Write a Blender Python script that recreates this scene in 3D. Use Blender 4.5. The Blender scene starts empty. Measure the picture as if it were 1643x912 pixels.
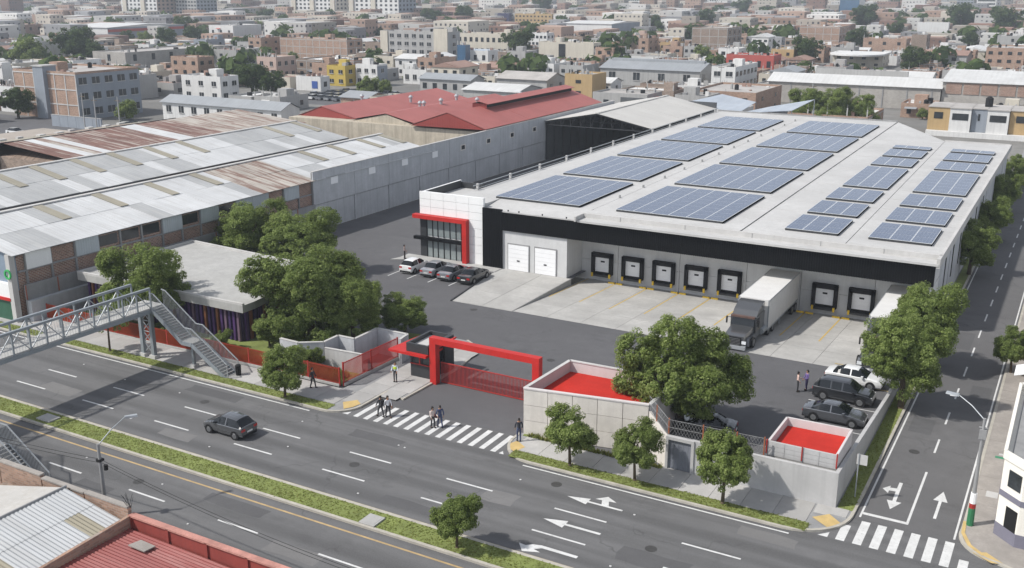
import bpy, math, random
import numpy as np
from mathutils import Vector, Matrix

# ------------------------------------------------------------------ camera, sky, sun, exposure
SC = bpy.context.scene
R = math.radians
cam_d = bpy.data.cameras.new('camera'); cam = bpy.data.objects.new('camera', cam_d)
SC.collection.objects.link(cam); SC.camera = cam
cam_d.sensor_fit = 'HORIZONTAL'; cam_d.sensor_width = 36.0; cam_d.lens = 35.77
cam_d.clip_start = 0.5; cam_d.clip_end = 20000
cam.location = (0, 0, 32.0)
cam.rotation_euler = (R(90 - 16.513), 0, R(29.5))

SUN_EL = 48.0
SUN_DIR = Vector((0.65, 0.58, 0)).normalized()          # the way shadows fall
world = bpy.data.worlds.new('World'); SC.world = world; world.use_nodes = True
wn = world.node_tree; bg = wn.nodes['Background']
sky = wn.nodes.new('ShaderNodeTexSky'); sky.sky_type = 'NISHITA'; sky.sun_disc = False
sky.sun_elevation = R(SUN_EL); sky.sun_rotation = math.atan2(-SUN_DIR.x, -SUN_DIR.y)
sky.air_density = 1.0; sky.dust_density = 3.0; sky.ozone_density = 1.0; sky.altitude = 2200
hs = wn.nodes.new('ShaderNodeHueSaturation'); hs.inputs['Saturation'].default_value = .36   # hazy, whitish sky
wn.links.new(sky.outputs[0], hs.inputs['Color']); wn.links.new(hs.outputs[0], bg.inputs[0]); bg.inputs[1].default_value = 0.15
sun_d = bpy.data.lights.new('sun', 'SUN'); sun_d.energy = 3.1; sun_d.angle = R(1.6); sun_d.color = (1.0, 0.965, 0.91)
sun = bpy.data.objects.new('sun', sun_d); SC.collection.objects.link(sun)
ld = Vector((SUN_DIR.x * math.cos(R(SUN_EL)), SUN_DIR.y * math.cos(R(SUN_EL)), -math.sin(R(SUN_EL))))
sun.rotation_euler = ld.to_track_quat('-Z', 'Y').to_euler(); sun.location = (-60, -20, 90)
SC.view_settings.view_transform = 'Standard'; SC.view_settings.look = 'None'
SC.view_settings.exposure = 0.56; SC.view_settings.gamma = 1.0
SC.view_settings.use_curve_mapping = False
SC.cycles.volume_bounces = 0; SC.cycles.max_bounces = 6; SC.cycles.transparent_max_bounces = 8
COL = SC.collection
rnd = random.Random(11)

# ------------------------------------------------------------------ mesh helpers
class MB:
    def __init__(s): s.v = []; s.f = []; s.m = []
    def quad(s, a, b, c, d, m=0):
        n = len(s.v); s.v += [tuple(a), tuple(b), tuple(c), tuple(d)]; s.f.append((n, n+1, n+2, n+3)); s.m.append(m)
    def poly(s, pts, m=0):
        n = len(s.v); s.v += [tuple(p) for p in pts]; s.f.append(tuple(range(n, n+len(pts)))); s.m.append(m)
    def hexa(s, p, m=0, top=None):
        n = len(s.v); s.v += [tuple(q) for q in p]
        for i, q in enumerate(((0,3,2,1), (4,5,6,7), (0,1,5,4), (1,2,6,5), (2,3,7,6), (3,0,4,7))):
            s.f.append(tuple(n+k for k in q)); s.m.append(top if (i == 1 and top is not None) else m)
    def box(s, x0, x1, y0, y1, z0, z1, m=0, top=None):
        if x0 > x1: x0, x1 = x1, x0
        if y0 > y1: y0, y1 = y1, y0
        s.hexa([(x0,y0,z0),(x1,y0,z0),(x1,y1,z0),(x0,y1,z0),(x0,y0,z1),(x1,y0,z1),(x1,y1,z1),(x0,y1,z1)], m, top); return s
    def beam(s, p, q, w, h=None, m=0, up=(0,0,1)):
        p, q = Vector(p), Vector(q); h = w if h is None else h
        d = (q-p).normalized(); u = Vector(up)
        if abs(d.dot(u)) > .98: u = Vector((0,1,0))
        a = d.cross(u).normalized()*w/2; b = a.cross(d).normalized()*h/2
        s.hexa([p-a-b, p+a-b, q+a-b, q-a-b, p-a+b, p+a+b, q+a+b, q-a+b], m); return s
    def tube(s, p, q, r0, r1=None, n=8, m=0, cap=True):
        r1 = r0 if r1 is None else r1; p, q = Vector(p), Vector(q); d = (q-p).normalized()
        u = Vector((0,0,1)) if abs(d.z) < .95 else Vector((1,0,0)); a = d.cross(u).normalized(); b = d.cross(a)
        k = len(s.v)
        for c, r in ((p, r0), (q, r1)):
            for i in range(n):
                t = 2*math.pi*i/n; s.v.append(tuple(c + (a*math.cos(t) + b*math.sin(t))*r))
        for i in range(n):
            j = (i+1) % n; s.f.append((k+i, k+n+i, k+n+j, k+j)); s.m.append(m)
        if cap:
            s.f.append(tuple(k+i for i in range(n))); s.m.append(m)
            s.f.append(tuple(k+n+i for i in reversed(range(n)))); s.m.append(m)
        return s
    def prism(s, pts, z0, z1, m=0, top=None):
        n = len(s.v); k = len(pts)
        s.v += [(x, y, z0) for x, y in pts] + [(x, y, z1) for x, y in pts]
        s.f.append(tuple(n+i for i in reversed(range(k)))); s.m.append(m)
        s.f.append(tuple(n+k+i for i in range(k))); s.m.append(m if top is None else top)
        for i in range(k):
            j = (i+1) % k; s.f.append((n+i, n+j, n+k+j, n+k+i)); s.m.append(m)
        return s
    def extr(s, prof, axis, a0, a1, m=0):
        # profile in the plane across axis ('x': (y,z), 'y': (x,z)), swept from a0 to a1
        n = len(s.v); k = len(prof)
        for a in (a0, a1): s.v += [((a, p, q) if axis == 'x' else (p, a, q)) for p, q in prof]
        s.f.append(tuple(n+i for i in range(k))); s.m.append(m)
        s.f.append(tuple(n+k+i for i in reversed(range(k)))); s.m.append(m)
        for i in range(k):
            j = (i+1) % k; s.f.append((n+i, n+k+i, n+k+j, n+j)); s.m.append(m)
        return s
    def build(s, name, mats, parent=None, smooth=False, **props):
        return link_mesh(name, mesh_from(name, s.v, s.f, mats, s.m, parent, smooth), parent, **props)

LOC = {}
def root_loc(o):
    return LOC.get(o.name, Vector((0,0,0))) if o else Vector((0,0,0))
def mesh_from(name, v, f, mats, mi=None, parent=None, smooth=False):
    L = root_loc(parent); me = bpy.data.meshes.new(name)
    if L.length: v = [(a-L.x, b-L.y, c-L.z) for a, b, c in v]
    me.from_pydata(v, [], f)
    if not isinstance(mats, (list, tuple)): mats = [mats]
    for m in mats: me.materials.append(m)
    if mi and len(mats) > 1: me.polygons.foreach_set('material_index', mi)
    if smooth: me.polygons.foreach_set('use_smooth', [True]*len(me.polygons))
    me.update(); return me
def link_mesh(name, me, parent=None, **props):
    o = bpy.data.objects.new(name, me); COL.objects.link(o)
    if parent is not None:
        o.parent = parent; LOC[o.name] = root_loc(parent)
    for k, v in props.items(): o[k] = v
    return o
def thing(name, label, cat, loc=(0,0,0), group=None, rz=0.0):
    o = bpy.data.objects.new(name, None); COL.objects.link(o); o.location = loc; o.rotation_euler = (0, 0, rz)
    o.empty_display_size = .3; o['label'] = label; o['category'] = cat
    if group: o['group'] = group
    LOC[o.name] = Vector(loc); return o
def tag(o, label, cat, group=None):
    o['label'] = label; o['category'] = cat
    if group: o['group'] = group
    return o
def copy_tree(o, parent=None, loc=None, rz=None, scale=None, label=None):
    kids = list(o.children); c = o.copy(); COL.objects.link(c)
    c.parent = parent
    if loc is not None: c.location = loc
    if rz is not None: c.rotation_euler = (0, 0, rz)
    if scale is not None: c.scale = scale
    if label is not None: c['label'] = label
    for k in kids: copy_tree(k, c)
    return c
def struct(name, mb, mats, parent=None, **kw):
    o = mb.build(name, mats, parent, **kw)
    if parent is None: o['kind'] = 'structure'
    return o
def piece(name, me, parent, loc, rz=0.0, **props):
    # a piece that shares mesh data; loc in world space
    o = bpy.data.objects.new(name, me); COL.objects.link(o); o.parent = parent
    o.location = Vector(loc) - root_loc(parent); o.rotation_euler = (0, 0, rz)
    for k, v in props.items(): o[k] = v
    return o

# ------------------------------------------------------------------ materials
def lin(r, g, b): return tuple(((c/255)/12.92 if c/255 <= .04045 else ((c/255+.055)/1.055)**2.4) for c in (r, g, b))
class N:
    def __init__(s, name):
        s.mat = bpy.data.materials.new(name); s.mat.use_nodes = True; s.t = s.mat.node_tree
        s.b = s.t.nodes['Principled BSDF']
    def n(s, typ, **kw):
        o = s.t.nodes.new('ShaderNode' + typ)
        for k, v in kw.items():
            if k in o.inputs: s.set(o.inputs[k], v)
            else: setattr(o, k, v)
        return o
    def set(s, sock, v):
        if isinstance(v, bpy.types.NodeSocket): s.t.links.new(v, sock)
        elif hasattr(v, 'outputs'): s.t.links.new(v.outputs[0], sock)
        else:
            if isinstance(v, tuple) and len(v) == 3 and len(sock.default_value) == 4: v = v + (1,)
            sock.default_value = v
    def coord(s, kind='Object', scale=(1,1,1), rot=(0,0,0)):
        if kind == 'World': src = s.n('NewGeometry').outputs['Position']
        else: src = s.n('TexCoord').outputs[kind]
        mp = s.n('Mapping'); s.set(mp.inputs['Vector'], src); mp.inputs['Scale'].default_value = scale; mp.inputs['Rotation'].default_value = rot
        return mp
    def noise(s, vec, scale=1.0, detail=4.0, rough=.6):
        o = s.n('TexNoise'); s.set(o.inputs['Vector'], vec); o.inputs['Scale'].default_value = scale
        o.inputs['Detail'].default_value = detail; o.inputs['Roughness'].default_value = rough; return o.outputs[0]
    def ramp(s, fac, *stops):
        o = s.n('ValToRGB'); s.set(o.inputs[0], fac); e = o.color_ramp.elements
        while len(e) < len(stops): e.new(.5)
        for el, (p, c) in zip(e, stops):
            el.position = p; el.color = (c, c, c, 1) if isinstance(c, (int, float)) else tuple(c)[:3] + (1,)
        return o.outputs[0]
    def mix(s, fac, a, b, mode='MIX'):
        o = s.n('Mix', data_type='RGBA', blend_type=mode); s.set(o.inputs[0], fac); s.set(o.inputs[6], a); s.set(o.inputs[7], b); return o.outputs[2]
    def math(s, op, a, b=0.0):
        o = s.n('Math', operation=op); s.set(o.inputs[0], a); s.set(o.inputs[1], b); return o.outputs[0]
    def bump(s, h, strength=.3, dist=.02):
        o = s.n('Bump'); s.set(o.inputs['Height'], h); o.inputs['Strength'].default_value = strength; o.inputs['Distance'].default_value = dist
        s.set(s.b.inputs['Normal'], o.outputs[0])
    def done(s, col=None, rough=.8, metal=0.0, spec=.5, **kw):
        if col is not None: s.set(s.b.inputs['Base Color'], col)
        s.set(s.b.inputs['Roughness'], rough); s.set(s.b.inputs['Metallic'], metal); s.b.inputs['Specular IOR Level'].default_value = spec
        for k, v in kw.items(): s.set(s.b.inputs[k], v)
        return s.mat
def sc(c, k): return tuple(min(1, x*k) for x in c)
def plain(name, col, rough=.6, var=.1, scale=1.5, metal=0.0, spec=.4, streak=0.0, bump=0.0, kind='Object', stain=None, island=0.0, orand=0.0):
    n = N(name); v = n.coord(kind)
    c = n.mix(n.ramp(n.noise(v, scale, 5), (.3, 0), (.7, 1)), sc(col, 1-var), sc(col, 1+var))
    c = n.mix(n.ramp(n.noise(v, scale*9, 3), (.35, 0), (.65, 1)), c, n.mix(.5, c, sc(col, 1-var*.9)))
    if streak:
        sv = n.coord(kind, (1.3, 1.3, .07)); c = n.mix(n.math('MULTIPLY', n.ramp(n.noise(sv, 1.6, 5), (.45, 0), (.8, 1)), streak), c, stain or sc(col, .35))
    if island:
        g = n.n('NewGeometry').outputs['Random Per Island']; c = n.mix(island, c, n.mix(g, sc(col, .6), sc(col, 1.35)))
    if orand: c = n.mix(n.math('MULTIPLY', n.n('ObjectInfo').outputs['Random'], orand), c, sc(col, .55))
    if bump: n.bump(n.noise(v, 25, 4), bump, .02)
    return n.done(c, rough, metal, spec)
def corrug(name, col, axis='y', pitch=.35, rough=.5, var=.12, stain=(.3,.27,.22), st=.35, metal=0.0, kind='World', bump=.7, sharp=(.48,.75)):
    # metal or fibre sheet: ribs across axis, dirt streaks down the slope
    n = N(name); v = n.coord(kind); k = 6.2832/pitch
    w = n.n('TexWave', wave_type='BANDS', bands_direction=axis.upper()); n.set(w.inputs['Vector'], v); w.inputs['Scale'].default_value = k/20/math.pi*math.pi
    w.inputs['Distortion'].default_value = 0
    s = {'y': (.12, 1.6, .12), 'x': (1.6, .12, .12), 'z': (.3,.3,1)}[axis]
    sv = n.coord(kind, s)
    c = n.mix(n.ramp(n.noise(v, .22, 4), (.3, 0), (.7, 1)), sc(col, 1-var), sc(col, 1+var))
    c = n.mix(n.math('MULTIPLY', n.ramp(n.noise(sv, 1.0, 6, .7), (sharp[0], 0), (sharp[1], 1)), st), c, stain)
    c = n.mix(n.math('MULTIPLY', n.math('SUBTRACT', 1.0, w.outputs[1]), .10), c, sc(col, .5))
    oi = n.n('ObjectInfo').outputs['Random']; c = n.mix(n.math('MULTIPLY', oi, .16), c, sc(col, .62))
    n.bump(w.outputs[1], bump, .03)
    return n.done(c, rough, metal, .4)
def asphalt(name, base, kind='World', wear=True, crack=.5, lanes=None):
    n = N(name); v = n.coord(kind)
    c = n.mix(n.ramp(n.noise(v, .09, 5, .65), (.32, 0), (.68, 1)), sc(base, .78), sc(base, 1.2))
    c = n.mix(n.ramp(n.noise(v, .8, 6, .7), (.3, 0), (.75, 1)), sc(base, .8), c)
    if wear:
        sv = n.coord(kind, (.035, .75, 1)); c = n.mix(n.math('MULTIPLY', n.ramp(n.noise(sv, 1.2, 4), (.45, 0), (.66, 1)), .7), c, sc(base, .55))
    if lanes:      # oil and tyre darkening along the lanes
        sp = n.n('SeparateXYZ'); n.set(sp.inputs[0], v); ph = n.math('SINE', n.math('ADD', n.math('MULTIPLY', sp.outputs[1], 6.2832/lanes[0]), lanes[1]))
        bandn = n.math('MULTIPLY', n.ramp(ph, (.15, 0), (.95, 1)), n.ramp(n.noise(n.coord(kind, (.03,.4,1)), 1.0, 5, .65), (.28, .15), (.62, .95))); c = n.mix(bandn, c, sc(base, .50))
    c = n.mix(n.ramp(n.noise(v, 14, 2), (.3, 0), (.7, .35)), c, sc(base, 1.55))
    st2 = n.ramp(n.noise(n.coord(kind,(.5,1,1)), .35, 6, .75), (.56, 0), (.72, .6)); c = n.mix(st2, c, sc(base, .55))
    lt = n.ramp(n.noise(n.coord(kind,(.25,.9,1)), .22, 5, .7), (.55, 0), (.75, .5)); c = n.mix(lt, c, sc(base, 1.28))
    vo = n.n('TexVoronoi', feature='DISTANCE_TO_EDGE'); vo.inputs['Scale'].default_value = .16
    wv = n.n('VectorMath', operation='ADD'); n.set(wv.inputs[0], v); 
    nz = n.n('TexNoise'); n.set(nz.inputs['Vector'], v); nz.inputs['Scale'].default_value = .7
    sca = n.n('VectorMath', operation='SCALE'); n.set(sca.inputs[0], nz.outputs[1]); sca.inputs['Scale'].default_value = 2.2
    n.set(wv.inputs[1], sca.outputs[0]); n.set(vo.inputs['Vector'], wv.outputs[0])
    ck = n.math('MULTIPLY', n.ramp(vo.outputs[0], (0, 1), (.012, 0)), n.ramp(n.noise(v, .13, 2), (.5, 0), (.62, crack)))
    c = n.mix(ck, c, sc(base, .35))
    n.bump(n.noise(v, 30, 3), .12, .01)
    return n.done(c, .86, 0, .3)
def bricks(name, col, mortar=(.42,.39,.35), scale=1.0, var=.25, axis='auto'):
    n = N(name); tc = n.n('NewGeometry')
    sep = n.n('SeparateXYZ'); n.set(sep.inputs[0], tc.outputs['Position'])
    com = n.n('CombineXYZ'); n.set(com.inputs[0], n.math('ADD', sep.outputs[0], sep.outputs[1])); n.set(com.inputs[1], sep.outputs[2])
    br = n.n('TexBrick'); n.set(br.inputs['Vector'], com.outputs[0])
    br.inputs['Scale'].default_value = 1.0; br.inputs['Brick Width'].default_value = .42*scale; br.inputs['Row Height'].default_value = .16*scale
    br.inputs['Mortar Size'].default_value = .018*scale; br.inputs['Color1'].default_value = sc(col, 1-var)+(1,); br.inputs['Color2'].default_value = sc(col, 1+var)+(1,)
    br.inputs['Mortar'].default_value = tuple(mortar)+(1,)
    v = n.coord('World'); c = n.mix(n.math('MULTIPLY', n.ramp(n.noise(v, .35, 5), (.4, 0), (.75, 1)), .45), br.outputs[0], sc(col, .55))
    sv = n.coord('World', (1,1,.1)); c = n.mix(n.math('MULTIPLY', n.ramp(n.noise(sv, 1.2, 4), (.5, 0), (.8, 1)), .35), c, (.25,.22,.19))
    return n.done(c, .9, 0, .2)
def glassy(name, col, rough=.08, spec=.6):
    n = N(name); return n.done(col, rough, 0, spec)
def paint_car(name, col, metal=.35, rough=.28):
    n = N(name); return n.done(col, rough, metal, .5, **{'Coat Weight': 1.0, 'Coat Roughness': .06})
def leafmat(name, c0, c1, c2):
    n = N(name); g = n.n('NewGeometry'); oi = n.n('ObjectInfo')
    c = n.ramp(g.outputs['Random Per Island'], (0, c0), (.55, c1), (1, c2))
    c = n.mix(n.math('MULTIPLY', oi.outputs['Random'], .35), c, n.mix(.5, c, c0))
    v = n.coord('Object'); c = n.mix(n.math('MULTIPLY', n.ramp(n.noise(v, .9, 2), (.4, 0), (.65, 1)), .5), c, c0)
    n.done(c, .75, 0, .10)
    tr = n.n('BsdfTranslucent'); n.set(tr.inputs['Color'], n.mix(.5, c, sc(c2, 1.2)))
    mx = n.n('MixShader'); mx.inputs[0].default_value = .48
    n.t.links.new(n.b.outputs[0], mx.inputs[1]); n.t.links.new(tr.outputs[0], mx.inputs[2])
    n.t.links.new(mx.outputs[0], n.t.nodes['Material Output'].inputs[0]); return n.mat

M = {}
M['asphalt'] = asphalt('asphalt', (.130,.129,.130), lanes=(3.05, -1.3133))
M['asphalt_st'] = asphalt('asphalt_street', (.112,.110,.111), wear=False)
M['yard'] = asphalt('asphalt_yard', (.097,.096,.100), wear=False, crack=.35)
M['ground'] = plain('city_ground', (.17,.165,.155), .95, .35, .03, kind='World')
M['conc'] = plain('concrete', (.38,.375,.36), .85, .12, .5, streak=.25, kind='World')
M['conc_lt'] = plain('concrete_light', (.47,.46,.445), .85, .1, .5, streak=.18, kind='World')
M['conc_dk'] = plain('concrete_dark', (.26,.26,.26), .85, .14, .6, streak=.3, kind='World')
M['kerb'] = plain('kerb_stone', (.40,.375,.325), .85, .2, 1.2, kind='World')
M['slab'] = plain('paving_slab', (.40,.39,.375), .85, .13, .7, kind='World', orand=.5)
M['slab_old'] = plain('paving_old', (.30,.275,.25), .88, .2, .6, kind='World')
M['apron'] = plain('apron_concrete', (.40,.39,.37), .85, .2, .35, kind='World', orand=.25)
wp_ = N('road_white'); v_ = wp_.coord('World'); c_ = wp_.mix(wp_.ramp(wp_.noise(v_, 1.3, 5), (.3, 0), (.7, 1)), (.50,.50,.49), (.62,.62,.61))
c_ = wp_.mix(wp_.ramp(wp_.noise(v_, 5.0, 6, .8), (.54, 0), (.70, .75)), c_, (.22,.22,.22)); M['white_paint'] = wp_.done(c_, .75, 0, .3)
M['yellow_paint'] = plain('road_yellow', (.52,.36,.09), .7, .2, 2.0, kind='World')
M['yellow_line'] = plain('line_yellow', (.42,.30,.15), .75, .25, 1.5, kind='World')
M['tactile'] = plain('tactile_yellow', (.50,.36,.15), .75, .15, 2.0, kind='World')
M['soil'] = plain('verge_soil', (.10,.085,.035), .95, .3, 1.0, kind='World')
M['roof_main'] = plain('roof_membrane', (.445,.44,.43), .8, .12, .16, kind='World', streak=.12)
M['white_wall'] = plain('white_panel', (.76,.76,.75), .55, .04, .5, kind='World', streak=.05)
M['grey_wall'] = plain('grey_precast', (.43,.44,.455), .8, .14, .4, kind='World', streak=.35)
M['dock_wall'] = plain('dock_precast', (.54,.54,.535), .8, .1, .5, kind='World', streak=.15)
M['black'] = plain('black_cladding', (.005,.0055,.0065), .6, .2, 1.0, spec=.12)
M['dark'] = plain('dark_grey_metal', (.035,.037,.04), .5, .15, 1.0)
M['rubber'] = plain('black_rubber', (.014,.014,.015), .75, .2, 2.0, spec=.2)
M['red'] = plain('red_paint', (.46,.022,.018), .5, .15, .9, streak=.2, stain=(.30,.04,.035), spec=.25)
M['red_floor'] = plain('red_roof_coating', (.44,.028,.019), .75, .16, .5, kind='World', spec=.12)
M['red_fence'] = plain('red_fence', (.34,.030,.024), .5, .15, 1.0)
M['orange_fence'] = plain('orange_fence', (.34,.06,.02), .55, .25, .6)
M['steel'] = plain('painted_steel', (.25,.275,.295), .45, .12, 1.0, metal=.2)
M['steel_lt'] = plain('galvanised_steel', (.37,.39,.405), .45, .15, 1.5, metal=.3)
M['beige_panel'] = plain('beige_precast', (.64,.60,.55), .85, .12, .7, kind='World', streak=.22, orand=.12)
M['lot_wall'] = plain('lot_wall', (.43,.425,.42), .85, .10, .5, kind='World', streak=.32)
M['pale_mauve'] = plain('pale_parapet', (.55,.515,.505), .8, .06, .7, kind='World', streak=.1)
M['yellow'] = plain('safety_yellow', (.72,.47,.03), .5, .15, 2.0)
M['door_white'] = plain('door_white', (.78,.78,.78), .5, .04, 1.0)
M['glass'] = glassy('dark_glass', (.02,.026,.03))
M['win'] = plain('window_dark', (.03,.034,.038), .15, .5, .6, spec=.6, kind='World')
M['win_blue'] = plain('window_blue', (.05,.10,.15), .12, .4, .4, spec=.7, kind='World')
M['tyre'] = plain('tyre', (.012,.012,.012), .85, .2, 3.0)
M['rim'] = plain('rim_alloy', (.26,.265,.27), .35, .15, 3.0, metal=.7)
M['bark'] = plain('bark', (.10,.075,.05), .95, .3, 5.0, bump=.6)
M['leaf_a'] = leafmat('leaf_mid', (.066,.098,.024), (.182,.234,.066), (.34,.40,.15))
M['leaf_b'] = leafmat('leaf_fresh', (.074,.108,.026), (.205,.262,.074), (.375,.44,.165))
M['leaf_c'] = leafmat('leaf_dark', (.028,.050,.018), (.065,.100,.032), (.13,.18,.06))
M['grass'] = leafmat('grass', (.12,.155,.030), (.19,.215,.055), (.29,.27,.11))
M['skin'] = plain('skin', (.36,.20,.13), .6, .08, 4.0)
M['hair'] = plain('hair', (.016,.012,.010), .6, .2, 5.0)
# ------------------------------------------------------------------ ground, roads, markings, pavements
m = MB()
GX = (-5000, -90, -10.6, 5000); GY = (-400, 59.0, 204, 7000)
for i in range(3):
    for j in range(3):
        if (i, j) == (1, 1): continue
        m.quad((GX[i],GY[j],-.03), (GX[i+1],GY[j],-.03), (GX[i+1],GY[j+1],-.03), (GX[i],GY[j+1],-.03))
struct('ground', m, M['ground'])
m = MB(); m.quad((-320,37.3,0),(160,37.3,0),(160,59.9,0),(-320,59.9,0)); avenue = struct('avenue', m, M['asphalt'])
m = MB(); m.quad((-9.4,59.9,.002),(-3.2,59.9,.002),(-3.2,420,.002),(-9.4,420,.002)); street = struct('side_street', m, M['asphalt_st'])
# asphalt yard behind the gate, round the building
m = MB()
for a in ((-88.2,-50.9,60.6,85.5), (-50.9,-33.4,59.9,85.5), (-33.4,-10.6,60.3,85.5), (-88.2,-48.3,85.5,103), (-88.2,-64.6,103,204)):
    x0,x1,y0,y1 = a; m.quad((x0,y0,.004),(x1,y0,.004),(x1,y1,.004),(x0,y1,.004))
yard = struct('yard', m, M['yard'])

def mark(name, pts, z, mat, parent):
    mm = MB(); mm.poly([(x, y, z) for x, y in pts]); return mm.build(name, mat, parent)
def rect(x0, x1, y0, y1): return [(x0,y0),(x1,y0),(x1,y1),(x0,y1)]
WP, YP = M['white_paint'], M['yellow_paint']
ZM = .006
mark('edge_line', rect(-320,-49.8,55.88,56.02), ZM, WP, avenue); mark('edge_line', rect(-30.8,-12.4,55.88,56.02), ZM, WP, avenue)
mark('median_line', rect(-320,160,42.88,43.03), ZM, M['yellow_line'], avenue)
mark('median_line', rect(-320,160,46.02,46.12), ZM, M['yellow_line'], avenue)
def dash_mesh(l, w):
    mm = MB(); mm.quad((0,-w/2,0),(l,-w/2,0),(l,w/2,0),(0,w/2,0)); return mesh_from('lane_dash', mm.v, mm.f, WP)
dm = dash_mesh(3.6, .15)
for k in range(-2, 16):
    x = -26.15 - 8.17*k if k > 0 else -26.15 - 8.5*k
    for y in (48.68, 51.71): piece('lane_dash', dm, avenue, (x, y, ZM))
dm2 = dash_mesh(3.3, .15)
for k in range(-3, 9): piece('lane_dash', dm2, avenue, (-35.7 - 7.98*k, 40.12, ZM))
sm = dash_mesh(.42, 2.92)
for k in range(14): piece('crosswalk_stripe', sm, avenue, (-46.2 + .943*k, 58.26, ZM))
mark('crosswalk_stripe', [(-47.3,56.85),(-46.75,56.85),(-46.8,57.4)], ZM, WP, avenue); mark('crosswalk_stripe', [(-33.2,56.75),(-32.8,56.75),(-33.1,57.2)], ZM, WP, avenue)
for i, x in enumerate((-10.55,-9.55,-8.57,-7.6,-6.63,-5.66,-4.7,-3.74,-2.78)):
    y0, y1 = (56.66, 59.66)
    if i == 0: mark('crosswalk_stripe', [(x-.3,56.66),(x+.28,56.66),(x+.28,57.3)], ZM, WP, street); continue
    if i == 1: y1 = 58.7
    if i == 8: y1 = 57.9
    mark('crosswalk_stripe', rect(x-.26, x+.26, y0, y1), ZM, WP, street)
def arrow(pts, parent): mark('lane_arrow', pts, ZM+.002, WP, parent)
arrow([(-26.15,53.53),(-24.65,53.12),(-24.65,53.42),(-22.27,53.42),(-22.27,53.60),(-23.25,53.60),(-23.5,54.18),(-23.0,54.26),(-23.78,54.72),(-24.4,54.08),(-23.95,54.12),(-23.75,53.6),(-24.65,53.6),(-24.65,53.92)], avenue)
arrow([(-26.17,50.22),(-24.65,49.78),(-24.65,50.12),(-22.28,50.12),(-22.28,50.34),(-24.65,50.34),(-24.65,50.66)], avenue)
arrow([(-22.36,47.08),(-22.36,47.34),(-24.75,47.36),(-25.3,47.2),(-25.62,46.92),(-26.1,46.98),(-25.5,46.24),(-24.5,46.62),(-25.0,46.78),(-24.6,47.08)], avenue)
arrow([(-7.69,66.1),(-7.69,65.15),(-8.1,65.05),(-8.12,65.35),(-8.52,64.72),(-8.1,64.2),(-8.1,64.62),(-7.69,64.66),(-7.66,63.25),(-8.0,63.25),(-7.6,62.05),(-7.1,63.25),(-7.44,63.25),(-7.47,66.1)], street)
arrow([(-5.06,62.15),(-4.88,62.15),(-4.87,64.7),(-4.53,64.7),(-4.95,66.16),(-5.39,64.7),(-5.05,64.7)], street)
mark('stop_line', rect(-9.0,-6.27,60.55,60.85), ZM, WP, street); mark('centre_line', rect(-6.42,-6.27,60.85,68.6), ZM, WP, street)
mark('edge_line', rect(-9.11,-8.99,60.1,400), ZM, WP, street); mark('edge_line', rect(-3.64,-3.52,60.1,400), ZM, WP, street)
sd = MB(); sd.quad((-.07,0,0),(.07,0,0),(.07,2.55,0),(-.07,2.55,0)); sdm = mesh_from('lane_dash', sd.v, sd.f, WP)
for k in range(34): piece('lane_dash', sdm, street, (-6.32 + .0016*k*5.6, 72.0 + 5.6*k, ZM))
st = MB(); st.box(-.06,.06,-.05,.05,0,.03); stm = mesh_from('road_stud', st.v, st.f, WP)
for x, y in ((-73.5,54.0),(-67.5,53.3),(-61.3,53.5),(-51.8,47.4),(-48.9,54.1),(-46.9,50.2),(-40.1,54.3),(-39.5,54.2),(-38.2,47.1),(-29.9,54.0),(-21.4,53.4),(-20.3,47.3),(-24.8,44.0+6.2),(-58.0,41.9),(-50.3,41.7),(-44.9,38.8)):
    piece('road_stud', stm, avenue, (x, y, .005))

# raised blocks: kerb, concrete bed, slabs, verges
def arc(cx, cy, r, a0, a1, n=8): return [(cx + r*math.cos(R(a0+(a1-a0)*i/n)), cy + r*math.sin(R(a0+(a1-a0)*i/n))) for i in range(n+1)]
def kerb_strip(path, w=.2, h=.14, side=1):
    mm = MB(); n = len(path); off = []
    for i, p in enumerate(path):
        a = Vector(path[max(0,i-1)]); b = Vector(path[min(n-1,i+1)]); d = (b-a).normalized(); off.append((p[0]-d.y*w*side, p[1]+d.x*w*side))
    for i in range(n-1):
        a, b, c, d = path[i], path[i+1], off[i+1], off[i]
        mm.hexa([a+(-.02,), b+(-.02,), c+(-.02,), d+(-.02,), a+(h,), b+(h,), c+(h,), d+(h,)])
    return mm
def grass_patch(name, area, n, z=.12, hgt=.16, dens=None):
    # tufts of blades on a soil bed: uncountable, one object
    r = np.random.RandomState(len(name)*7 + n); V = []; F = []
    tot = sum(abs((b-a)*(d-c)) for a, b, c, d in area)
    for (a, b, c, d) in area:
        k = int(n*abs((b-a)*(d-c))/tot)
        x = r.uniform(a, b, k); y = r.uniform(c, d, k); th = r.uniform(0, 6.28, k); hh = hgt*r.uniform(.35, 1.15, k); w = r.uniform(.03, .075, k); lx = r.normal(0, .06, k); ly = r.normal(0, .06, k)
        for i in range(k):
            q = len(V); cx, sx = math.cos(th[i])*w[i], math.sin(th[i])*w[i]
            V += [(x[i]-cx, y[i]-sx, z), (x[i]+cx, y[i]+sx, z), (x[i]+lx[i]+cx*.3, y[i]+ly[i]+sx*.3, z+hh[i]), (x[i]+lx[i]-cx*.3, y[i]+ly[i]-sx*.3, z+hh[i])]; F.append((q, q+1, q+2, q+3))
    o = link_mesh('grass', mesh_from('grass', V, F, M['grass'])); o['kind'] = 'stuff'; o['label'] = name; o['category'] = 'grass'; return o
M['turf'] = plain('turf', (.172,.205,.058), .95, .3, .7, kind='World')

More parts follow.
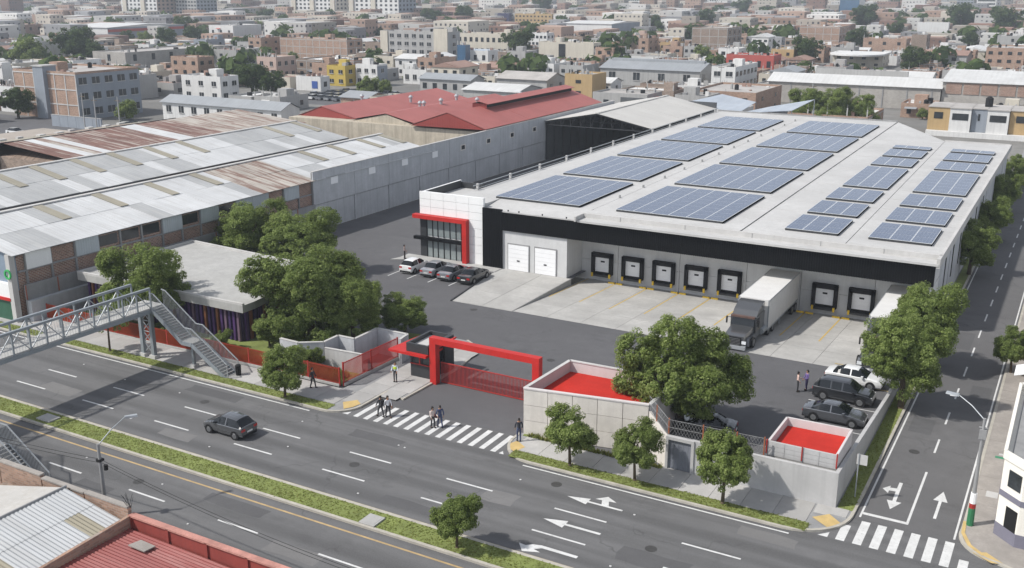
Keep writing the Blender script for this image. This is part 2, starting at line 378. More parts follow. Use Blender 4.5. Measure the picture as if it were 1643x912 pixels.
cornerL = [(-320,56.35),(-49.2,56.35)] + arc(-48.9,58.65,2.3,-88,-8,7) + [(-46.6,62.0)]
struct('kerb', kerb_strip(cornerL), M['kerb'])
pv = MB(); pv.prism([(-320,56.55),(-49.2,56.55)] + arc(-48.9,58.65,2.1,-88,-8,7) + [(-46.8,62.1),(-44.8,61.35),(-44.6,69.0),(-45.0,71.5),(-46.3,74.6),(-47.5,75.5),(-50.2,75.5),(-50.2,60.6),(-320,60.6)], -.02, .105)
pavL = struct('pavement', pv, M['conc_dk'])
struct('kerb', kerb_strip([(-46.6,62.0),(-44.6,61.2),(-44.45,66),(-44.4,69),(-44.75,71.6),(-46.1,74.8),(-47.5,75.7)], .2, .13), M['kerb'])
def slab_mesh(w, d, mat=None): 
    mm = MB(); mm.box(0, w, 0, d, 0, .03); return mesh_from('paving_slab', mm.v, mm.f, mat or M['slab'])
sl = slab_mesh(2.08, 2.75)
for k in range(24): piece('paving_slab', sl, pavL, (-50.9 - 2.1*k, 57.75, .1 + rnd.uniform(0,.006)))
s2 = slab_mesh(1.86, 2.1)
for i in range(2):
    for j in range(7):
        if (i, j) == (1, 0): continue
        piece('paving_slab', s2, pavL, (-48.75 + 1.9*i, 58.6 + 2.14*j, .1 + rnd.uniform(0,.006)))
for j in range(5): piece('paving_slab', s2, pavL, (-46.65, 62.4 + 2.14*j, .1 + rnd.uniform(0,.006)))
cornerR = [(-33.5,60.3)] + [(-33.5,59.0)] + arc(-30.5,59.3,3.0,185,268,8) + [(-13.0,56.3)] + arc(-13.0,59.9,3.6,-88,-2,9) + [(-9.35,64),(-9.35,260)]
struct('kerb', kerb_strip(cornerR), M['kerb'])
pv = MB(); pv.prism([(-33.3,60.35),(-33.3,59.0)] + arc(-30.5,59.3,2.8,185,268,8) + [(-13.0,56.5)] + arc(-13.0,59.9,3.4,-88,-2,9) + [(-9.55,64),(-9.55,260),(-10.6,260),(-10.6,60.35)], -.02, .105)
pavR = struct('pavement', pv, M['conc_dk'])
sl3 = slab_mesh(2.05, 2.7)
for k in range(10): piece('paving_slab', sl3, pavR, (-32.6 + 2.08*k, 57.62, .1 + rnd.uniform(0,.006)))
sl4 = slab_mesh(1.0, 1.2)
for (a, b) in ((-11.7,59.1),(-10.75,59.35)): piece('paving_slab', sl4, pavR, (a, b, .102))
def ramp_patch(pts, parent): mark('tactile_ramp', pts, .137, M['tactile'], parent)
ramp_patch([(-48.4,58.35),(-47.65,59.25),(-46.95,58.75),(-47.1,57.95),(-47.5,57.3)], pavL)
ramp_patch([(-33.25,58.1),(-32.85,57.55),(-32.2,57.3),(-31.9,58.3),(-32.9,58.95)], pavR)
ramp_patch([(-11.6,58.4),(-10.75,59.3),(-9.9,58.5),(-10.45,57.55)], pavR)
# verge beds and grass
def bed(x0, x1, y0, y1, z0=.1, z1=.142): 
    mm = MB(); mm.box(x0, x1, y0, y1, z0, z1); return struct('verge', mm, M['turf'])
bed(-320,-48.6,56.56,57.62); bed(-32.3,-11.6,56.52,57.56); bed(-10.5,-9.56,60.4,130)
grass_patch('green grass verge along the left pavement by the footbridge stairs', [(-95,-48.5,56.57,57.65)], 4500, .14, .045)
grass_patch('green grass verge with three round trees along the right pavement', [(-32.3,-11.5,56.53,57.6)], 2600, .14, .045)
grass_patch('grass strip between lot wall and side street kerb', [(-10.5,-9.55,60.5,110)], 3000, .14, .045)
mm = MB(); mm.box(-33.0,-22.2,59.95,60.28,.1,.16); struct('verge', mm, M['turf'])
grass_patch('thin weeds along the foot of the beige panel wall', [(-32.6,-22.3,59.85,60.2)], 900, .14, .3)
# median
mm = kerb_strip([(-320,43.75),(160,43.75)], .22, .15); struct('kerb', mm, M['kerb'])
mm = kerb_strip([(160,45.9),(-320,45.9)], .25, .15); struct('kerb', mm, M['kerb'])
mm = MB(); mm.box(-320,160,43.97,45.65,-.02,.142); med = struct('median', mm, M['turf'])
grass_patch('mown grass on the long median strip between the carriageways', [(-90,-8,43.98,45.64)], 10000, .14, .045)
for x, y, w, d, nm in ((-35.1,44.5,1.15,1.2,0),(-65.9,44.75,1.5,1.0,1)):
    mm = MB(); mm.box(x-w/2,x+w/2,y-d/2,y+d/2,.1,.24); mm.box(x-w/2+.12,x+w/2-.12,y-d/2+.12,y+d/2-.12,.24,.25)
    tag(mm.build('utility_cover', M['conc']), ('square concrete utility cover in the median grass near the round tree','concrete utility cover in the median grass near the footbridge')[nm], 'utility cover')
# right-hand pavement of the side street and near pavement of the avenue
kr = [(-3.35,260),(-3.35,62.6)] + arc(-.7,61.0,2.72,170,262,8) + [(.6,57.7),(60,57.7)]
struct('kerb', kerb_strip(kr), M['kerb'])
pv = MB(); pv.prism([(-3.15,62.6)] + arc(-.7,61.0,2.5,170,262,8) + [(.6,57.9),(60,57.9),(60,75),(-1.2,75),(-1.2,260),(-3.15,260)], -.02, .125)
pavS = struct('pavement', pv, M['slab_old'])
so = slab_mesh(1.8, 2.1, M['slab_old'])
for k in range(24): piece('paving_slab', so, pavS, (-3.1, 63.2 + 2.14*k, .1 + rnd.uniform(0,.012)))
ramp_patch([(-2.45,58.85),(-1.75,59.25),(-.7,58.35),(-1.4,58.15)], pavS)
mark('kerb_paint', [(-3.36,62.5),(-3.16,62.5),(-3.1,61.0),(-2.6,59.7),(-1.8,58.9),(-1.95,58.7),(-2.8,59.55),(-3.3,60.9)], .147, M['tactile'], pavS)
for (x, y, w, d) in ((-2.5,66.6,.7,.9),(-2.2,63.9,.5,.5),(-2.3,73.6,.6,.7),(-2.0,83.6,.6,.9)):
    mark('cover_plate', rect(x,x+w,y,y+d), .137, M['conc_lt'], pavS)
for (x, y, w, d) in ((-2.6,77.4,.9,.5),(-2.5,73.0,.55,.35)): mark('green_patch', rect(x,x+w,y,y+d), .1375, plain('green_paint'+str(x), (.05,.24,.13), .7, .3, 2.0), pavS)
pv = MB(); pv.prism([(-320,35.5),(160,35.5),(160,37.2),(-320,37.2)], -.02, .12); struct('pavement', pv, M['slab_old'])
struct('kerb', kerb_strip([(160,37.4),(-320,37.4)], .2, .13), M['kerb'])

# dock apron: slabs falling to the dock wall, flat ramp slab beside it
def az(y): return .006 - .9*max(0, y-85.5)/17.6
apron = MB(); apron.quad((-48.3,85.5,-.02),(-10.6,85.5,-.02),(-10.6,103.2,-.96),(-48.3,103.2,-.96)); apron = struct('dock_apron', apron, M['conc_dk'])
nx, ny = 10, 4; wx = 37.6/nx; wy = 17.55/ny
mm = MB(); mm.hexa([(0,0,-.01),(wx-.03,0,-.01),(wx-.03,wy-.03,-.01-.0511*wy),(0,wy-.03,-.01-.0511*wy),(0,0,.016),(wx-.03,0,.016),(wx-.03,wy-.03,.016-.0511*wy),(0,wy-.03,.016-.0511*wy)])
asl = mesh_from('apron_slab', mm.v, mm.f, M['apron'])
for i in range(nx):
    for j in range(ny): piece('apron_slab', asl, apron, (-48.25+wx*i, 85.5+wy*j, -.0511*wy*j))
mm = MB(); mm.prism([(-55.55,85.4),(-48.3,85.4),(-48.3,98.9),(-57.2,98.9),(-57.2,96.0)], -1.0, .03); ramp = struct('loading_ramp', mm, M['conc'])
rs = MB(); rs.box(0,3.55,0,4.4,0,.02); rsm = mesh_from('apron_slab', rs.v, rs.f, M['apron'])
for i in range(2):
    for j in range(3): piece('apron_slab', rsm, ramp, (-55.5+3.6*i, 85.5+4.43*j, .03))
mm = MB(); mm.beam((-55.6,85.3,.08),(-57.25,96.2,.08),.14,.12); mm.build('kerb_edge', M['dark'], ramp)
for x, y0 in ((-47.95,92.8),(-44.3,92.7),(-40.5,91.9),(-36.75,92.2),(-33.1,92.3),(-29.4,92.3),(-22.95,92.5),(-19.3,92.7)):
    mm = MB(); y1 = 102.7; mm.quad((x-.07,y0,az(y0)+.018),(x+.07,y0,az(y0)+.018),(x+.07,y1,az(y1)+.018),(x-.07,y1,az(y1)+.018)); mm.build('bay_line', YP, apron)
# forecourt in front of the office and parking bays
mm = MB(); mm.prism([(-70.5,97.0),(-57.2,97.0),(-57.2,98.9),(-70.5,98.9)], 0, .1); mm.prism([(-70.9,95.6),(-68.4,97.0),(-70.5,97.0)],0,.1); struct('forecourt', mm, M['conc'])
for x in (-67.1,-64.45,-61.65,-58.9): mark('bay_line', [(x-.06,89.9),(x+.06,89.9),(x+.06,95.3),(x-.06,95.3)], .009, WP, yard)
for y in (77.35,82.2,72.6,86.6): mark('bay_line', rect(-16.5,-11.2,y-.05,y+.05), .009, WP if y < 80 else YP, yard)

# repairs, stains with their own outline, covers in the carriageway
M['patch'] = asphalt('asphalt_patch', (.092,.091,.093), wear=False, crack=.1); M['patch_lt'] = asphalt('asphalt_patch_light', (.155,.152,.150), wear=False, crack=.3)
pr = random.Random(21)
for x, y, w, d, k in ((-61.5,54.2,5.5,1.3,0),(-57.0,47.2,3.2,1.1,1),(-44.5,53.9,4.5,1.2,0),(-36.5,46.9,6.0,1.0,0),(-31.0,50.4,2.2,1.6,1),(-20.5,48.2,4.2,1.5,0),(-15.2,54.3,3.5,1.1,1),(-46.5,41.5,5.0,1.1,0),(-39.0,38.9,4.0,1.2,1),(-55.5,38.7,3.0,1.0,0),(-72.5,48.6,4.0,1.4,1)):
    q = [(x+w*t+pr.uniform(-.12,.12), y+d*s+pr.uniform(-.1,.1)) for t, s in ((0,0),(.33,0),(.66,0),(1,0),(1,.5),(1,1),(.6,1),(.3,1),(0,1),(0,.5))]
    mark('asphalt_patch', q, .0035, (M['patch'],M['patch_lt'])[k], avenue)
for x, y, w, d in ((-8.6,75,1.6,3.0),(-5.4,83,1.5,4.0),(-8.4,96,1.8,5)): mark('asphalt_patch', rect(x,x+w,y,y+d), .0045, M['patch'], street)
mc = MB(); mc.tube((0,0,-.02),(0,0,.012),.36,.36,16); mcm = mesh_from('manhole_cover', mc.v, mc.f, plain('cast_iron', (.07,.068,.066), .6, .2, 5.0, metal=.3))
for x, y in ((-58.2,53.2),(-41.0,50.3),(-27.5,54.6),(-19.0,50.2),(-52.0,41.2)): piece('manhole_cover', mcm, avenue, (x, y, 0))
piece('manhole_cover', mcm, street, (-7.6,71.5,.002)); piece('manhole_cover', mcm, yard, (-38.5,75.0,.004)); piece('manhole_cover', mcm, yard, (-52.0,84.0,.004))
# ------------------------------------------------------------------ main warehouse
wh = thing('warehouse', 'large grey warehouse with rooftop solar arrays and black fascia over the docks', 'warehouse', (-37,101,0))
foot = [(-64.6,103.1),(-48.9,103.1),(-10.6,103.1),(-10.6,178),(-20,177.6),(-30.8,198.4),(-64.6,198.4)]
m = MB(); m.prism(foot, -1.0, 7.0); m.build('wall', M['grey_wall'], wh)
m = MB()      # front block with the two white doors
m.box(-57.2,-48.9,98.9,103.05,0,4.7); m.build('front_wall', M['dock_wall'], wh)
# dock wall panels
for i, (a, b) in enumerate(((-48.9,-44.35),(-44.33,-37.0),(-36.98,-29.5),(-29.48,-23.75),(-23.73,-16.4),(-16.38,-10.6))):
    m = MB(); m.box(a,b-.03,102.85,103.1,-.95,1.45); m.box(a,b-.03,102.85,103.1,1.48,5.0); m.build('wall_panel', M['dock_wall'], wh)
# roof slabs with joints; step parapet; canopy strip
RZ = 7.35
def rslab(pts, nm='roof_slab', z0=7.0, z1=RZ): m = MB(); m.prism(pts, z0, z1); return m.build(nm, M['roof_main'], wh)
rslab([(-64.9,99.35),(-59.8,99.35),(-59.8,103),(-47.55,103),(-47.55,198.6),(-64.9,198.6)])
rslab([(-47.5,100.05),(-29.95,100.05),(-30.9,198.6),(-47.5,198.6)])
rslab([(-29.75,100.05),(-19.3,100.05),(-20.0,177.6),(-30.65,198.3)])
rslab([(-19.22,100.05),(-10.5,100.05),(-10.55,178.2),(-19.92,177.5)])
m = MB(); m.box(-29.93,-29.78,100.1,198,7.0,7.2); m.build('roof_joint', M['black'], wh)
m = MB()                                                           # low parapets round the edge
m.box(-47.5,-10.25,99.9,100.12,6.9,7.5); m.box(-47.62,-47.42,97.9,100.12,6.9,7.45)
m.build('parapet', M['conc_lt'], wh)
m = MB(); m.box(-10.5,-10.2,98.3,178.3,6.6,7.5); m.build('side_parapet', M['conc_lt'], wh)
m = MB(); m.prism([(-20.0,177.4),(-10.2,178.0),(-10.2,178.3),(-20.0,177.8)],6.6,7.5); m.build('parapet', M['conc_lt'], wh)
m = MB(); m.box(-64.9,-30.8,198.4,198.7,6.6,7.6); m.build('parapet', M['conc_dk'], wh)
m = MB(); m.box(-47.4,-10.3,98.25,99.9,6.78,7.0); m.build('canopy_slab', M['roof_main'], wh)
m = MB(); m.hexa([(-59.76,98.72,6.6),(-47.64,98.72,6.6),(-47.64,102.99,6.9),(-59.76,102.99,6.9),(-59.76,98.72,6.9),(-47.64,98.72,6.9),(-47.64,102.99,7.345),(-59.76,102.99,7.345)]); m.build('canopy_slab', M['roof_main'], wh)
for x in (-43.0,-35.6,-28.4,-21.5,-15.5):
    m = MB(); m.box(x,x+.05,99.87,99.9,6.95,7.5); m.build('parapet_joint', M['conc_dk'], wh)
sm_ = MB(); sm_.box(0,1,0,.05,0,.018)
for a, b, ys_ in ((-64.8,-47.6,(104,198)),(-47.4,-30.0,(101,198)),(-29.6,-19.4,(101,177)),(-19.1,-10.7,(101,177))):
    me_ = mesh_from('roof_seam', [(x*(b-a),y,z) for x,y,z in sm_.v], sm_.f, M['conc_lt'])
    for yy in np.arange(ys_[0], ys_[1], 6.1): piece('roof_seam', me_, wh, (a, float(yy), RZ))
# black ribbed fascia and panel
def ribbed(x0, x1, y, z0, z1, pitch=.24, d=.05):
    m = MB(); m.box(x0,x1,y,y+.3,z0,z1); n = int((x1-x0)/pitch)
    for i in range(n): m.box(x0+i*pitch+.03, x0+i*pitch+.14, y-d, y, z0, z1-.002)
    return m
ribbed(-57.2,-10.6,98.7,4.65,6.76).build('fascia', M['black'], wh)
m = MB(); m.box(-57.2,-10.6,99.0,103.0,4.70,4.78); m.build('soffit', M['conc'], wh)
ribbed(-59.75,-57.2,98.62,0.02,7.05).build('black_panel', M['black'], wh)
m = MB(); m.box(-10.9,-10.62,99.0,103.0,-.9,6.7); m.build('side_wall', M['dock_wall'], wh)
m = MB()
for y in (106.5,112.5,118.5,126,134,142): m.box(-10.62,-10.55,y,y+.55,2.2,5.9)
m.build('slit_window', M['win'], wh)
for y in (110,122,134,146,158,170):
    m = MB(); m.box(-10.62,-10.57,y,y+.06,0,6.6); m.build('wall_joint', M['conc_dk'], wh)
# two white roller doors
for x0, x1 in ((-56.4,-53.75),(-52.9,-50.25)):
    d = MB(); d.box(x0-.12,x1+.12,98.84,98.9,.06,3.2); fr = d.build('door_frame', M['conc_dk'], wh)
    for k in range(6):
        s_ = MB(); s_.box(x0,x1,98.80,98.84,.06+.5*k,.545+.5*k); s_.build('door_section', M['door_white'], fr)
    s_ = MB(); s_.box((x0+x1)/2-.18,(x0+x1)/2+.18,98.77,98.8,1.15,1.3); s_.build('door_window', M['win'], fr)
# dock doors with seals
DOCK_TXT = (-46.2,-42.45,-38.75,-35.0,-31.25,-25.4,-21.2,-17.55,-13.5)
for x in DOCK_TXT:
    s_ = MB(); s_.box(x-1.28,x-.93,102.3,102.85,-.05,2.42); s_.box(x+.93,x+1.28,102.3,102.85,-.05,2.42); s_.box(x-1.28,x+1.28,102.3,102.85,1.98,2.44)
    s_.box(x-.93,x+.93,102.7,102.85,-.2,.2); seal = s_.build('dock_seal', M['rubber'], wh)
    for k in range(4):
        d = MB(); d.box(x-.93,x+.93,102.72,102.76,.2+.445*k,.635+.445*k); d.build('door_section', M['door_white'], seal)
    d = MB(); d.box(x-.24,x+.24,102.69,102.72,1.32,1.5); d.build('door_window', M['rubber'], seal)
    d = MB(); d.box(x-1.0,x+1.0,102.25,102.85,-.28,-.08); d.build('dock_leveller', M['dark'], seal)
    for s in (-1,1):
        d = MB(); d.box(x+s*1.08-.1,x+s*1.08+.1,102.12,102.3,-.32,.12); d.build('bumper', M['yellow'], seal)
# roof-edge guard rail (left side)
m = MB()
m.beam((-64.85,105,8.0),(-64.85,198,8.0),.08); m.beam((-64.85,105,7.55),(-64.85,198,7.55),.05); rail = m.build('guard_rail', M['steel_lt'], wh)
for k in range(12):
    m = MB(); m.box(-64.98,-64.72,106+8.2*k-.13,106+8.2*k+.13,7.3,8.15); m.build('rail_post', M['conc_lt'], rail)
for k in range(12):
    m = MB(); m.box(-47.62,-47.42,110+7.3*k,110+7.3*k+.18,RZ,RZ+.35); m.build('roof_vent', M['conc_dk'], wh)
for x in (-56.2,-54.8,-51.8,-48.8):
    m = MB(); m.box(x-.06,x+.06,98.4,98.5,7.0,7.18); m.build('roof_pin', M['black'], wh)

# office block
of = thing('office_block', 'white two-storey office block with glazed corner and red frame beside the parked cars', 'building', (-64.3,103,0))
m = MB(); m.box(-68.7,-59.75,99.05,108.0,0,6.9); m.box(-68.7,-68.45,99.05,108.0,6.9,7.95); m.box(-68.45,-59.8,99.05,99.3,6.9,8.05); m.build('wall', M['white_wall'], of)
m = MB(); m.box(-68.45,-65.2,107.7,108.0,6.9,7.75); m.box(-68.45,-68.36,99.3,107.7,6.95,7.93); m.build('parapet', M['dark'], of)  # inner parapet faces: dark paint, plus their shade put into the colour
m = MB(); m.box(-68.36,-64.9,99.3,107.7,6.9,7.0); m.build('roof', M['roof_main'], of)
# cladding panels
xs = [-68.7,-67.13,-65.31,-63.52,-61.76,-59.75]
def clad(x0,x1,z0,z1): m = MB(); m.box(x0+.015,x1-.015,98.9,99.05,z0+.015,z1-.015); m.build('cladding_panel', M['white_wall'], of)
for i in range(5):
    for a, b in ((5.35,6.27),(6.27,7.2),(7.2,8.08)): clad(xs[i],xs[i+1],a,b)
for a, b in ((0,1.4),(1.4,2.38),(2.38,3.36),(3.36,4.36),(4.36,5.35)): clad(-61.76,-59.75,a,b)
# glazing: interior floor plates behind real panes
m = MB(); m.box(-68.68,-61.8,99.06,99.12,0.0,5.3); m.build('room_back', plain('interior', (.30,.29,.27), .8, .3, .8, kind='World'), of)
mull = [-67.75,-66.95,-66.2,-65.35,-64.48,-63.63,-62.9,-62.35]
gl = N('office_glass'); gm = gl.done((.30,.34,.34), .04, 0, .8, **{'Transmission Weight': .25})
for z0, z1 in ((.12,2.2),(2.75,4.8)):
    for i in range(len(mull)-1):
        m = MB(); m.box(mull[i]+.05,mull[i+1]-.05,98.98,99.0,z0,z1); m.build('window_pane', gm, of)
    for x in mull:
        m = MB(); m.box(x-.05,x+.05,98.93,99.05,z0-.1,z1); m.build('mullion', M['black'], of)
m = MB(); m.box(-68.7,-67.8,98.91,99.05,0,5.0); m.build('corner_panel', M['dark'], of)
m = MB(); m.box(-69.35,-62.35,98.35,98.92,2.25,2.62); m.build('canopy', M['black'], of)
m = MB(); m.box(-69.35,-61.75,98.2,98.95,4.87,5.33); m.box(-62.35,-61.75,98.2,98.95,.0,4.87); m.build('red_frame', M['red'], of)

# solar arrays: every array a thing on the roof, every module a part
so = N('solar_cells'); v = so.coord('Object', (1,1,1)); br = so.n('TexBrick', offset=0.0); so.set(br.inputs['Vector'], v)
br.inputs['Scale'].default_value = 1.0; br.inputs['Brick Width'].default_value = .33; br.inputs['Row Height'].default_value = .33; br.inputs['Mortar Size'].default_value = .008
br.inputs['Color1'].default_value = (.046,.066,.118,1); br.inputs['Color2'].default_value = (.058,.080,.136,1); br.inputs['Mortar'].default_value = (.20,.235,.30,1)
oi = so.n('ObjectInfo').outputs['Random']; cc = so.mix(so.math('MULTIPLY', oi, .3), br.outputs[0], (.075,.095,.15))
M['solar'] = so.done(cc, .25, 0, .35)
M['alu'] = plain('module_frame', (.62,.64,.66), .4, .05, 2.0, metal=.3)
MODS = {}
def module(w, d, fx, fy):
    k = (round(w,2), round(d,2), fx)
    if k not in MODS:
        m = MB(); m.box(.01,w-.01,.01,d-.01,0,.045,0); m.box(fx,w-fx,fy,d-fy,.045,.05,1); MODS[k] = mesh_from('solar_module', m.v, m.f, [M['alu'], M['solar']], m.m)
    return MODS[k]
def array(x0, x1, y0, y1, nc, nr, label, tilt=.035):
    t = thing('solar_array', label, 'solar panels', (x0, y0, RZ), 'solar arrays on the warehouse roof')
    w = (x1-x0)/nc; d = (y1-y0)/nr; me = module(w, d, .06, .032)
    m = MB()
    for x in (x0+.08, x1-.08): m.box(x-.06,x+.06,y0+.05,y1-.05,RZ,RZ+.2)
    m.box(x0+.1,x1-.1,y0+.04,y0+.12,RZ,RZ+.2); m.box(x1-.14,x1-.02,y0+.05,y1-.05,RZ+.01,RZ+.22)
    m.build('mounting_frame', M['dark'], t)
    for i in range(nc):
        for j in range(nr): piece('solar_module', me, t, (x0+w*i, y0+d*j, RZ+.235))
ordn = ('nearest','second','middle','fourth','farthest')
for i, y in enumerate((102.8,120.6,138.4,156.0,173.5)):
    array(-60.4,-49.3,y,y+15.6,6,8,'%s large solar array in the left roof column, beside the guard rail' % ordn[i])
for i, y in enumerate((103.0,121.2,138.9,156.8,174.6)):
    array(-44.9,-32.5,y,y+15.7,6,8,'%s large solar array in the roof column left of the dark roof joint' % ordn[i])
od7 = ('nearest','second','third','double-length fourth','fifth','sixth','half-depth farthest')
for i, (y0, y1, nr) in enumerate(((103.4,110.7,3),(112.6,119.4,3),(121.3,128.3,3),(130.4,146.0,7),(148.2,155.0,3),(156.9,163.6,3),(165.3,167.9,1))):
    array(-26.0,-20.6,y0,y1,3,nr,'%s three-column solar array just right of the dark roof joint' % od7[i])
    array(-17.7,-11.7,y0+.2,y1+.2,3,nr,'%s three-column solar array along the street side of the roof' % od7[i])

# ------------------------------------------------------------------ grey precast boundary wall (left of the yard)
gw = thing('boundary_wall', 'tall grey precast wall with small square openings along the left of the yard', 'wall', (-88.3,135,0))
m = MB(); m.box(-88.55,-88.4,102.5,168.4,0,7.9); m.build('core_wall', M['conc_dk'], gw)
ys = [102.5,111.3,119.4,127.4,135.6,143.8,151.8,160.0,168.4]
for a, b in zip(ys[:-1], ys[1:]):
    m = MB(); m.box(-88.5,-88.2,a+.03,b-.03,3.56,8.0); m.build('upper_panel', M['grey_wall'], gw)
    m = MB(); m.box(-88.5,-88.32,a+.2,b-.2,0,3.46); m.build('lower_panel', M['grey_wall'], gw)
    m = MB(); m.box(-88.46,-88.2,b-.14,b+.1,0,3.5); m.build('pilaster', M['grey_wall'], gw)
    yc = (a+b)/2
    m = MB(); m.box(-88.25,-88.17,yc-.75,yc+.75,5.8,6.75); w = m.build('opening', M['door_white'] if yc < 135 else M['beige_panel'], gw)
    if yc > 133: m = MB(); m.box(-88.2,-88.15,yc-.5,yc+.5,5.95,6.6); m.build('opening_pane', M['win'], w)
m = MB(); m.box(-88.5,-88.2,168.4,200,0,8.0); m.build('upper_panel', M['grey_wall'], gw)
m = MB(); m.box(-88.55,-88.15,102.5,200,8.0,8.08); m.build('coping', M['conc_lt'], gw)
# small lower wall towards the street, along the shed
lw = thing('boundary_wall', 'lower grey wall with reddish posts below the brick side of the near shed', 'wall', (-87.9,80,0))
for k, y in enumerate(np.arange(59.2,102,3.6)):
    m = MB(); m.box(-88.1,-87.85,y,min(y+3.56,102.4),0,3.75); m.build('wall_panel', M['conc_dk'], lw)
    m = MB(); m.box(-87.86,-87.8,y-.06,y+.06,2.3,3.75); m.build('post', plain('rust_post%d'%k, (.28,.10,.07), .8, .2, 2.0), lw)
m = MB(); m.box(-87.84,-87.3,59.2,102.3,0,2.2); m.build('inner_wall', M['grey_wall'], lw)

# ------------------------------------------------------------------ open-fronted shed behind the yard
os_ = thing('open_shed', 'open-fronted shed with pale metal gable roof at the end of the yard', 'shed', (-77.5,168.3,0))
M['pale_sheet'] = corrug('pale_sheet', (.50,.485,.455), 'y', .9, .6, .06, (.42,.40,.36), .3, bump=.25)
def slope_sheets(parent, xr, zr, xe, ze, y0, y1, ncol, nrow, chooser, nm='roof_sheet', lap=.04, th=.05):
    # sheets between ridge (xr,zr) and eave (xe,ze), along y
    dy = (y1-y0)/ncol
    for i in range(ncol):
        for j in range(nrow):
            t0, t1 = j/nrow, (j+1)/nrow; up = .03*(nrow-j) + rnd.uniform(0,.03)
            xa, za = xr+(xe-xr)*t0, zr+(ze-zr)*t0+up; xb, zb = xr+(xe-xr)*t1, zr+(ze-zr)*t1+up
            ya, yb = y0+dy*i+.01, y0+dy*(i+1)-.01
            m = MB(); lo = [(xa,ya,za-th),(xb,ya,zb-th),(xb,yb,zb-th),(xa,yb,za-th)]; hi = [(x,y,z+th) for x,y,z in lo]
            if xb < xa: lo = lo[::-1]; hi = hi[::-1]
            m.hexa(lo+hi); mat, nn = chooser(i, j, ya, xa); m.build(nn or nm, mat, parent)
slope_sheets(os_,-77.5,9.35,-66.6,7.25,168.0,203,9,1,lambda i,j,y,x:(M['pale_sheet'],None))
slope_sheets(os_,-77.5,9.35,-88.4,7.3,168.0,203,9,1,lambda i,j,y,x:(M['pale_sheet'],None))
m = MB(); m.box(-77.8,-77.2,168.0,203,9.35,9.5); m.build('ridge_cap', M['pale_sheet'], os_)
for y in (168.3,176,184,192):
    m = MB(); m.beam((-88,y,7.1),(-77.5,y,9.2),.16); m.beam((-77.5,y,9.2),(-66.9,y,7.05),.16); m.beam((-88,y,6.7),(-66.9,y,6.7),.14)
    for k in range(10):
        x = -87+2.05*k; zt = 9.2-abs(x+77.5)*.2; x2 = x+1.0; zt2 = 9.2-abs(x2+77.5)*.2
        m.beam((x,y,6.7),(x,y,zt),.07); m.beam((x,y,6.7),(x2,y,zt2),.06)
    m.build('roof_truss', M['dark'], os_)
for k in range(10):
    m = MB(); m.box(-88.05,-87.9,168.5+3.4*k,168.8+3.4*k,0,7.0); m.build('column', M['dark'], os_)
m = MB(); m.box(-88.15,-88.05,168.6,203,0,7.2); m.box(-88,-66.8,202.6,203,0,8.5); m.build('cladding', plain('dark_sheet', (.07,.075,.08), .7, .2, .5), os_)
m = MB(); m.box(-66.9,-66.6,168.2,168.5,0,7.1); m.build('column', M['steel'], os_)
# pale monopitch canopies behind it
for (lab, pts, mt) in (('blue-grey monopitch canopy roof behind the open shed', [(-77.0,214,7.0),(-62.3,203,6.6),(-64.2,222,6.9),(-72.9,225,7.9)], 'c'), ('pale blue lean-to canopy roof beside the dark-green tree behind the warehouse', [(-62.0,202.5,6.7),(-53.5,211,6.8),(-52.8,227,7.6),(-58.5,214,7.1)], 'c')):
    cx = sum(p[0] for p in pts)/4; cy = sum(p[1] for p in pts)/4
    t = thing('canopy', lab, 'canopy', (cx,cy,0)); m = MB(); lo = [(x,y,z-.1) for x,y,z in pts]; m.hexa(lo+pts); m.build('roof_sheet', corrug('canopy_sheet%d'%len(lab), (.36,.40,.45), 'x', 2.4, .6, .1, (.48,.50,.52), .7, bump=.2), t)
    for x, y, z in pts:
        m = MB(); m.tube((x,y,0),(x,y,z-.1),.1); m.build('post', M['steel'], t)
# ------------------------------------------------------------------ sheds on the left
M['sheet_white'] = corrug('sheet_white', (.54,.545,.545), 'y', .5, .6, .12, (.33,.31,.28), .55)
M['sheet_grey'] = corrug('sheet_grey', (.365,.37,.37), 'y', .5, .65, .14, (.50,.49,.46), .55)
M['sheet_tan'] = corrug('sheet_tan', (.30,.275,.215), 'y', .5, .7, .15, (.20,.18,.14), .4)
M['sheet_rust'] = corrug('sheet_rust', (.165,.085,.066), 'y', .5, .8, .25, (.46,.42,.37), .8, sharp=(.50,.60))
M['sheet_rustpale'] = corrug('sheet_rust_pale', (.42,.385,.34), 'y', .5, .8, .2, (.17,.085,.06), .9, sharp=(.47,.56))
M['brick'] = bricks('brick_red', (.26,.145,.105))
M['brick_pale'] = bricks('brick_pale', (.34,.215,.155), (.33,.28,.24))
M['brick_dull'] = bricks('brick_dull', (.25,.185,.145), (.27,.24,.21))
M['block'] = bricks('grey_block', (.33,.31,.285), (.40,.38,.35), 1.6, .12)
def stripy(base_fn, strips, half=.5):
    def f(i, j, y, x):
        for s in strips:
            if abs(y-s) < half and j == 0: return M['sheet_tan'], 'skylight_strip'
        return base_fn(i, j, y, x), None
    return f
rs_ = random.Random(5)
def base1(i, j, y, x):
    if 91.5 < y < 102.5: return M['sheet_rustpale']
    return M['sheet_white'] if rs_.random() < .88 else M['sheet_grey']
s1 = thing('long_shed', 'long metal-roofed shed nearest the yard, white sheets with a rusty patch', 'shed', (-97,95,0))
NC = 72; Y0, Y1 = 58.3, 131.5; dyy = (Y1-Y0)/NC
def snap(l): return [Y0 + dyy*round((s-Y0)/dyy) + .01 for s in l]
slope_sheets(s1,-98.4,8.7,-88.0,6.85,Y0,Y1,NC//2,2,stripy(base1,[],.5))
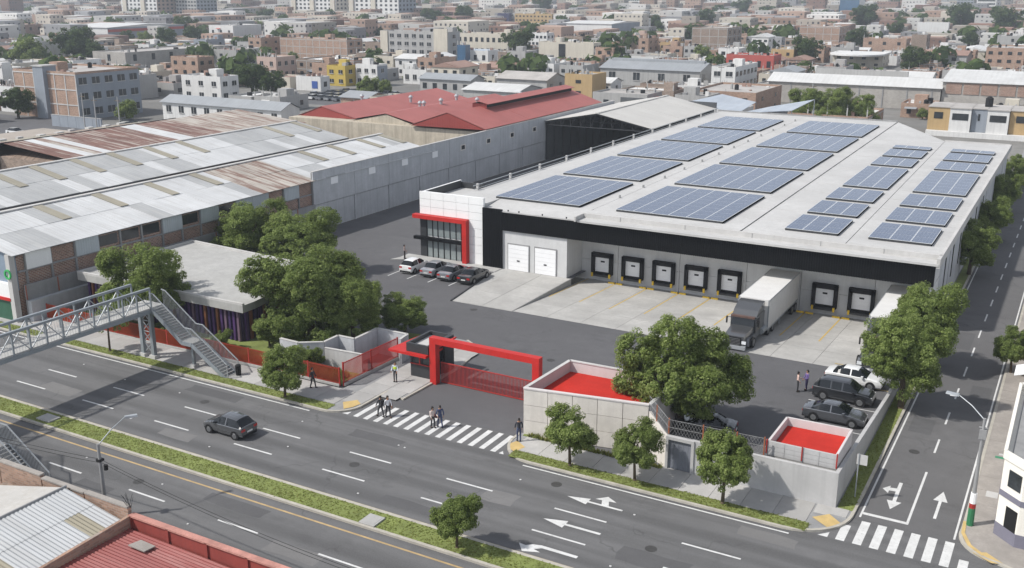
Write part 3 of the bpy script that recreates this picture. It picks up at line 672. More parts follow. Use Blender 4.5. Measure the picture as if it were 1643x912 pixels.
for s in (68.2,75.7,83.2,90.4,110.9,117.3,124.4,130.0):
    m = MB(); a = (-98.2,s,8.78); b = (-93.2,s,7.9); m.hexa([(a[0],s,a[2]),(b[0],s,b[2]),(b[0],s+1.15,b[2]),(a[0],s+1.15,a[2]),(a[0],s,a[2]+.05),(b[0],s,b[2]+.05),(b[0],s+1.15,b[2]+.05),(a[0],s+1.15,a[2]+.05)]); m.build('skylight_strip', M['sheet_tan'], s1)
slope_sheets(s1,-98.4,8.7,-103.3,7.55,Y0,Y1,18,1,lambda i,j,y,x:(M['sheet_rustpale'] if 88<y<104 else M['sheet_white'],None))
m = MB(); m.box(-98.7,-98.1,Y0,Y1,8.76,8.9); m.build('ridge_cap', M['conc_lt'], s1)
m = MB(); m.prism([(-103.2,59),(-88.6,59),(-88.6,131.2),(-103.2,131.2)],0,6.6); m.build('wall', M['brick'], s1)
m = MB(); m.extr([(-104.4,6.6),(-88.4,6.6),(-98.4,8.5)],'y',131.0,131.3); m.extr([(-104.4,6.6),(-88.4,6.6),(-98.4,8.5)],'y',58.9,59.1); m.build('gable', plain('blue_sheet', (.22,.27,.33), .6, .15, .6), s1)
m = MB(); m.box(-104.4,-88.5,58.75,58.99,3.2,6.9); m.build('front_cladding', plain('blue_sheet2', (.20,.25,.31), .6, .15, .6), s1)
M['sheet_side'] = corrug('sheet_side', (.40,.44,.46), 'y', .3, .5, .1, (.3,.3,.3), .4)
y = 60.0; k = 0
pat = ['w','b','s','o','o','o','s','d','s','d','s','s','b','s','b']
for k, p in enumerate(pat):
    y0 = 60.0+2.85*k; y1 = y0+2.8
    if p == 's': m = MB(); m.box(-88.6,-88.32,y0,y1,5.1,6.75); m.build('side_sheet', M['sheet_side'], s1)
    elif p == 'w': m = MB(); m.box(-88.6,-88.36,y0,y1,5.1,6.75); m.build('side_sheet', M['white_wall'], s1)
    elif p in 'od': m = MB(); m.box(-88.6,-88.55,y0+.2,y1-.3,5.4,6.5); m.build('opening', M['win'], s1)
    m = MB(); m.box(-88.6,-88.4,y0-.12,y0+.06,0,6.7); m.build('concrete_post', M['conc_dk'], s1)
m = MB(); m.box(-88.6,-88.42,59.1,102.4,4.95,5.12); m.build('concrete_beam', M['conc_dk'], s1)

s2 = thing('long_shed', 'second long shed from the yard, grey sheet roof with tan skylight strips', 'shed', (-116,100,0))
def base2(i, j, y, x):
    if 97 < y < 108: return M['sheet_white']
    return M['sheet_grey'] if rs_.random() < .9 else M['sheet_white']
slope_sheets(s2,-114.3,9.95,-103.5,8.0,59,129.5,36,2,lambda i,j,y,x:(base2(i,j,y,x),None))
for s in (68.2,74.0,79.4,85.3,91.1,97.2,103.1,121.0,127.6):
    m = MB(); a = (-114.1,s,10.04); b = (-108.2,s,8.95); m.hexa([(a[0],s,a[2]),(b[0],s,b[2]),(b[0],s+1.15,b[2]),(a[0],s+1.15,a[2]),(a[0],s,a[2]+.05),(b[0],s,b[2]+.05),(b[0],s+1.15,b[2]+.05),(a[0],s+1.15,a[2]+.05)]); m.build('skylight_strip', M['sheet_tan'], s2)
slope_sheets(s2,-114.3,9.95,-121.5,8.5,59,129.5,12,1,lambda i,j,y,x:(M['sheet_grey'],None))
m = MB(); m.box(-114.6,-114.0,59,129.5,10.0,10.14); m.build('ridge_cap', M['conc_lt'], s2)
m = MB(); m.box(-103.75,-103.45,59,129.5,7.6,7.98); m.build('dark_strip', M['dark'], s2)  # dark gutter strip along the eave
m = MB(); m.prism([(-121.3,59.2),(-103.8,59.2),(-103.8,129.2),(-121.3,129.2)],0,7.9); m.extr([(-121.3,7.9),(-103.8,7.9),(-114.3,9.75)],'y',129.0,129.3); m.build('wall', M['block'], s2)
s3 = thing('long_shed', 'rust-brown sheet roof with pale streaks behind the grey shed roof', 'shed', (-130,105,0))
def base3(i, j, y, x):
    if y > 122: return M['sheet_rustpale']
    q = rs_.random(); return M['sheet_rust'] if q < .78 else (M['sheet_rustpale'] if q < .93 else M['sheet_white'])
slope_sheets(s3,-138.4,9.3,-122.0,7.9,93,141,30,1,lambda i,j,y,x:(base3(i,j,y,x),None))
m = MB(); m.prism([(-138.2,92),(-122.2,92),(-122.2,141),(-138.2,141)],0,7.6); m.build('wall', M['brick_dull'], s3)
m = MB(); m.box(-138.75,-138.4,92,126,8.9,9.42); m.build('dark_strip', M['black'], s3)  # black strip stands in for the shaded gap between the two roofs
s4 = thing('long_shed', 'farthest brown rusty roof strip beside the long blue-grey parapet', 'shed', (-146,110,0))
slope_sheets(s4,-139.0,9.2,-152.5,7.4,90,126,18,1,lambda i,j,y,x:(M['sheet_rust'] if rs_.random()<.6 else M['sheet_tan'],None))
m = MB(); m.prism([(-152,90),(-139.2,90),(-139.2,126),(-152,126)],0,7.2); m.build('wall', M['brick_dull'], s4)
for k in range(9):
    m = MB(); x, yy = -150.5+rnd.uniform(-.5,.5), 97+3.3*k; m.box(x,x+rnd.uniform(.5,1.1),yy,yy+rnd.uniform(.6,1.4),7.6,8.05); m.build('roof_block', M['conc_lt'], s4)
s5 = thing('flat_building', 'long low building with tan flat roof and pale blue parapet left of the utility poles', 'building', (-168,115,0))
m = MB(); m.box(-176,-164.5,98,127,0,5.0); m.build('wall', plain('pale_blue_wall', (.46,.50,.56), .7, .1, .4, kind='World', streak=.2), s5); m = MB(); m.box(-175.7,-164.8,98.3,126.7,5.0,5.06); m.build('roof', plain('tan_roof', (.33,.29,.25), .9, .15, .3), s5)

# ------------------------------------------------------------------ red roofed works
rw = thing('red_roof_works', 'cluster of red metal gable roofs with turbine vents behind the grey wall', 'factory', (-108,150,0))
M['red_sheet'] = corrug('red_sheet', (.34,.105,.092), 'y', .6, .6, .1, (.40,.17,.15), .35, bump=.35)
M['red_gable'] = corrug('red_gable', (.26,.045,.038), 'x', .5, .5, .1, (.25,.04,.04), .3, bump=.6)
def red_gable(xl, xr_, xc, ze_l, ze_r, zr, y0, y1, gable=True, nm=0):
    slope_sheets(rw,xc,zr,xr_,ze_r,y0,y1,6,1,lambda i,j,y,x:(M['red_sheet'],None)); slope_sheets(rw,xc,zr,xl,ze_l,y0,y1,6,1,lambda i,j,y,x:(M['red_sheet'],None))
    if gable:
        m = MB(); m.extr([(xl+.2,ze_l-.1),(xr_-.2,ze_r-.1),(xc,zr-.1)],'y',y0+.1,y0+.3); m.build('gable', M['red_gable'], rw)
red_gable(-104.0,-88.4,-96.1,8.0,8.2,10.6,147.2,194)
red_gable(-118.4,-104.0,-110.5,7.9,8.0,9.4,149.0,188,False)
red_gable(-132.5,-118.4,-126.5,7.5,7.8,9.6,150.5,190)
m = MB(); m.box(-132.3,-88.5,147.9,190,0,7.6); m.build('wall', plain('stained_beige', (.45,.40,.32), .9, .2, .5, kind='World', streak=.6), rw)
m = MB(); m.extr([(-118,7.6),(-104.2,7.6),(-110.5,9.2)],'y',149.2,149.4); m.build('gable', plain('stained_beige2', (.45,.40,.32), .9, .2, .5, kind='World', streak=.6), rw)
m = MB(); m.box(-97.6,-94.6,158,192,10.3,11.1); m.build('ridge_monitor', M['red_gable'], rw)
slope_sheets(rw,-96.1,11.55,-94.0,11.1,157.5,192.5,4,1,lambda i,j,y,x:(M['red_sheet'],None)); slope_sheets(rw,-96.1,11.55,-98.4,11.1,157.5,192.5,4,1,lambda i,j,y,x:(M['red_sheet'],None))
m = MB(); m.box(-94.55,-94.45,158,192,10.45,11.05); m.build('monitor_louvre', M['black'], rw)
for (x, y, z) in ((-113,165,9.0),(-110,166.5,9.5),(-116,168,8.5),(-112.5,176,9.3),(-107,175,9.0),(-121,172,9.0),(-128,165,9.5),(-101,182,9.9)):
    m = MB(); m.tube((x,y,z-.4),(x,y,z+.45),.28,.28,8)
    for k in range(4): m.tube((x,y,z+.45+.15*k),(x,y,z+.6+.15*k),.42*(1,1.12,1.0,.7)[k],.42*(1.12,1.0,.7,.2)[k],10)
    m.build('turbine_vent', M['steel_lt'], rw)

# ------------------------------------------------------------------ purple-slatted pavilion
pp = thing('pavilion', 'low pavilion with flat concrete roof and purple slatted walls behind the footbridge stairs', 'building', (-75,70,0))
m = MB(); m.box(-86.3,-65.4,65.2,77.6,0,3.15); m.build('wall', plain('dark_purple', (.030,.016,.05), .7, .3, .6), pp)
m = MB(); m.prism([(-86.9,64.4),(-64.6,64.5),(-64.6,66.1),(-66.5,78.0),(-86.6,79.6)],3.15,3.85); m.build('roof', M['conc'], pp)
m = MB(); m.prism([(-86.9,64.4),(-64.6,64.5),(-64.6,64.75),(-86.9,64.65)],3.85,4.05); m.prism([(-86.9,64.66),(-86.6,64.66),(-86.3,79.6),(-86.6,79.6)],3.85,4.05); m.prism([(-86.2,79.3),(-66.5,77.7),(-66.5,78.0),(-86.2,79.6)],3.85,4.05); m.build('roof_edge', M['conc_lt'], pp)
pcol = [plain('slat_purple', (.075,.032,.13), .55, .25, .5), plain('slat_violet', (.05,.028,.10), .55, .2, .5), plain('slat_rust', (.20,.075,.035), .6, .35, .7), plain('slat_mauve', (.15,.095,.14), .55, .3, .6)]
n_sl = 40
for k in range(n_sl):
    x = -86.2 + k*.52; m = MB(); m.box(x, x+.26, 64.95, 65.18, .1, 3.14); q = (k*7) % 11
    m.build('slat', pcol[0 if q < 4 else 1 if q < 7 else 2 if q < 9 else 3], pp)
for k in range(20):
    y = 65.4+k*.6; m = MB(); m.box(-65.38,-65.2,y,y+.3,.1,3.14); m.build('slat', pcol[(k*5)%3], pp)

# ------------------------------------------------------------------ fences and garden walls left of the gate
def picket_fence(name, label, p, q, z0, z1, pitch, w, mats, posts=3.2, kerb=True, mid=None):
    p, q = Vector(p), Vector(q); L = (q-p).length; d = (q-p).normalized(); t = thing(name, label, 'fence', (p.x, p.y, 0))
    n = int(L/pitch); m = MB()
    for i in range(n+1):
        c = p + d*(i*pitch); m.beam((c.x,c.y,z0),(c.x,c.y,z1),w,.03,0,(d.x,d.y,0))
    o = m.build('pickets', mats[0], t); o['kind'] = 'stuff'
    for z in ((z0+.08, z1-.08) if mid is None else (z0+.08, mid, z1-.08)):
        m = MB(); m.beam((p.x,p.y,z),(q.x,q.y,z),.06,.05); m.build('rail', mats[1], t)
    k = max(1, int(L/posts))
    for i in range(k+1):
        c = p + d*(L*i/k); m = MB(); m.box(c.x-.05,c.x+.05,c.y-.05,c.y+.05,.1,z1+.04); m.build('post', mats[1], t)
    if kerb: m = MB(); m.beam((p.x,p.y,z0/2+.05),(q.x,q.y,z0/2+.05),.26,z0-.1 if z0>.25 else .2); m.build('plinth', M['conc'], t)
    return t
picket_fence('picket_fence','orange-red slatted fence along the pavement below the footbridge stairs',(-86.8,60.45),(-50.75,60.9),.3,1.7,.12,.085,(M['orange_fence'],M['red_fence']))
picket_fence('picket_fence','tall red barred fence running from the pavement to the guard booth',(-50.5,61.1),(-50.2,68.3),.35,2.15,.14,.05,(M['red_fence'],M['red_fence']))
gwz = thing('garden_wall','zigzag grey garden wall behind the red fence under the big trees','wall',(-53,66,0))
def wall_path(parent, pts, h, w, mat, nm='wall_panel'):
    for a, b in zip(pts[:-1], pts[1:]):
        m = MB(); m.beam((a[0],a[1],h/2),(b[0],b[1],h/2),w,h); m.build(nm, mat, parent)
        m = MB(); m.beam((a[0],a[1],h+.02),(b[0],b[1],h+.02),w+.06,.05); m.build('coping', M['conc_lt'], parent)
wall_path(gwz,[(-58.6,62.7),(-56.5,62.6),(-54.7,63.8),(-54.7,65.75),(-52.9,65.75),(-52.9,69.0),(-49.6,69.0),(-49.4,67.6)],2.35,.2,M['grey_wall'])
wall_path(gwz,[(-54.5,63.7),(-50.75,63.95)],1.9,.18,M['lot_wall'])
m = MB(); m.prism([(-86.5,60.7),(-50.9,60.9),(-50.8,63.8),(-54.5,63.6),(-57,62.4),(-64.5,64.2),(-86.5,64.2)],.0,.16); struct('planting_bed', m, M['turf'])
grass_patch('dark planting under trees between the orange fence and the purple pavilion', [(-86,-57.5,60.8,62.3),(-57,-51.2,61.2,63.3)], 5000, .15, .4)
m = MB(); m.prism([(-87.5,66),(-50.5,75.5),(-50.3,69.3),(-54.5,69.2),(-54.9,64),(-57,62.8),(-64,64)],.0,.05); struct('planting_bed', m, M['turf'])
# ------------------------------------------------------------------ gate portal, gate, booth
gp = thing('gate_portal','tall red portal frame over the sliding entrance gate','gate portal',(-39.6,65.5,0))
m = MB(); m.box(-44.72,-44.12,65.2,65.8,0,4.08); m.build('post', M['red'], gp)
m = MB(); m.box(-35.1,-34.5,65.2,65.8,0,4.08); m.build('post', M['red'], gp)
m = MB(); m.box(-44.12,-35.1,65.2,65.8,3.58,4.08); m.build('beam', M['red'], gp)
m = MB(); m.beam((-44.3,65.8,3.1),(-44.3,68.6,3.1),.16,.12); m.build('tie_bar', M['red'], gp)
sg = thing('sliding_gate','red barred sliding gate closed under the portal','gate',(-39.3,65.9,0))
m = MB()
for k in range(74): x = -44.0+.127*k; m.box(x-.022,x+.022,65.88,65.93,.12,1.8)
o = m.build('bars', M['red_fence'], sg); o['kind'] = 'stuff'
for z in (.08,1.8): m = MB(); m.box(-44.05,-34.6,65.86,65.95,z-.04,z+.04); m.build('rail', M['red_fence'], sg)
mm_ = MB(); mm_.box(-44.05,-34.6,65.96,65.97,.12,1.76)
bo = thing('guard_booth','dark grey guard booth with red canopy beside the red portal','guard booth',(-46,67.2,.13))
m = MB(); m.box(-47.0,-44.92,65.72,68.7,.13,1.28); m.build('lower_wall', M['dark'], bo)
m = MB(); m.box(-46.95,-44.97,65.78,68.65,1.28,2.2); m.build('glazing', M['glass'], bo)
m = MB()
for x, y in ((-47.0,65.72),(-46.05,65.72),(-45.1,65.72),(-47.0,68.5),(-45.1,68.5),(-47.0,67.1)): m.box(x,x+.18,y,y+.18,1.28,2.25)
m.build('frame', M['dark'], bo)
m = MB(); m.box(-46.12,-46.0,65.68,65.74,1.28,2.25); m.box(-47.02,-44.9,65.66,65.74,1.24,1.33); m.build('red_trim', M['red_fence'], bo)
m = MB(); m.prism([(-48.75,65.0),(-44.9,64.9),(-44.9,68.9),(-48.35,68.9)],2.25,2.45); m.build('canopy', M['red'], bo)
m = MB(); m.box(-47.1,-44.9,65.3,65.5,2.45,3.2); m.box(-47.1,-44.9,68.7,68.9,2.45,3.2); m.box(-47.1,-46.9,65.5,68.7,2.45,3.2); m.box(-45.1,-44.9,65.5,68.7,2.45,3.2); m.build('roof_parapet', M['dark'], bo)
m = MB(); m.box(-46.9,-45.1,65.5,68.7,2.45,2.85); m.build('roof', M['conc_lt'], bo)
m = MB(); m.box(-44.9,-44.7,67.5,68.9,.13,3.2); m.build('side_fin', M['dark'], bo)

# ------------------------------------------------------------------ red-roofed boxes and lot walls right of the gate
b1 = thing('panel_wall_enclosure','beige panelled enclosure with bright red floor right of the gate','enclosure',(-28.5,63.5,0))
A_, B_ = Vector((-33.1,60.25)), Vector((-24.0,61.85)); dd = (B_-A_)
for i in range(5):
    p, q = A_+dd*(i/5), A_+dd*((i+1)/5)
    for k in range(3):
        m = MB(); g = dd.normalized()*.02; m.beam((p.x+g.x,p.y+g.y,.64+1.22*k),(q.x-g.x,q.y-g.y,.64+1.22*k),.16,1.19); m.build('precast_panel', M['beige_panel'], b1)
m = MB(); m.beam((A_.x,A_.y+.1,1.85),(B_.x,B_.y+.1,1.85),.12,3.6); m.build('core_wall', M['conc_dk'], b1)
m = MB(); m.beam((A_.x,A_.y+.03,3.74),(B_.x,B_.y+.03,3.74),.3,.09); m.build('coping', M['pale_mauve'], b1)
for (a, b) in (((-33.05,60.3),(-32.7,67.0)),((-32.7,67.0),(-24.0,67.3)),((-24.0,67.3),(-24.0,61.9))):
    m = MB(); m.beam((a[0],a[1],1.85),(b[0],b[1],1.85),.18,3.7); m.build('side_wall', M['pale_mauve'], b1)
    m = MB(); m.beam((a[0],a[1],3.73),(b[0],b[1],3.73),.28,.07); m.build('coping', M['conc_lt'], b1)
m = MB(); m.prism([(-32.95,60.45),(-24.1,62.0),(-24.1,67.2),(-32.6,66.9)],2.75,2.85); m.build('red_floor', M['red_floor'], b1)
b2 = thing('panel_wall_enclosure','small square enclosure with red floor on the corner of the lot wall','enclosure',(-13.2,63.4,0))
for (a, b) in (((-15.35,61.35),(-15.3,65.55)),((-15.3,65.55),(-11.0,65.65)),((-11.0,65.65),(-11.0,61.3))):
    m = MB(); m.beam((a[0],a[1],1.65),(b[0],b[1],1.65),.15,3.3); m.build('side_wall', M['pale_mauve'], b2)
m = MB(); m.box(-15.4,-10.95,61.22,61.36,0,3.27); m.build('front_wall', M['conc'], b2)
for i in range(4):
    for k in range(3): m = MB(); m.box(-15.38+1.11*i,-14.3+1.11*i,61.19,61.22,2.3+.33*k,2.61+.33*k); m.build('tile', M['lot_wall'], b2)
m = MB(); m.prism([(-15.2,61.45),(-11.1,61.4),(-11.1,65.55),(-15.2,65.45)],2.6,2.72); m.build('red_floor', M['red_floor'], b2)
for x in (-15.45,-13.15,-10.95): m = MB(); m.box(x-.04,x+.04,61.12,61.2,2.4,3.4); m.build('red_post', M['red_fence'], b2)
fw = thing('lot_wall','pale grey wall wrapping the street corner of the car park','wall',(-15,60.4,0))
m = MB(); m.box(-20.05,-10.6,60.3,60.55,0,2.5); m.build('front_wall', M['lot_wall'], fw)
m = MB(); m.extr([(60.55,0),(100,0),(100,1.1),(79,1.15),(60.55,2.5)],'x',-10.85,-10.6); m.build('street_wall', M['lot_wall'], fw)
m = MB()
n = 8; top = [(-24.0+1.95*i/n, 61.85-1.55*i/n, 2.45+.85*(1-i/n)**1.4) for i in range(n+1)]
for a, b in zip(top[:-1], top[1:]):
    m.hexa([(a[0],a[1],0),(b[0],b[1],0),(b[0]+.12,b[1]+.12,0),(a[0]+.12,a[1]+.12,0),a,b,(b[0]+.12,b[1]+.12,b[2]),(a[0]+.12,a[1]+.12,a[2])])
m.build('curved_wall', M['beige_panel'], fw)
m = MB(); m.box(-22.05,-21.88,60.2,60.5,0,2.5); m.box(-20.25,-20.05,60.2,60.58,0,2.5); m.box(-21.88,-20.25,60.2,60.5,2.28,2.5); m.build('door_frame', M['lot_wall'], fw)
m = MB(); m.box(-21.88,-20.25,60.36,60.42,.12,2.28); m.build('door', plain('grey_door', (.17,.18,.21), .5, .08, 1.0), fw)
for k in range(5): m = MB(); m.box(-21.86+.33*k,-21.84+.33*k,60.345,60.36,.14,2.26); m.build('door_rib', M['steel'], fw)
wf = thing('wire_fence','wire mesh fence with rusty orange posts on top of the lot wall','fence',(-19,60.5,2.4))
m = MB()
pts = [(-24.0,61.9,3.3),(-22.0,60.5,2.5),(-15.4,60.75,2.5)]
for a, b in zip(pts[:-1], pts[1:]):
    a, b = Vector(a), Vector(b); L = (b-a).length; n = int(L/.22)
    for i in range(n):
        p = a+(b-a)*(i/n); q = a+(b-a)*(min(n,i+3)/n)
        m.beam(p, (q.x,q.y,q.z+1.1), .014); m.beam((p.x,p.y,p.z+1.1), q, .014)
    for z in (0,.55,1.1): m.beam(a+Vector((0,0,z)), b+Vector((0,0,z)), .025)
o = m.build('wire_mesh', M['conc_dk'], wf); o['kind'] = 'stuff'
M['rust'] = plain('rusty_post', (.30,.10,.045), .8, .3, 3.0)
for x, y, z in ((-23.2,61.35,2.8),(-22.0,60.55,2.4),(-19.6,60.6,2.4),(-17.3,60.65,2.4),(-15.5,60.75,2.4)): m = MB(); m.box(x-.04,x+.04,y-.04,y+.04,z,z+1.3); m.build('post', M['rust'], wf)
# wheel stops
ws = MB(); ws.extr([(-.12,0),(.12,0),(.08,.16),(-.08,.16)],'x',-.38,.38); wsm = mesh_from('wheel_stop', ws.v, ws.f, M['yellow'])
nmw = ('below the first dock door','below the second dock door','below the third dock door','below the fourth dock door','beside the lorry trailer','left of the last bay line')
for (x, g) in ((-44.3,0),(-40.5,1),(-36.75,2),(-33.1,3),(-22.95,4),(-19.3,5)):
    for s, sd_ in ((-1,'left'),(1,'right')):
        o = piece('wheel_stop', wsm, None, (x+.48*s, 102.1, az(102.1)+.02)); tag(o, 'yellow wheel stop %s, %s of the bay line' % (nmw[g], sd_), 'wheel stop', 'yellow wheel stops at the docks')

# ------------------------------------------------------------------ footbridge with two stairs
fb = thing('footbridge','grey steel truss footbridge crossing the avenue with stairs at both ends','footbridge',(-69.6,47,0))
ST, SL = M['steel'], M['steel_lt']
m = MB(); m.box(-70.75,-68.45,35.6,58.9,4.85,5.0); m.build('deck', M['conc'], fb)
XN, XF = -68.45, -70.75
for X in (XN, XF):
    m = MB(); m.box(X-.11,X+.11,35.6,57.6,6.62,6.82); m.build('top_chord', ST, fb)
    m = MB(); m.box(X-.1,X+.1,35.6,58.9,4.55,4.85); m.build('bottom_chord', ST, fb)
    n = 15; dy = 22.0/n
    for i in range(n+1):
        m = MB(); m.box(X-.06,X+.06,35.6+dy*i-.06,35.6+dy*i+.06,4.85,6.62); m.build('truss_post', ST, fb)
    for i in range(n):
        y0 = 35.6+dy*i; m = MB(); a, b = ((4.9,6.6) if i % 2 else (6.6,4.9)); m.beam((X,y0,a),(X,y0+dy,b),.07); m.build('truss_diagonal', SL, fb)
    m = MB()
    for i in range(88): y = 35.7+.25*i; m.box(X+(.04 if X<-70 else -.05),X+(.055 if X<-70 else -.035),y-.008,y+.008,5.0,6.1)
    o = m.build('guard_bars', SL, fb); o['kind'] = 'stuff'
for yb in (58.0, 36.6):
    tw = []
    for x in (-70.45,-69.15):
        m = MB(); m.box(x-.17,x+.17,yb-.17,yb+.17,.1,4.6); m.build('column', ST, fb)
        m = MB(); m.box(x-.35,x+.35,yb-.3,yb+.3,.08,.42); m.build('footing', M['conc_lt'], fb)
    m = MB()
    for k in range(4):
        z = .5+k*1.0; m.beam((-70.3,yb,z),(-69.3,yb,z+1.0),.06); m.beam((-69.3,yb,z),(-70.3,yb,z+1.0),.06); m.beam((-70.3,yb,z+1.0),(-69.3,yb,z+1.0),.06)
    m.build('cross_bracing', SL, fb)
def stairs(y0, y1, sx):
    zt = 5.0; path = [(-68.5+sx,5.0),(-65.1+sx,2.5),(-63.9+sx,2.5),(-60.2+sx,.12)]
    for yy in (y0, y1):
        m = MB()
        for a, b in zip(path[:-1], path[1:]): m.beam((a[0],yy,a[1]-.12),(b[0],yy,b[1]-.12),.09,.34)
        m.build('stringer', ST, fb)
        m = MB(); P_ = [(-68.45+sx,6.35),(-68.0+sx,6.3),(-64.55+sx,3.85),(-63.75+sx,3.85),(-59.95+sx,1.35)]
        for a, b in zip(P_[:-1], P_[1:]): m.beam((a[0],yy,a[1]),(b[0],yy,b[1]),.07)
        m.beam((-59.95+sx,yy,1.35),(-59.95+sx,yy,.15),.06); m.build('handrail', SL, fb)
        m = MB()
        for k in range(56):
            x = -68.3+sx+.149*k
            zt_ = np.interp(x,[p[0] for p in P_],[p[1] for p in P_]); zb = np.interp(x,[p[0] for p in path],[p[1] for p in path])
            m.beam((x,yy,zb),(x,yy,zt_),.022)
        o = m.build('balusters', SL, fb); o['kind'] = 'stuff'
    for (xa,za,xb,zb,n) in ((-68.5,5.0,-65.1,2.5,14),(-63.9,2.5,-60.2,.12,14)):
        for i in range(n):
            x = xa+sx+(xb-xa)*(i+.5)/n; z = za+(zb-za)*(i+1)/n; m = MB(); m.box(x-.16,x+.15,y0+.05,y1-.05,z-.02,z+.04); m.build('stair_tread', M['conc_dk'], fb)
            m = MB(); m.box(x-.16,x-.14,y0+.05,y1-.05,z-.1,z+.1); m.build('stair_nosing', SL, fb)
    m = MB(); m.box(-65.15+sx,-63.85+sx,y0+.05,y1-.05,2.44,2.52); m.build('landing', M['conc'], fb)
    for x in (-64.5+sx,):
        m = MB(); m.box(x-.12,x+.12,(y0+y1)/2-.12,(y0+y1)/2+.12,.1,2.42); m.build('stair_column', ST, fb); m = MB(); m.box(x-.28,x+.28,(y0+y1)/2-.28,(y0+y1)/2+.28,.1,.35); m.build('footing', M['conc_lt'], fb)
stairs(57.55,58.85,0); stairs(36.35,37.45,4.1)
m = MB(); m.box(-68.4,-64.3,36.3,37.5,4.85,5.0); m.build('landing', M['conc'], fb)
lit = MB(); lit.tube((-59.75,58.6,.13),(-59.75,58.6,.95),.22,.25,10); lit.tube((-59.75,58.6,.95),(-59.75,58.6,1.05),.27,.2,10); tag(lit.build('litter_bin', M['rubber']), 'dark litter bin at the foot of the footbridge stairs', 'litter bin')

# ------------------------------------------------------------------ lamp posts, poles, sign
def lamp(name, label, base, top, arm, mats, head=(0,1,0)):
    t = thing(name, label, 'street lamp', base); m = MB(); b = Vector(base); m.tube(b, (b.x,b.y,top), .14, .085, 10); m.build('pole', mats[0], t)
    m = MB(); a = Vector((b.x,b.y,top-.1)); e = Vector(arm); mid = (a+e)/2 + Vector((0,0,.12)); m.tube(a,mid,.036,.032,6); m.tube(mid,e,.032,.028,6); m.build('arm', SL, t)
    m = MB(); d = Vector(head).normalized(); f = e+d*.75; s = Vector((-d.y,d.x,0))*.16
    m.hexa([e-s*.6+Vector((0,0,-.08)), e+s*.6+Vector((0,0,-.08)), f+s+Vector((0,0,-.06)), f-s+Vector((0,0,-.06)), e-s*.5+Vector((0,0,.07)), e+s*.5+Vector((0,0,.07)), f+s*.8+Vector((0,0,.05)), f-s*.8+Vector((0,0,.05))]); h = m.build('lamp_head', M['steel_lt'], t)
    m = MB(); c = (e+f)/2; m.box(c.x-.14,c.x+.14,c.y-.14,c.y+.14,c.z-.11,c.z-.08); m.build('lens', M['door_white'], h); return t
lamp('street_lamp','concrete street lamp with angled arm on the near pavement above the metal roof',(-50.02,37.0,.12),4.95,(-50.02,39.15,5.9),(M['conc_dk'],),(.55,.85,0))
rl = lamp('street_lamp','street lamp with green and white painted base on the right pavement',(-2.96,62.2,.12),7.2,(-4.58,63.2,8.0),(M['conc_dk'],),(-1,.2,0))
g1 = plain('pole_green', (.03,.16,.07), .6, .1, 2.0)
m = MB(); m.tube((-2.96,62.2,.13),(-2.96,62.2,1.3),.215,.2,10); m.build('green_band', g1, rl)
m = MB(); m.tube((-2.96,62.2,1.3),(-2.96,62.2,1.62),.2,.195,10); m.build('red_band', M['red_fence'], rl)
m = MB(); m.tube((-2.96,62.2,1.62),(-2.96,62.2,2.3),.195,.185,10); m.build('white_band', M['door_white'], rl)
m = MB(); m.box(-3.15,-2.75,62.05,62.35,5.9,6.5); m.tube((-3.2,62.2,6.6),(-2.7,62.2,6.6),.05); m.build('junction_box', M['conc_dk'], rl)
sn = thing('road_sign','back of a square road sign on a thin post beside the lot wall','sign',(-9.83,62.33,.14))
m = MB(); m.tube((-9.83,62.33,.14),(-9.83,62.33,3.2),.04); m.build('post', SL, sn)
m = MB(); m.box(-9.95,-9.3,62.36,62.39,2.45,3.15); m.build('plate', M['conc_lt'], sn)
# overhead cables on the near side
cb = thing('overhead_cable','two sagging dark overhead cables strung from the near lamp post','cable',(-50,37,4.2))
for dz, dyv in ((0,0),(-.35,.15)):
    m = MB(); prev = None
    for seg in ((-85,3.6,-50.02,3.95),(-50.02,3.95,-18,2.6)):
        for i in range(25):
            t = i/24; x = seg[0]+(seg[2]-seg[0])*t; z = seg[1]+(seg[3]-seg[1])*t - .9*4*t*(1-t) + dz; p = (x, 37.0+dyv, z)
            if prev and (Vector(p)-Vector(prev)).length > .01: m.tube(prev, p, .018, .018, 4, 0, False)
            prev = p
    m.build('cable', M['rubber'], cb)
m = MB(); m.box(-50.2,-49.85,36.85,37.2,3.8,3.95); m.tube((-49.6,37.05,3.3),(-49.6,37.05,3.62),.13); m.build('clamp', M['rubber'], cb)

# ------------------------------------------------------------------ near-left roofs
nb = thing('metal_roof_shed','small shed with corrugated silver gable roof in the near left corner','shed',(-50,32,0))
def corr_slope(parent, xr, zr, xe, ze, y0, y1, mats, pitch=.24, amp=.045, n_strip=None):
    # real corrugation: ribs run down the slope; each sheet about 1 m wide
    ns = max(1, int((y1-y0)/1.0)); w = (y1-y0)/ns
    for j in range(2):
        ta, tb = j*.5, (j+1)*.5+.01
        for i in range(ns):
            V = []; F = []; k = 9; lift = .02*(1-j)
            for q in range(k):
                y = y0+w*i+w*q/(k-1); dz = amp*(q % 2)+lift
                V += [(xr+(xe-xr)*ta, y, zr+(ze-zr)*ta+dz), (xr+(xe-xr)*tb, y, zr+(ze-zr)*tb+dz)]
            for q in range(k-1): F.append((2*q, 2*q+1, 2*q+3, 2*q+2) if xe > xr else (2*q+1, 2*q, 2*q+2, 2*q+3))
            link_mesh('roof_sheet', mesh_from('roof_sheet', V, F, mats(i, j), None, parent), parent)
M['sheet_near'] = corrug('sheet_near', (.43,.44,.445), 'y', 3.0, .6, .1, (.30,.29,.27), .5, bump=0)
M['sheet_near_tan'] = corrug('sheet_near_tan', (.30,.27,.20), 'y', 3.0, .6, .1, (.2,.18,.13), .4, bump=0)
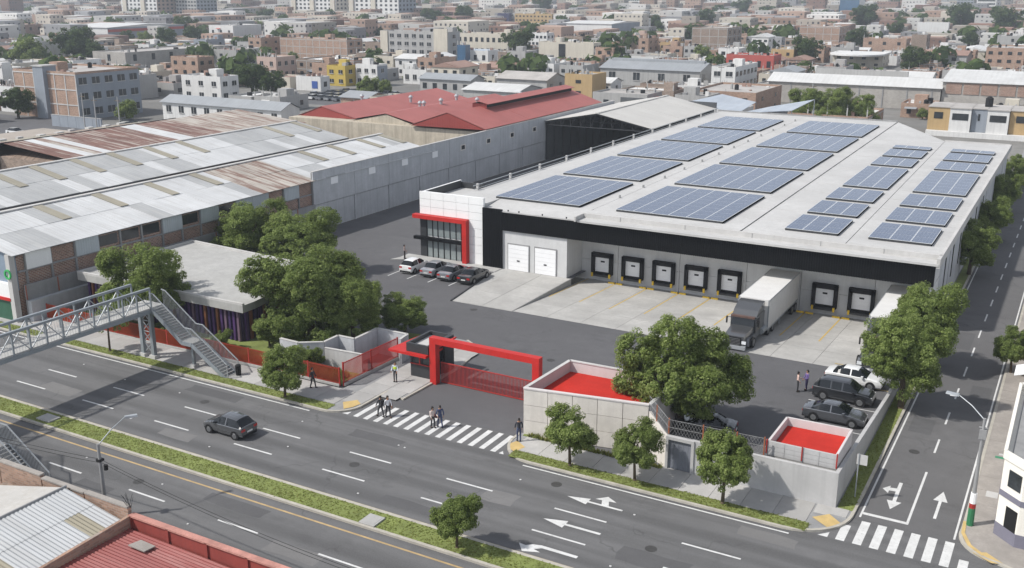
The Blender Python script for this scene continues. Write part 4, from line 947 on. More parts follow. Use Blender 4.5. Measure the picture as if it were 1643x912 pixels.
corr_slope(nb,-50.3,3.0,-45.25,2.15,20.8,34.6,lambda i,j: M['sheet_near_tan'] if (i,j) in ((11,1),(5,0),(6,1),(2,1)) else M['sheet_near'])
M['old_white'] = plain('old_white_roof', (.44,.425,.40), .8, .14, .6, streak=.3, stain=(.3,.26,.2))
m = MB(); m.hexa([(-56.5,20.8,2.2),(-50.35,20.8,2.9),(-50.35,34.7,2.9),(-56.5,33.2,2.2),(-56.5,20.8,2.28),(-50.35,20.8,2.98),(-50.35,34.7,2.98),(-56.5,33.2,2.28)]); m.build('old_roof', M['old_white'], nb)
m = MB(); m.tube((-50.32,20.8,3.07),(-50.32,34.7,3.07),.09,.09,6); m.build('ridge_cap', M['conc_dk'], nb)
m = MB(); m.box(-56,-45.4,20.8,34.5,0,2.0); m.build('wall', M['brick_dull'], nb)
fwn = thing('parapet_wall','old rough brick parapet wall facing the avenue at the near left','wall',(-53,35,0))
for a, b, z in ((-66,-61.5,3.0),(-61.4,-57.0,3.0),(-56.9,-52.9,3.02),(-52.8,-49.0,2.85),(-48.9,-45.2,2.9)):
    m = MB(); m.box(a,b,34.85,35.1,0,z); m.build('wall_panel', M['brick_pale'], fwn)
    m = MB(); m.box(a,b,34.8,35.15,z,z+.1); m.build('coping', M['slab_old'], fwn)
rr = thing('red_roof_shed','red corrugated roof with red parapet in the near left corner of the photo','building',(-40,32,0))
M['red_wall'] = plain('red_parapet', (.24,.045,.035), .75, .12, .7, streak=.35, stain=(.12,.03,.03))
for k in range(7):
    x = -45.0+3.0*k; m = MB(); m.box(x+.02,x+2.98,34.85,35.05,0,2.45); m.build('parapet_panel', M['red_wall'], rr)
    m = MB(); m.box(x-.1,x+.1,34.75,34.9,0,2.5); m.build('parapet_pier', M['red_wall'], rr)
m = MB(); m.box(-45.1,-24.5,34.75,35.15,2.45,2.56); m.build('coping', plain('worn_coping', (.45,.22,.18), .85, .3, 1.5), rr)
m = MB(); m.extr([(20,0),(34.85,0),(34.85,2.5),(20,1.9)],'x',-45.2,-45.0); m.build('party_wall', M['brick_pale'], rr)
M['red_near'] = corrug('red_near', (.24,.062,.055), 'y', 3.0, .5, .12, (.5,.33,.3), .4, bump=0)
V = []; F = []
for s_i in range(10):
    y0 = 34.7-1.4*(s_i+1); V = []; F = []
    for q in range(13):
        y = y0+1.4*q/12; dz = .05*(q % 2); V += [(-45.0,y,1.75+dz),(-26,y,1.35+dz)]
    for q in range(12): F.append((2*q,2*q+1,2*q+3,2*q+2))
    link_mesh('roof_sheet', mesh_from('roof_sheet', V, F, M['red_near'], None, rr), rr)
m = MB(); m.hexa([(-43.4,33.2,1.86),(-42.1,33.2,1.84),(-42.0,33.9,1.84),(-43.2,33.95,1.86),(-43.4,33.2,1.92),(-42.1,33.2,1.9),(-42.0,33.9,1.9),(-43.2,33.95,1.92)]); m.build('roof_patch', M['slab_old'], rr)
m = MB(); m.box(-45,-26,20,34.8,0,1.3); m.build('wall', M['red_wall'], rr)
an = thing('wire_stub','tangle of dark reinforcing wires sticking up at the corner of the brick parapet','wires',(-45.3,35,2.9))
m = MB()
for k in range(7): a = rnd.uniform(0,6.28); m.tube((-45.35+.05*k,35,2.9),(-45.3+.35*math.cos(a),35+.3*math.sin(a),3.4+rnd.uniform(0,.5)),.015,.012,4)
m.build('wire', M['rubber'], an)

# ------------------------------------------------------------------ corner building and houses on the right
cbd = thing('corner_building','white corner building with purple-grey bands at the right edge of the photo','building',(8,66,.12))
Ft = [(-1.6,61.9),(-.4,60.7),(22,60.7),(22,74),(-1.6,74)]
M['cream'] = plain('cream_wall', (.74,.71,.64), .7, .06, .5, kind='World', streak=.15)
M['purple_band'] = plain('purple_band', (.165,.16,.20), .7, .1, .6)
def off(pts, d): cx, cy = 10, 67; return [(x-d if x < cx else x+d, y-d if y < cy else y+d) for x, y in pts]
m = MB(); m.prism(Ft,.1,5.1); m.build('wall', M['cream'], cbd)
m = MB(); m.prism(off(Ft,.03),.1,.95); m.build('plinth', M['purple_band'], cbd); m = MB(); m.prism(off(Ft,.03),2.75,3.1); m.build('band', M['purple_band'], cbd)
for a, b in zip(Ft, Ft[1:]+Ft[:1]): m = MB(); m.beam((a[0],a[1],5.35),(b[0],b[1],5.35),.2,.5); m.build('parapet', M['cream'], cbd)
m = MB(); m.prism([(x*.97+.3,y*.97+1.9) for x,y in Ft],5.1,5.14); m.build('roof', M['conc_dk'], cbd)
d2 = Vector((1.2,-1.2,0)).normalized(); nrm = Vector((-.707,-.707,0))
def chamfer(nm, s0, s1, z0, z1, mat, o_=.04):
    a = Vector((-1.6,61.9,0))+d2*s0+nrm*o_; b = Vector((-1.6,61.9,0))+d2*s1+nrm*o_; m = MB(); m.hexa([(a.x,a.y,z0),(b.x,b.y,z0),(b.x-nrm.x*.1,b.y-nrm.y*.1,z0),(a.x-nrm.x*.1,a.y-nrm.y*.1,z0),(a.x,a.y,z1),(b.x,b.y,z1),(b.x-nrm.x*.1,b.y-nrm.y*.1,z1),(a.x-nrm.x*.1,a.y-nrm.y*.1,z1)]); return m.build(nm, mat, cbd)
chamfer('window',.55,1.55,3.55,4.6,M['win']); chamfer('door',.7,1.6,.12,2.3,M['rubber'])
m = MB(); m.box(.4,2.6,60.62,60.7,3.55,4.6); m.build('window', M['win'], cbd); m = MB(); m.box(.3,2.4,60.62,60.7,.12,2.4); m.build('door', M['rubber'], cbd)
for k, (x, y, w, d, h) in enumerate(((-.6,71,1.6,2.0,.9),(1.5,66,1.2,1.2,1.1),(4,63,2,1.5,.5))): m = MB(); m.box(x,x+w,y,y+d,5.14,5.14+h); m.build('rooftop_box', (M['conc_lt'],M['rubber'],M['slab_old'])[k], cbd)
for i, (y0, y1, h, mt, lab) in enumerate(((75.5,86,3.2,M['conc_dk'],'low grey building with white awning beyond the white corner building'),(87,99,3.0,M['brick_pale'],'brick building on the right pavement near the round clipped tree'),(100,125,4.0,M['conc_lt'],'pale building far along the right side of the street'))):
    t = thing('street_building', lab, 'building', (4,(y0+y1)/2,.12)); m = MB(); m.box(-1.1,12,y0,y1,.1,h); m.build('wall', mt, t); m = MB(); m.box(-1.2,12,y0-.05,y1+.05,h,h+.15); m.build('roof', M['conc_lt'], t)
    for k in range(3): m = MB(); y = y0+1.5+k*3.2; m.box(-1.16,-1.1,y,y+1.4,.9,2.3); m.build('window', M['win'], t)
    if i == 0: m = MB(); m.hexa([(-2.4,84,2.5),(-1.1,84,2.9),(-1.1,86.5,2.9),(-2.4,86.5,2.5),(-2.4,84,2.56),(-1.1,84,2.96),(-1.1,86.5,2.96),(-2.4,86.5,2.56)]); m.build('awning', M['door_white'], t)
# shop front at the left edge
sh = thing('corner_shop','white shop front with red trim under the blue gable at the left edge','shop',(-95,58.5,0))
m = MB(); m.box(-104,-88.9,58.3,58.75,2.4,3.9); m.build('sign_board', M['white_wall'], sh); m = MB(); m.box(-104,-88.9,58.2,58.3,2.2,2.5); m.build('trim', M['red'], sh)
m = MB(); m.box(-104,-89.2,58.45,58.75,.1,2.2); m.build('shutter', plain('green_shutter', (.03,.10,.06), .6, .2, 1.0), sh)
m = MB(); m.box(-89.0,-88.4,58.2,58.8,0,6.9); m.build('corner_post', M['conc_lt'], sh)
m = MB()
for k in range(14):
    a, b = 2*math.pi*k/14, 2*math.pi*(k+1)/14; m.beam((-88.7+.42*math.cos(a),58.1,5.0+.42*math.sin(a)),(-88.7+.42*math.cos(b),58.1,5.0+.42*math.sin(b)),.14)
m.build('green_ring_sign', plain('green_sign', (.05,.42,.12), .5, .1, 2.0), sh)
# ------------------------------------------------------------------ trees
def crown_mesh(name, seed, lobes, per_lobe, per, leaf, cr, mat):
    r = np.random.RandomState(seed); C_ = []
    for (cx, cy, cz, lr, lz) in lobes:
        n = 0
        while n < per_lobe:
            d = r.normal(size=3); d /= np.linalg.norm(d)
            if d[2] < -.93: continue
            k = r.uniform(.62, 1.0); C_.append((cx+d[0]*lr*k, cy+d[1]*lr*k, cz+d[2]*lz*k, cr*r.uniform(.65, 1.3))); n += 1
    C_ = np.array(C_); n = len(C_)*per
    c = np.repeat(C_, per, 0); d = r.normal(size=(n,3)); d[:,2] = np.where(d[:,2] < 0, d[:,2]*.75, d[:,2]); d /= np.linalg.norm(d, axis=1)[:,None]
    pos = c[:,:3] + d*c[:,3:4]*np.array([1,1,.85])*(r.uniform(.35, 1.0, (n,1))**.45)*1.05
    cen = C_[:,:3].mean(0); od = pos-cen; od /= np.linalg.norm(od,axis=1)[:,None]; nrm = d*.55 + od*.55 + r.normal(size=(n,3))*.38 + np.array([0,0,.45]); nrm /= np.linalg.norm(nrm, axis=1)[:,None]
    t = np.cross(nrm, r.normal(size=(n,3))); t /= np.linalg.norm(t, axis=1)[:,None]; b = np.cross(nrm, t)
    L = leaf*r.uniform(.6, 1.35, (n,1)); W = L*r.uniform(.45, .7, (n,1))
    V = np.empty((n,4,3)); V[:,0] = pos - t*L*.5; V[:,1] = pos + b*W*.5 + nrm*L*.06; V[:,2] = pos + t*L*.5; V[:,3] = pos - b*W*.5 + nrm*L*.06
    me = bpy.data.meshes.new(name); me.vertices.add(n*4); me.vertices.foreach_set('co', V.reshape(-1))
    me.loops.add(n*4); me.loops.foreach_set('vertex_index', np.arange(n*4, dtype=np.int32)); me.polygons.add(n); me.polygons.foreach_set('loop_start', np.arange(n, dtype=np.int32)*4)
    try: me.polygons.foreach_set('loop_total', np.full(n, 4, dtype=np.int32))
    except Exception: pass
    me.update(calc_edges=True); me.validate(); me.materials.append(mat); return me, C_
def trunk_mesh(name, r0, h, cl, seed, nl=9, base_h=0.0):
    r = random.Random(seed); m = MB(); m.tube((0,0,-.1),(0,0,.12),r0*1.5,r0*1.15,9); top = Vector((r.uniform(-.05,.05)*h, r.uniform(-.05,.05)*h, h)); m.tube((0,0,.12), top, r0*1.15, r0*.72, 9)
    for k in r.sample(range(len(cl)), min(nl, len(cl))):
        e = Vector(cl[k][:3]); s = top*r.uniform(.75,1.0); mid = s.lerp(e,.5)+Vector((0,0,.08*h)); m.tube(s, mid, r0*.42, r0*.28, 6, 0, False); m.tube(mid, s.lerp(e,.97), r0*.28, r0*.1, 5, 0, False)
    return mesh_from(name, m.v, m.f, M['bark'], None, None, True)
TREES = {}
def tree_kind(key, seed, width, top, bottom, leafkey, nl, per_lobe, per, leaf, cr, trunk_r, lobes=None):
    # lobes inside an envelope width x (bottom..top); origin at the foot
    r = random.Random(seed); zc = (top+bottom)/2; rx = width/2; rz = (top-bottom)/2
    if lobes is None:
        lobes = [(0,0,zc,rx*.72,rz*.82),(0,0,zc-.05*rz,rx*.70,rz*.78),(0,0,zc,rx*.5,rz*.55)]
        for i in range(nl):
            a = 6.283*i/nl + r.uniform(-.35,.35); q = rx*r.uniform(.50,.66); lr = rx*r.uniform(.24,.40)
            lobes.append((math.cos(a)*q, math.sin(a)*q, zc + rz*r.uniform(-.55,.45), lr, lr*r.uniform(.8,1.1)*min(1.1, rz/rx)))
    me, cl = crown_mesh('crown', seed, lobes, per_lobe, per, leaf, cr, M[leafkey]); tm = trunk_mesh('trunk', trunk_r, bottom+(top-bottom)*.35, cl, seed)
    TREES[key] = (me, tm)
tree_kind('s1', 1, 3.9, 5.0, .55, 'leaf_b', 8, 30, 110, .125, .27, .10)
tree_kind('s2', 2, 3.9, 5.0, .55, 'leaf_a', 9, 28, 110, .125, .27, .10)
tree_kind('s3', 3, 3.9, 5.0, .55, 'leaf_b', 7, 32, 110, .125, .26, .10)
tree_kind('b1', 11, 10.4, 9.6, .4, 'leaf_a', 11, 56, 140, .19, .48, .32)
tree_kind('b2', 12, 8.2, 8.6, .5, 'leaf_b', 10, 50, 130, .175, .42, .26)
tree_kind('b3', 13, 7.2, 8.6, .3, 'leaf_b', 10, 48, 130, .165, .40, .24)
e_ = (.87,.49); n_ = (-.49,.87)
LB = [(-.6,0,7.9,1.7,1.5),(-3.2,0,6.5,1.7,1.5),(-3.6,.3,4.1,1.3,1.3),(0,.5,5.6,2.9,2.4),(1.9,.4,6.6,1.6,1.4),(3.9,0,3.5,1.3,1.2),(4.1,.6,4.9,.9,.8),(1.0,-.4,2.6,1.9,1.5),(-1.6,-1.6,4.6,1.9,1.6),(1.6,-1.9,4.4,1.7,1.6),(-1.4,1.8,5.2,1.9,1.7),(2.2,1.9,4.6,1.6,1.5),(-2.4,-.6,2.6,1.2,1.1)]
tree_kind('b4', 18, 10, 9.6, .8, 'leaf_b', 0, 54, 140, .18, .44, .30, [(a*e_[0]+b*n_[0], a*e_[1]+b*n_[1], z, r1, r2) for a, b, z, r1, r2 in LB])
tree_kind('sp', 17, 4.0, 4.4, 1.9, 'leaf_a', 5, 9, 50, .2, .3, .09)
tree_kind('sh', 14, 2.3, 2.5, .1, 'leaf_a', 6, 18, 80, .11, .18, .06)
tree_kind('f1', 15, 9.0, 9.0, .6, 'leaf_c', 7, 14, 46, .55, .8, .3)
tree_kind('f2', 16, 8.0, 8.0, .5, 'leaf_a', 7, 14, 46, .52, .75, .3)
def tree(key, label, x, y, s=1.0, sz=None, rz=0.0, nm='broadleaf_tree', group=None, cat='tree', z=0.0, swap=None):
    t = thing(nm, label, cat, (x,y,z), group, rz); me, tm = TREES[key]
    for n_, q in (('trunk',tm),('crown',me)):
        o = bpy.data.objects.new(n_, q); COL.objects.link(o); o.parent = t
    t.scale = (s, s, sz if sz else s); return t
tree('s2','small dark round tree standing alone in the grass median',-28.9,44.5,.82,.78,1.0,'street_tree',z=.14)
tree('s1','round street tree in front of the beige panel wall',-27.85,57.3,1.0,1.0,.4,'street_tree',z=.14)
tree('s2','middle of the three street trees, left of the grey metal door',-23.1,57.45,.93,.95,2.0,'street_tree',z=.14)
tree('s3','street tree right of the grey metal door, shading the lot wall',-17.0,57.3,1.06,1.12,3.3,'street_tree',z=.14)
tree('s1','street tree on the left verge just right of the footbridge stairs',-53.1,56.9,1.0,1.03,4.2,'street_tree',z=.14)
tree('sp','thin sparse tree under the footbridge on the left verge',-74.0,57.2,1.0,1.0,.2,'street_tree',z=.14)
tree('sh','rounded bush behind the orange fence near the zigzag wall',-55.1,62.6,1.0,1.05,.2,'bush',cat='bush')
tree('sh','rounded bush in front of the purple slats by the stairs',-65.6,62.6,.95,.9,1.4,'bush',cat='bush')
tree('sh','low bush under the footbridge deck behind the fence',-80.0,62.5,1.2,.9,2.4,'bush',cat='bush')
tree('sh','low bush between the pavilion slats and the fence left of the column',-72.5,62.4,1.0,.7,3.4,'bush',cat='bush')
for i, (x, y, s, d) in enumerate(((-62.5,65.4,1.5,'left'),(-59.6,65.6,1.7,'middle'),(-56.8,66.6,1.6,'right'))): tree('sh','%s of three dark bushes under the biggest tree behind the zigzag wall' % d,x,y,s,s*.95,i*1.3,'bush',cat='bush')
tree('b2','large tree rising above the flat pavilion roof beside the footbridge',-75.9,63.2,1.12,1.12,.7)
tree('b2','left of two large trees behind the pavilion against the grey wall',-84.3,86.0,1.2,.98,1.9)
tree('b3','right of two large trees behind the pavilion, beside the yard',-76.3,85.5,1.42,.98,2.9)
tree('b1','biggest tree, dense and dark, between the pavilion and the guard booth',-60.2,68.6,1.18,1.06,.3)
tree('b3','tree crown filling the right side of the big dark group by the yard',-55.6,69.0,.85,.88,1.3)
tree('b3','small bushy tree at the edge of the yard behind the zigzag wall',-53.6,74.2,.72,.50,5.0)
tree('b4','large leafy tree inside the lot between the red-floored enclosure and the lorry',-23.5,67.0,1.0,.96,0)
tree('b3','large street tree beside the parked cars on the right verge',-9.75,78.9,.96,1.03,.3,'street_tree',z=.1)
tree('b3','large street tree in front of the second trailer at the warehouse corner',-9.9,88.5,.92,1.03,2.1,'street_tree',z=.1)
tree('b3','street tree beside the warehouse side wall, third along the street',-9.6,122.5,.87,.80,4.1,'street_tree',z=.1)
tree('b3','street tree beside the warehouse side wall, fourth along the street',-9.4,140.0,.80,.76,3.0,'street_tree',z=.1)
tree('b2','street tree beside the warehouse side wall, fifth along the street',-9.5,160.0,.70,.74,1.0,'street_tree',z=.1)
tree('b2','street tree at the far corner of the warehouse along the street',-9.5,182.0,.60,.66,2.5,'street_tree',z=.1)
tree('s2','round clipped dark tree on the right-hand pavement of the street',-2.9,91.4,.92,.88,2.5,'street_tree',z=.12)
for i, (x, y, s) in enumerate(((-57.5,240,.95),(-51.5,238,1.0),(-45.5,241,.85))): tree('b2','%s of three trees behind the far edge of the warehouse roof' % ('left','middle','right')[i],x,y,s*1.3,s*1.2,i*2.0)

# ------------------------------------------------------------------ cars
WHEEL = {}
def wheel_meshes(r, w):
    if r not in WHEEL:
        t = MB(); t.tube((0,-w/2,0),(0,w/2,0),r,r,18); tm = mesh_from('tyre', t.v, t.f, M['tyre'], None, None, False)
        k = MB(); k.tube((0,w/2-.01,0),(0,w/2+.012,0),r*.68,r*.62,14)
        for i in range(5): a = 6.283*i/5; k.beam((0,w/2+.014,0),(r*.62*math.cos(a),w/2+.014,r*.62*math.sin(a)),.05,.012,0,(0,1,0))
        km = mesh_from('rim', k.v, k.f, M['rim']); WHEEL[r] = (tm, km)
    return WHEEL[r]
M['lamp_red'] = plain('tail_lamp', (.35,.012,.012), .25, .1, 3.0, spec=.6); M['lamp_clear'] = plain('head_lamp', (.70,.72,.74), .15, .05, 3.0, spec=.7); M['plate'] = plain('number_plate', (.62,.62,.60), .5, .05, 3.0)
M['car_glass'] = glassy('car_glass', (.006,.008,.010), .06, .4)
# stations: x (forward +), belt z, belt half width, top z, top half width, kind (b = body, w = glass on slope, c = cabin, p = pillar)
CARS = {
 'sedan': dict(L=4.65, wb=2.75, r=.33, st=[(-2.32,.55,.70,.57,.55,'b'),(-2.28,.88,.80,.92,.66,'b'),(-1.70,.96,.86,1.02,.72,'b'),(-1.66,.96,.86,1.03,.72,'r'),(-.86,.97,.885,1.42,.60,'c'),(-.26,.97,.89,1.465,.61,'p'),(-.16,.97,.89,1.465,.61,'c'),(.34,.96,.89,1.43,.60,'w'),(1.12,.95,.87,1.02,.72,'b'),(1.95,.80,.82,.86,.62,'b'),(2.26,.66,.72,.70,.5,'b'),(2.33,.5,.62,.52,.45,'b')]),
 'hatch': dict(L=3.95, wb=2.45, r=.31, st=[(-1.98,.55,.72,.58,.55,'b'),(-1.94,.92,.80,.97,.70,'b'),(-1.86,.95,.82,1.02,.72,'r'),(-1.30,.96,.855,1.42,.60,'c'),(-.44,.96,.86,1.50,.60,'p'),(-.34,.96,.86,1.50,.60,'c'),(.28,.95,.86,1.46,.59,'w'),(1.08,.94,.84,1.02,.70,'b'),(1.66,.80,.80,.86,.62,'b'),(1.92,.66,.72,.70,.5,'b'),(1.98,.5,.62,.52,.45,'b')]),
 'suv': dict(L=4.7, wb=2.75, r=.37, st=[(-2.34,.62,.78,.64,.62,'b'),(-2.30,1.02,.86,1.06,.76,'b'),(-2.22,1.06,.88,1.12,.78,'r'),(-1.78,1.07,.92,1.62,.68,'c'),(-.95,1.07,.925,1.69,.69,'p'),(-.84,1.07,.925,1.69,.69,'c'),(-.06,1.06,.925,1.70,.69,'p'),(.04,1.06,.925,1.70,.69,'c'),(.50,1.05,.92,1.64,.67,'w'),(1.22,1.04,.90,1.13,.76,'b'),(2.02,.94,.86,1.0,.66,'b'),(2.28,.78,.78,.82,.55,'b'),(2.35,.58,.68,.6,.5,'b')]),
}
def make_car(kind, label, paint, loc, rz, group=None, dark_belt=True):
    S = CARS[kind]; t = thing('car', label, 'car', loc, group, rz); st0 = S['st']; st = []
    def cr(a, b, c, d, u): return .5*(2*b + (c-a)*u + (2*a-5*b+4*c-d)*u*u + (3*b-a-3*c+d)*u**3)
    for i in range(len(st0)-1):
        A0, A1, A2, A3 = st0[max(0,i-1)], st0[i], st0[i+1], st0[min(len(st0)-1,i+2)]; sub = 1 if A2[0]-A1[0] < .12 else 4
        for k in range(sub):
            u = k/sub; x = A1[0]+(A2[0]-A1[0])*u
            st.append((x,) + tuple(min(max(cr(A0[j],A1[j],A2[j],A3[j],u), min(A1[j],A2[j])-.02), max(A1[j],A2[j])+.02) for j in range(1,5)) + (A1[5],))
    st.append(st0[-1]); LOC[t.name] = Vector((0,0,0)); zb = .20
    body, ws, rw_, sw = MB(), MB(), MB(), {1: MB(), -1: MB()}
    def ring(s):
        x, bz, bw, tz, tw, k = s; low = min(bz-.08, .48)
        h = [(0,zb),(bw*.86,zb),(bw*1.0,zb+.14),(bw*1.035,low+.06),(bw*1.02,bz-.05 if bz-.05>low+.06 else low+.07),(bw*.985,bz),(tw,tz-.03 if tz-bz>.1 else tz),(tw*.55,tz+.012),(0,tz+.02)]
        return [(x,y,z) for y,z in h]
    rings = [ring(s) for s in st]
    for i in range(len(st)-1):
        a, b = rings[i], rings[i+1]; ka, kb = st[i][5], st[i+1][5]
        for s in (1,-1):
            A = [(x,y*s,z) for x,y,z in a]; B = [(x,y*s,z) for x,y,z in b]
            for j in range(8):
                q = (A[j],B[j],B[j+1],A[j+1]) if s > 0 else (A[j+1],B[j+1],B[j],A[j]); dst = body
                if ka == 'r' and j >= 6: dst = rw_
                elif ka == 'w' and j >= 6: dst = ws
                elif ka in 'crw' and j == 5 and (ka != 'p'): dst = sw[s]
                dst.quad(*q)
    for idx, rev in ((0, True), (len(st)-1, False)):
        rg = rings[idx]; full = rg + [(x,-y,z) for x,y,z in reversed(rg[1:-1])]; body.poly(full if not rev else full[::-1])
    body.build('body', paint, t, True)
    trim = MB(); Lh = S['L']/2
    trim.box(-Lh-.01,-Lh+.3,-.72,.72,.22,.42); trim.box(Lh-.28,Lh+.012,-.66,.66,.22,.40); trim.build('bumper', M['rubber'], t)
    ws.build('windshield', M['car_glass'], t, True); rw_.build('rear_window', M['car_glass'], t, True)
    for s in (1,-1): sw[s].build('side_window', M['car_glass'], t, True)
    tm, km = wheel_meshes(S['r'], .22); hw = max(s[2] for s in st)
    for sx in (1,-1):
        for sy in (1,-1):
            ar = MB(); x = sx*S['wb']/2 + (.05 if sx > 0 else -.05)
            ar.tube((x,sy*(hw*.9),S['r']+.02),(x,sy*(hw*1.042),S['r']+.02),S['r']*1.17,S['r']*1.17,18); ar.build('wheel_arch', M['rubber'], t)
            w = bpy.data.objects.new('wheel', None); COL.objects.link(w); w.parent = t; w.location = (x, sy*(hw-.075), S['r']); w.rotation_euler = (0,0,0 if sy > 0 else math.pi)
            for nn, me in (('tyre',tm),('rim',km)): o = bpy.data.objects.new(nn, me); COL.objects.link(o); o.parent = w
    st = st0; z1 = st[1][1]; zf = st[-3][1]
    for s in (1,-1):
        m = MB(); w = st[1][2]; x0 = st[1][0]; m.hexa([(x0-.05,s*w*.55,z1-.22),(x0-.05,s*w*1.0,z1-.22),(x0+.28,s*w*1.06,z1-.2),(x0+.28,s*w*.6,z1-.2),(x0-.02,s*w*.55,z1-.04),(x0-.02,s*w*.99,z1-.04),(x0+.26,s*w*1.06,z1-.04),(x0+.26,s*w*.6,z1-.04)]); m.build('tail_light', M['lamp_red'], t)
        m = MB(); w = st[-2][2]; x0 = st[-2][0]; m.hexa([(x0-.3,s*w*1.12,zf-.22),(x0+.03,s*w*.98,zf-.24),(x0+.035,s*w*.58,zf-.24),(x0-.2,s*w*.6,zf-.2),(x0-.32,s*w*1.12,zf-.06),(x0-.04,s*w*.98,zf-.1),(x0-.02,s*w*.58,zf-.1),(x0-.24,s*w*.6,zf-.04)]); m.build('headlight', M['lamp_clear'], t)
        xm = [q for q in st if q[5] == 'w'][0][0]+.42; m = MB(); m.box(xm-.09,xm+.09,s*(hw+.02),s*(hw+.2),.98,1.12); m.build('mirror', paint, t)
    m = MB(); m.box(-Lh-.02,-Lh+.02,-.26,.26,.52 if kind != 'suv' else .6,.64 if kind != 'suv' else .72); m.build('number_plate', M['plate'], t)
    m = MB(); m.box(st[-1][0]-.02,st[-1][0]+.02,-.45,.45,.42,.56); m.build('grille', M['rubber'], t)
    return t
pw = paint_car('paint_white', (.72,.72,.71), .05, .3); pg = paint_car('paint_silver', (.38,.40,.42), .5, .28); pd = paint_car('paint_dark', (.028,.030,.034)); pm = paint_car('paint_midgrey', (.10,.104,.11), .5, .22); pgr = paint_car('paint_graphite', (.12,.125,.135), .6, .25); psl = paint_car('paint_slate', (.22,.23,.25))
H_ = math.pi/2
make_car('hatch','dark grey hatchback driving alone on the avenue',pm,(-52.3,50.0,0),math.pi)
make_car('hatch','white hatchback, leftmost of four cars parked at the office',pw,(-65.75,93.3,.005),H_+.03,'cars parked at the office')
make_car('sedan','silver saloon parked right beside the white car at the office',pg,(-62.85,93.55,.005),H_+.02,'cars parked at the office')
make_car('sedan','slate grey saloon, third of four cars parked at the office',psl,(-60.3,93.2,.005),H_+.02,'cars parked at the office')
make_car('sedan','black saloon parked next to the concrete ramp at the office',pd,(-57.65,93.2,.005),H_+.02,'cars parked at the office')
make_car('sedan','white saloon parked at the lot wall beside the big street tree',pw,(-14.0,82.6,.005),-.05,'cars parked at the lot wall')
make_car('suv','black estate SUV parked between the white and the grey saloon',pd,(-14.05,78.7,.005),-.03,'cars parked at the lot wall')
make_car('sedan','dark grey saloon parked nearest the small red-floored enclosure',pgr,(-13.75,74.2,.005),.0,'cars parked at the lot wall')
make_car('sedan','dark car half hidden behind the trees near the wire fence',pd,(-21.7,67.4,.005),math.pi+.15)
make_car('suv','dark car parked under the large lot tree behind the fence',pgr,(-25.0,70.4,.005),.3)

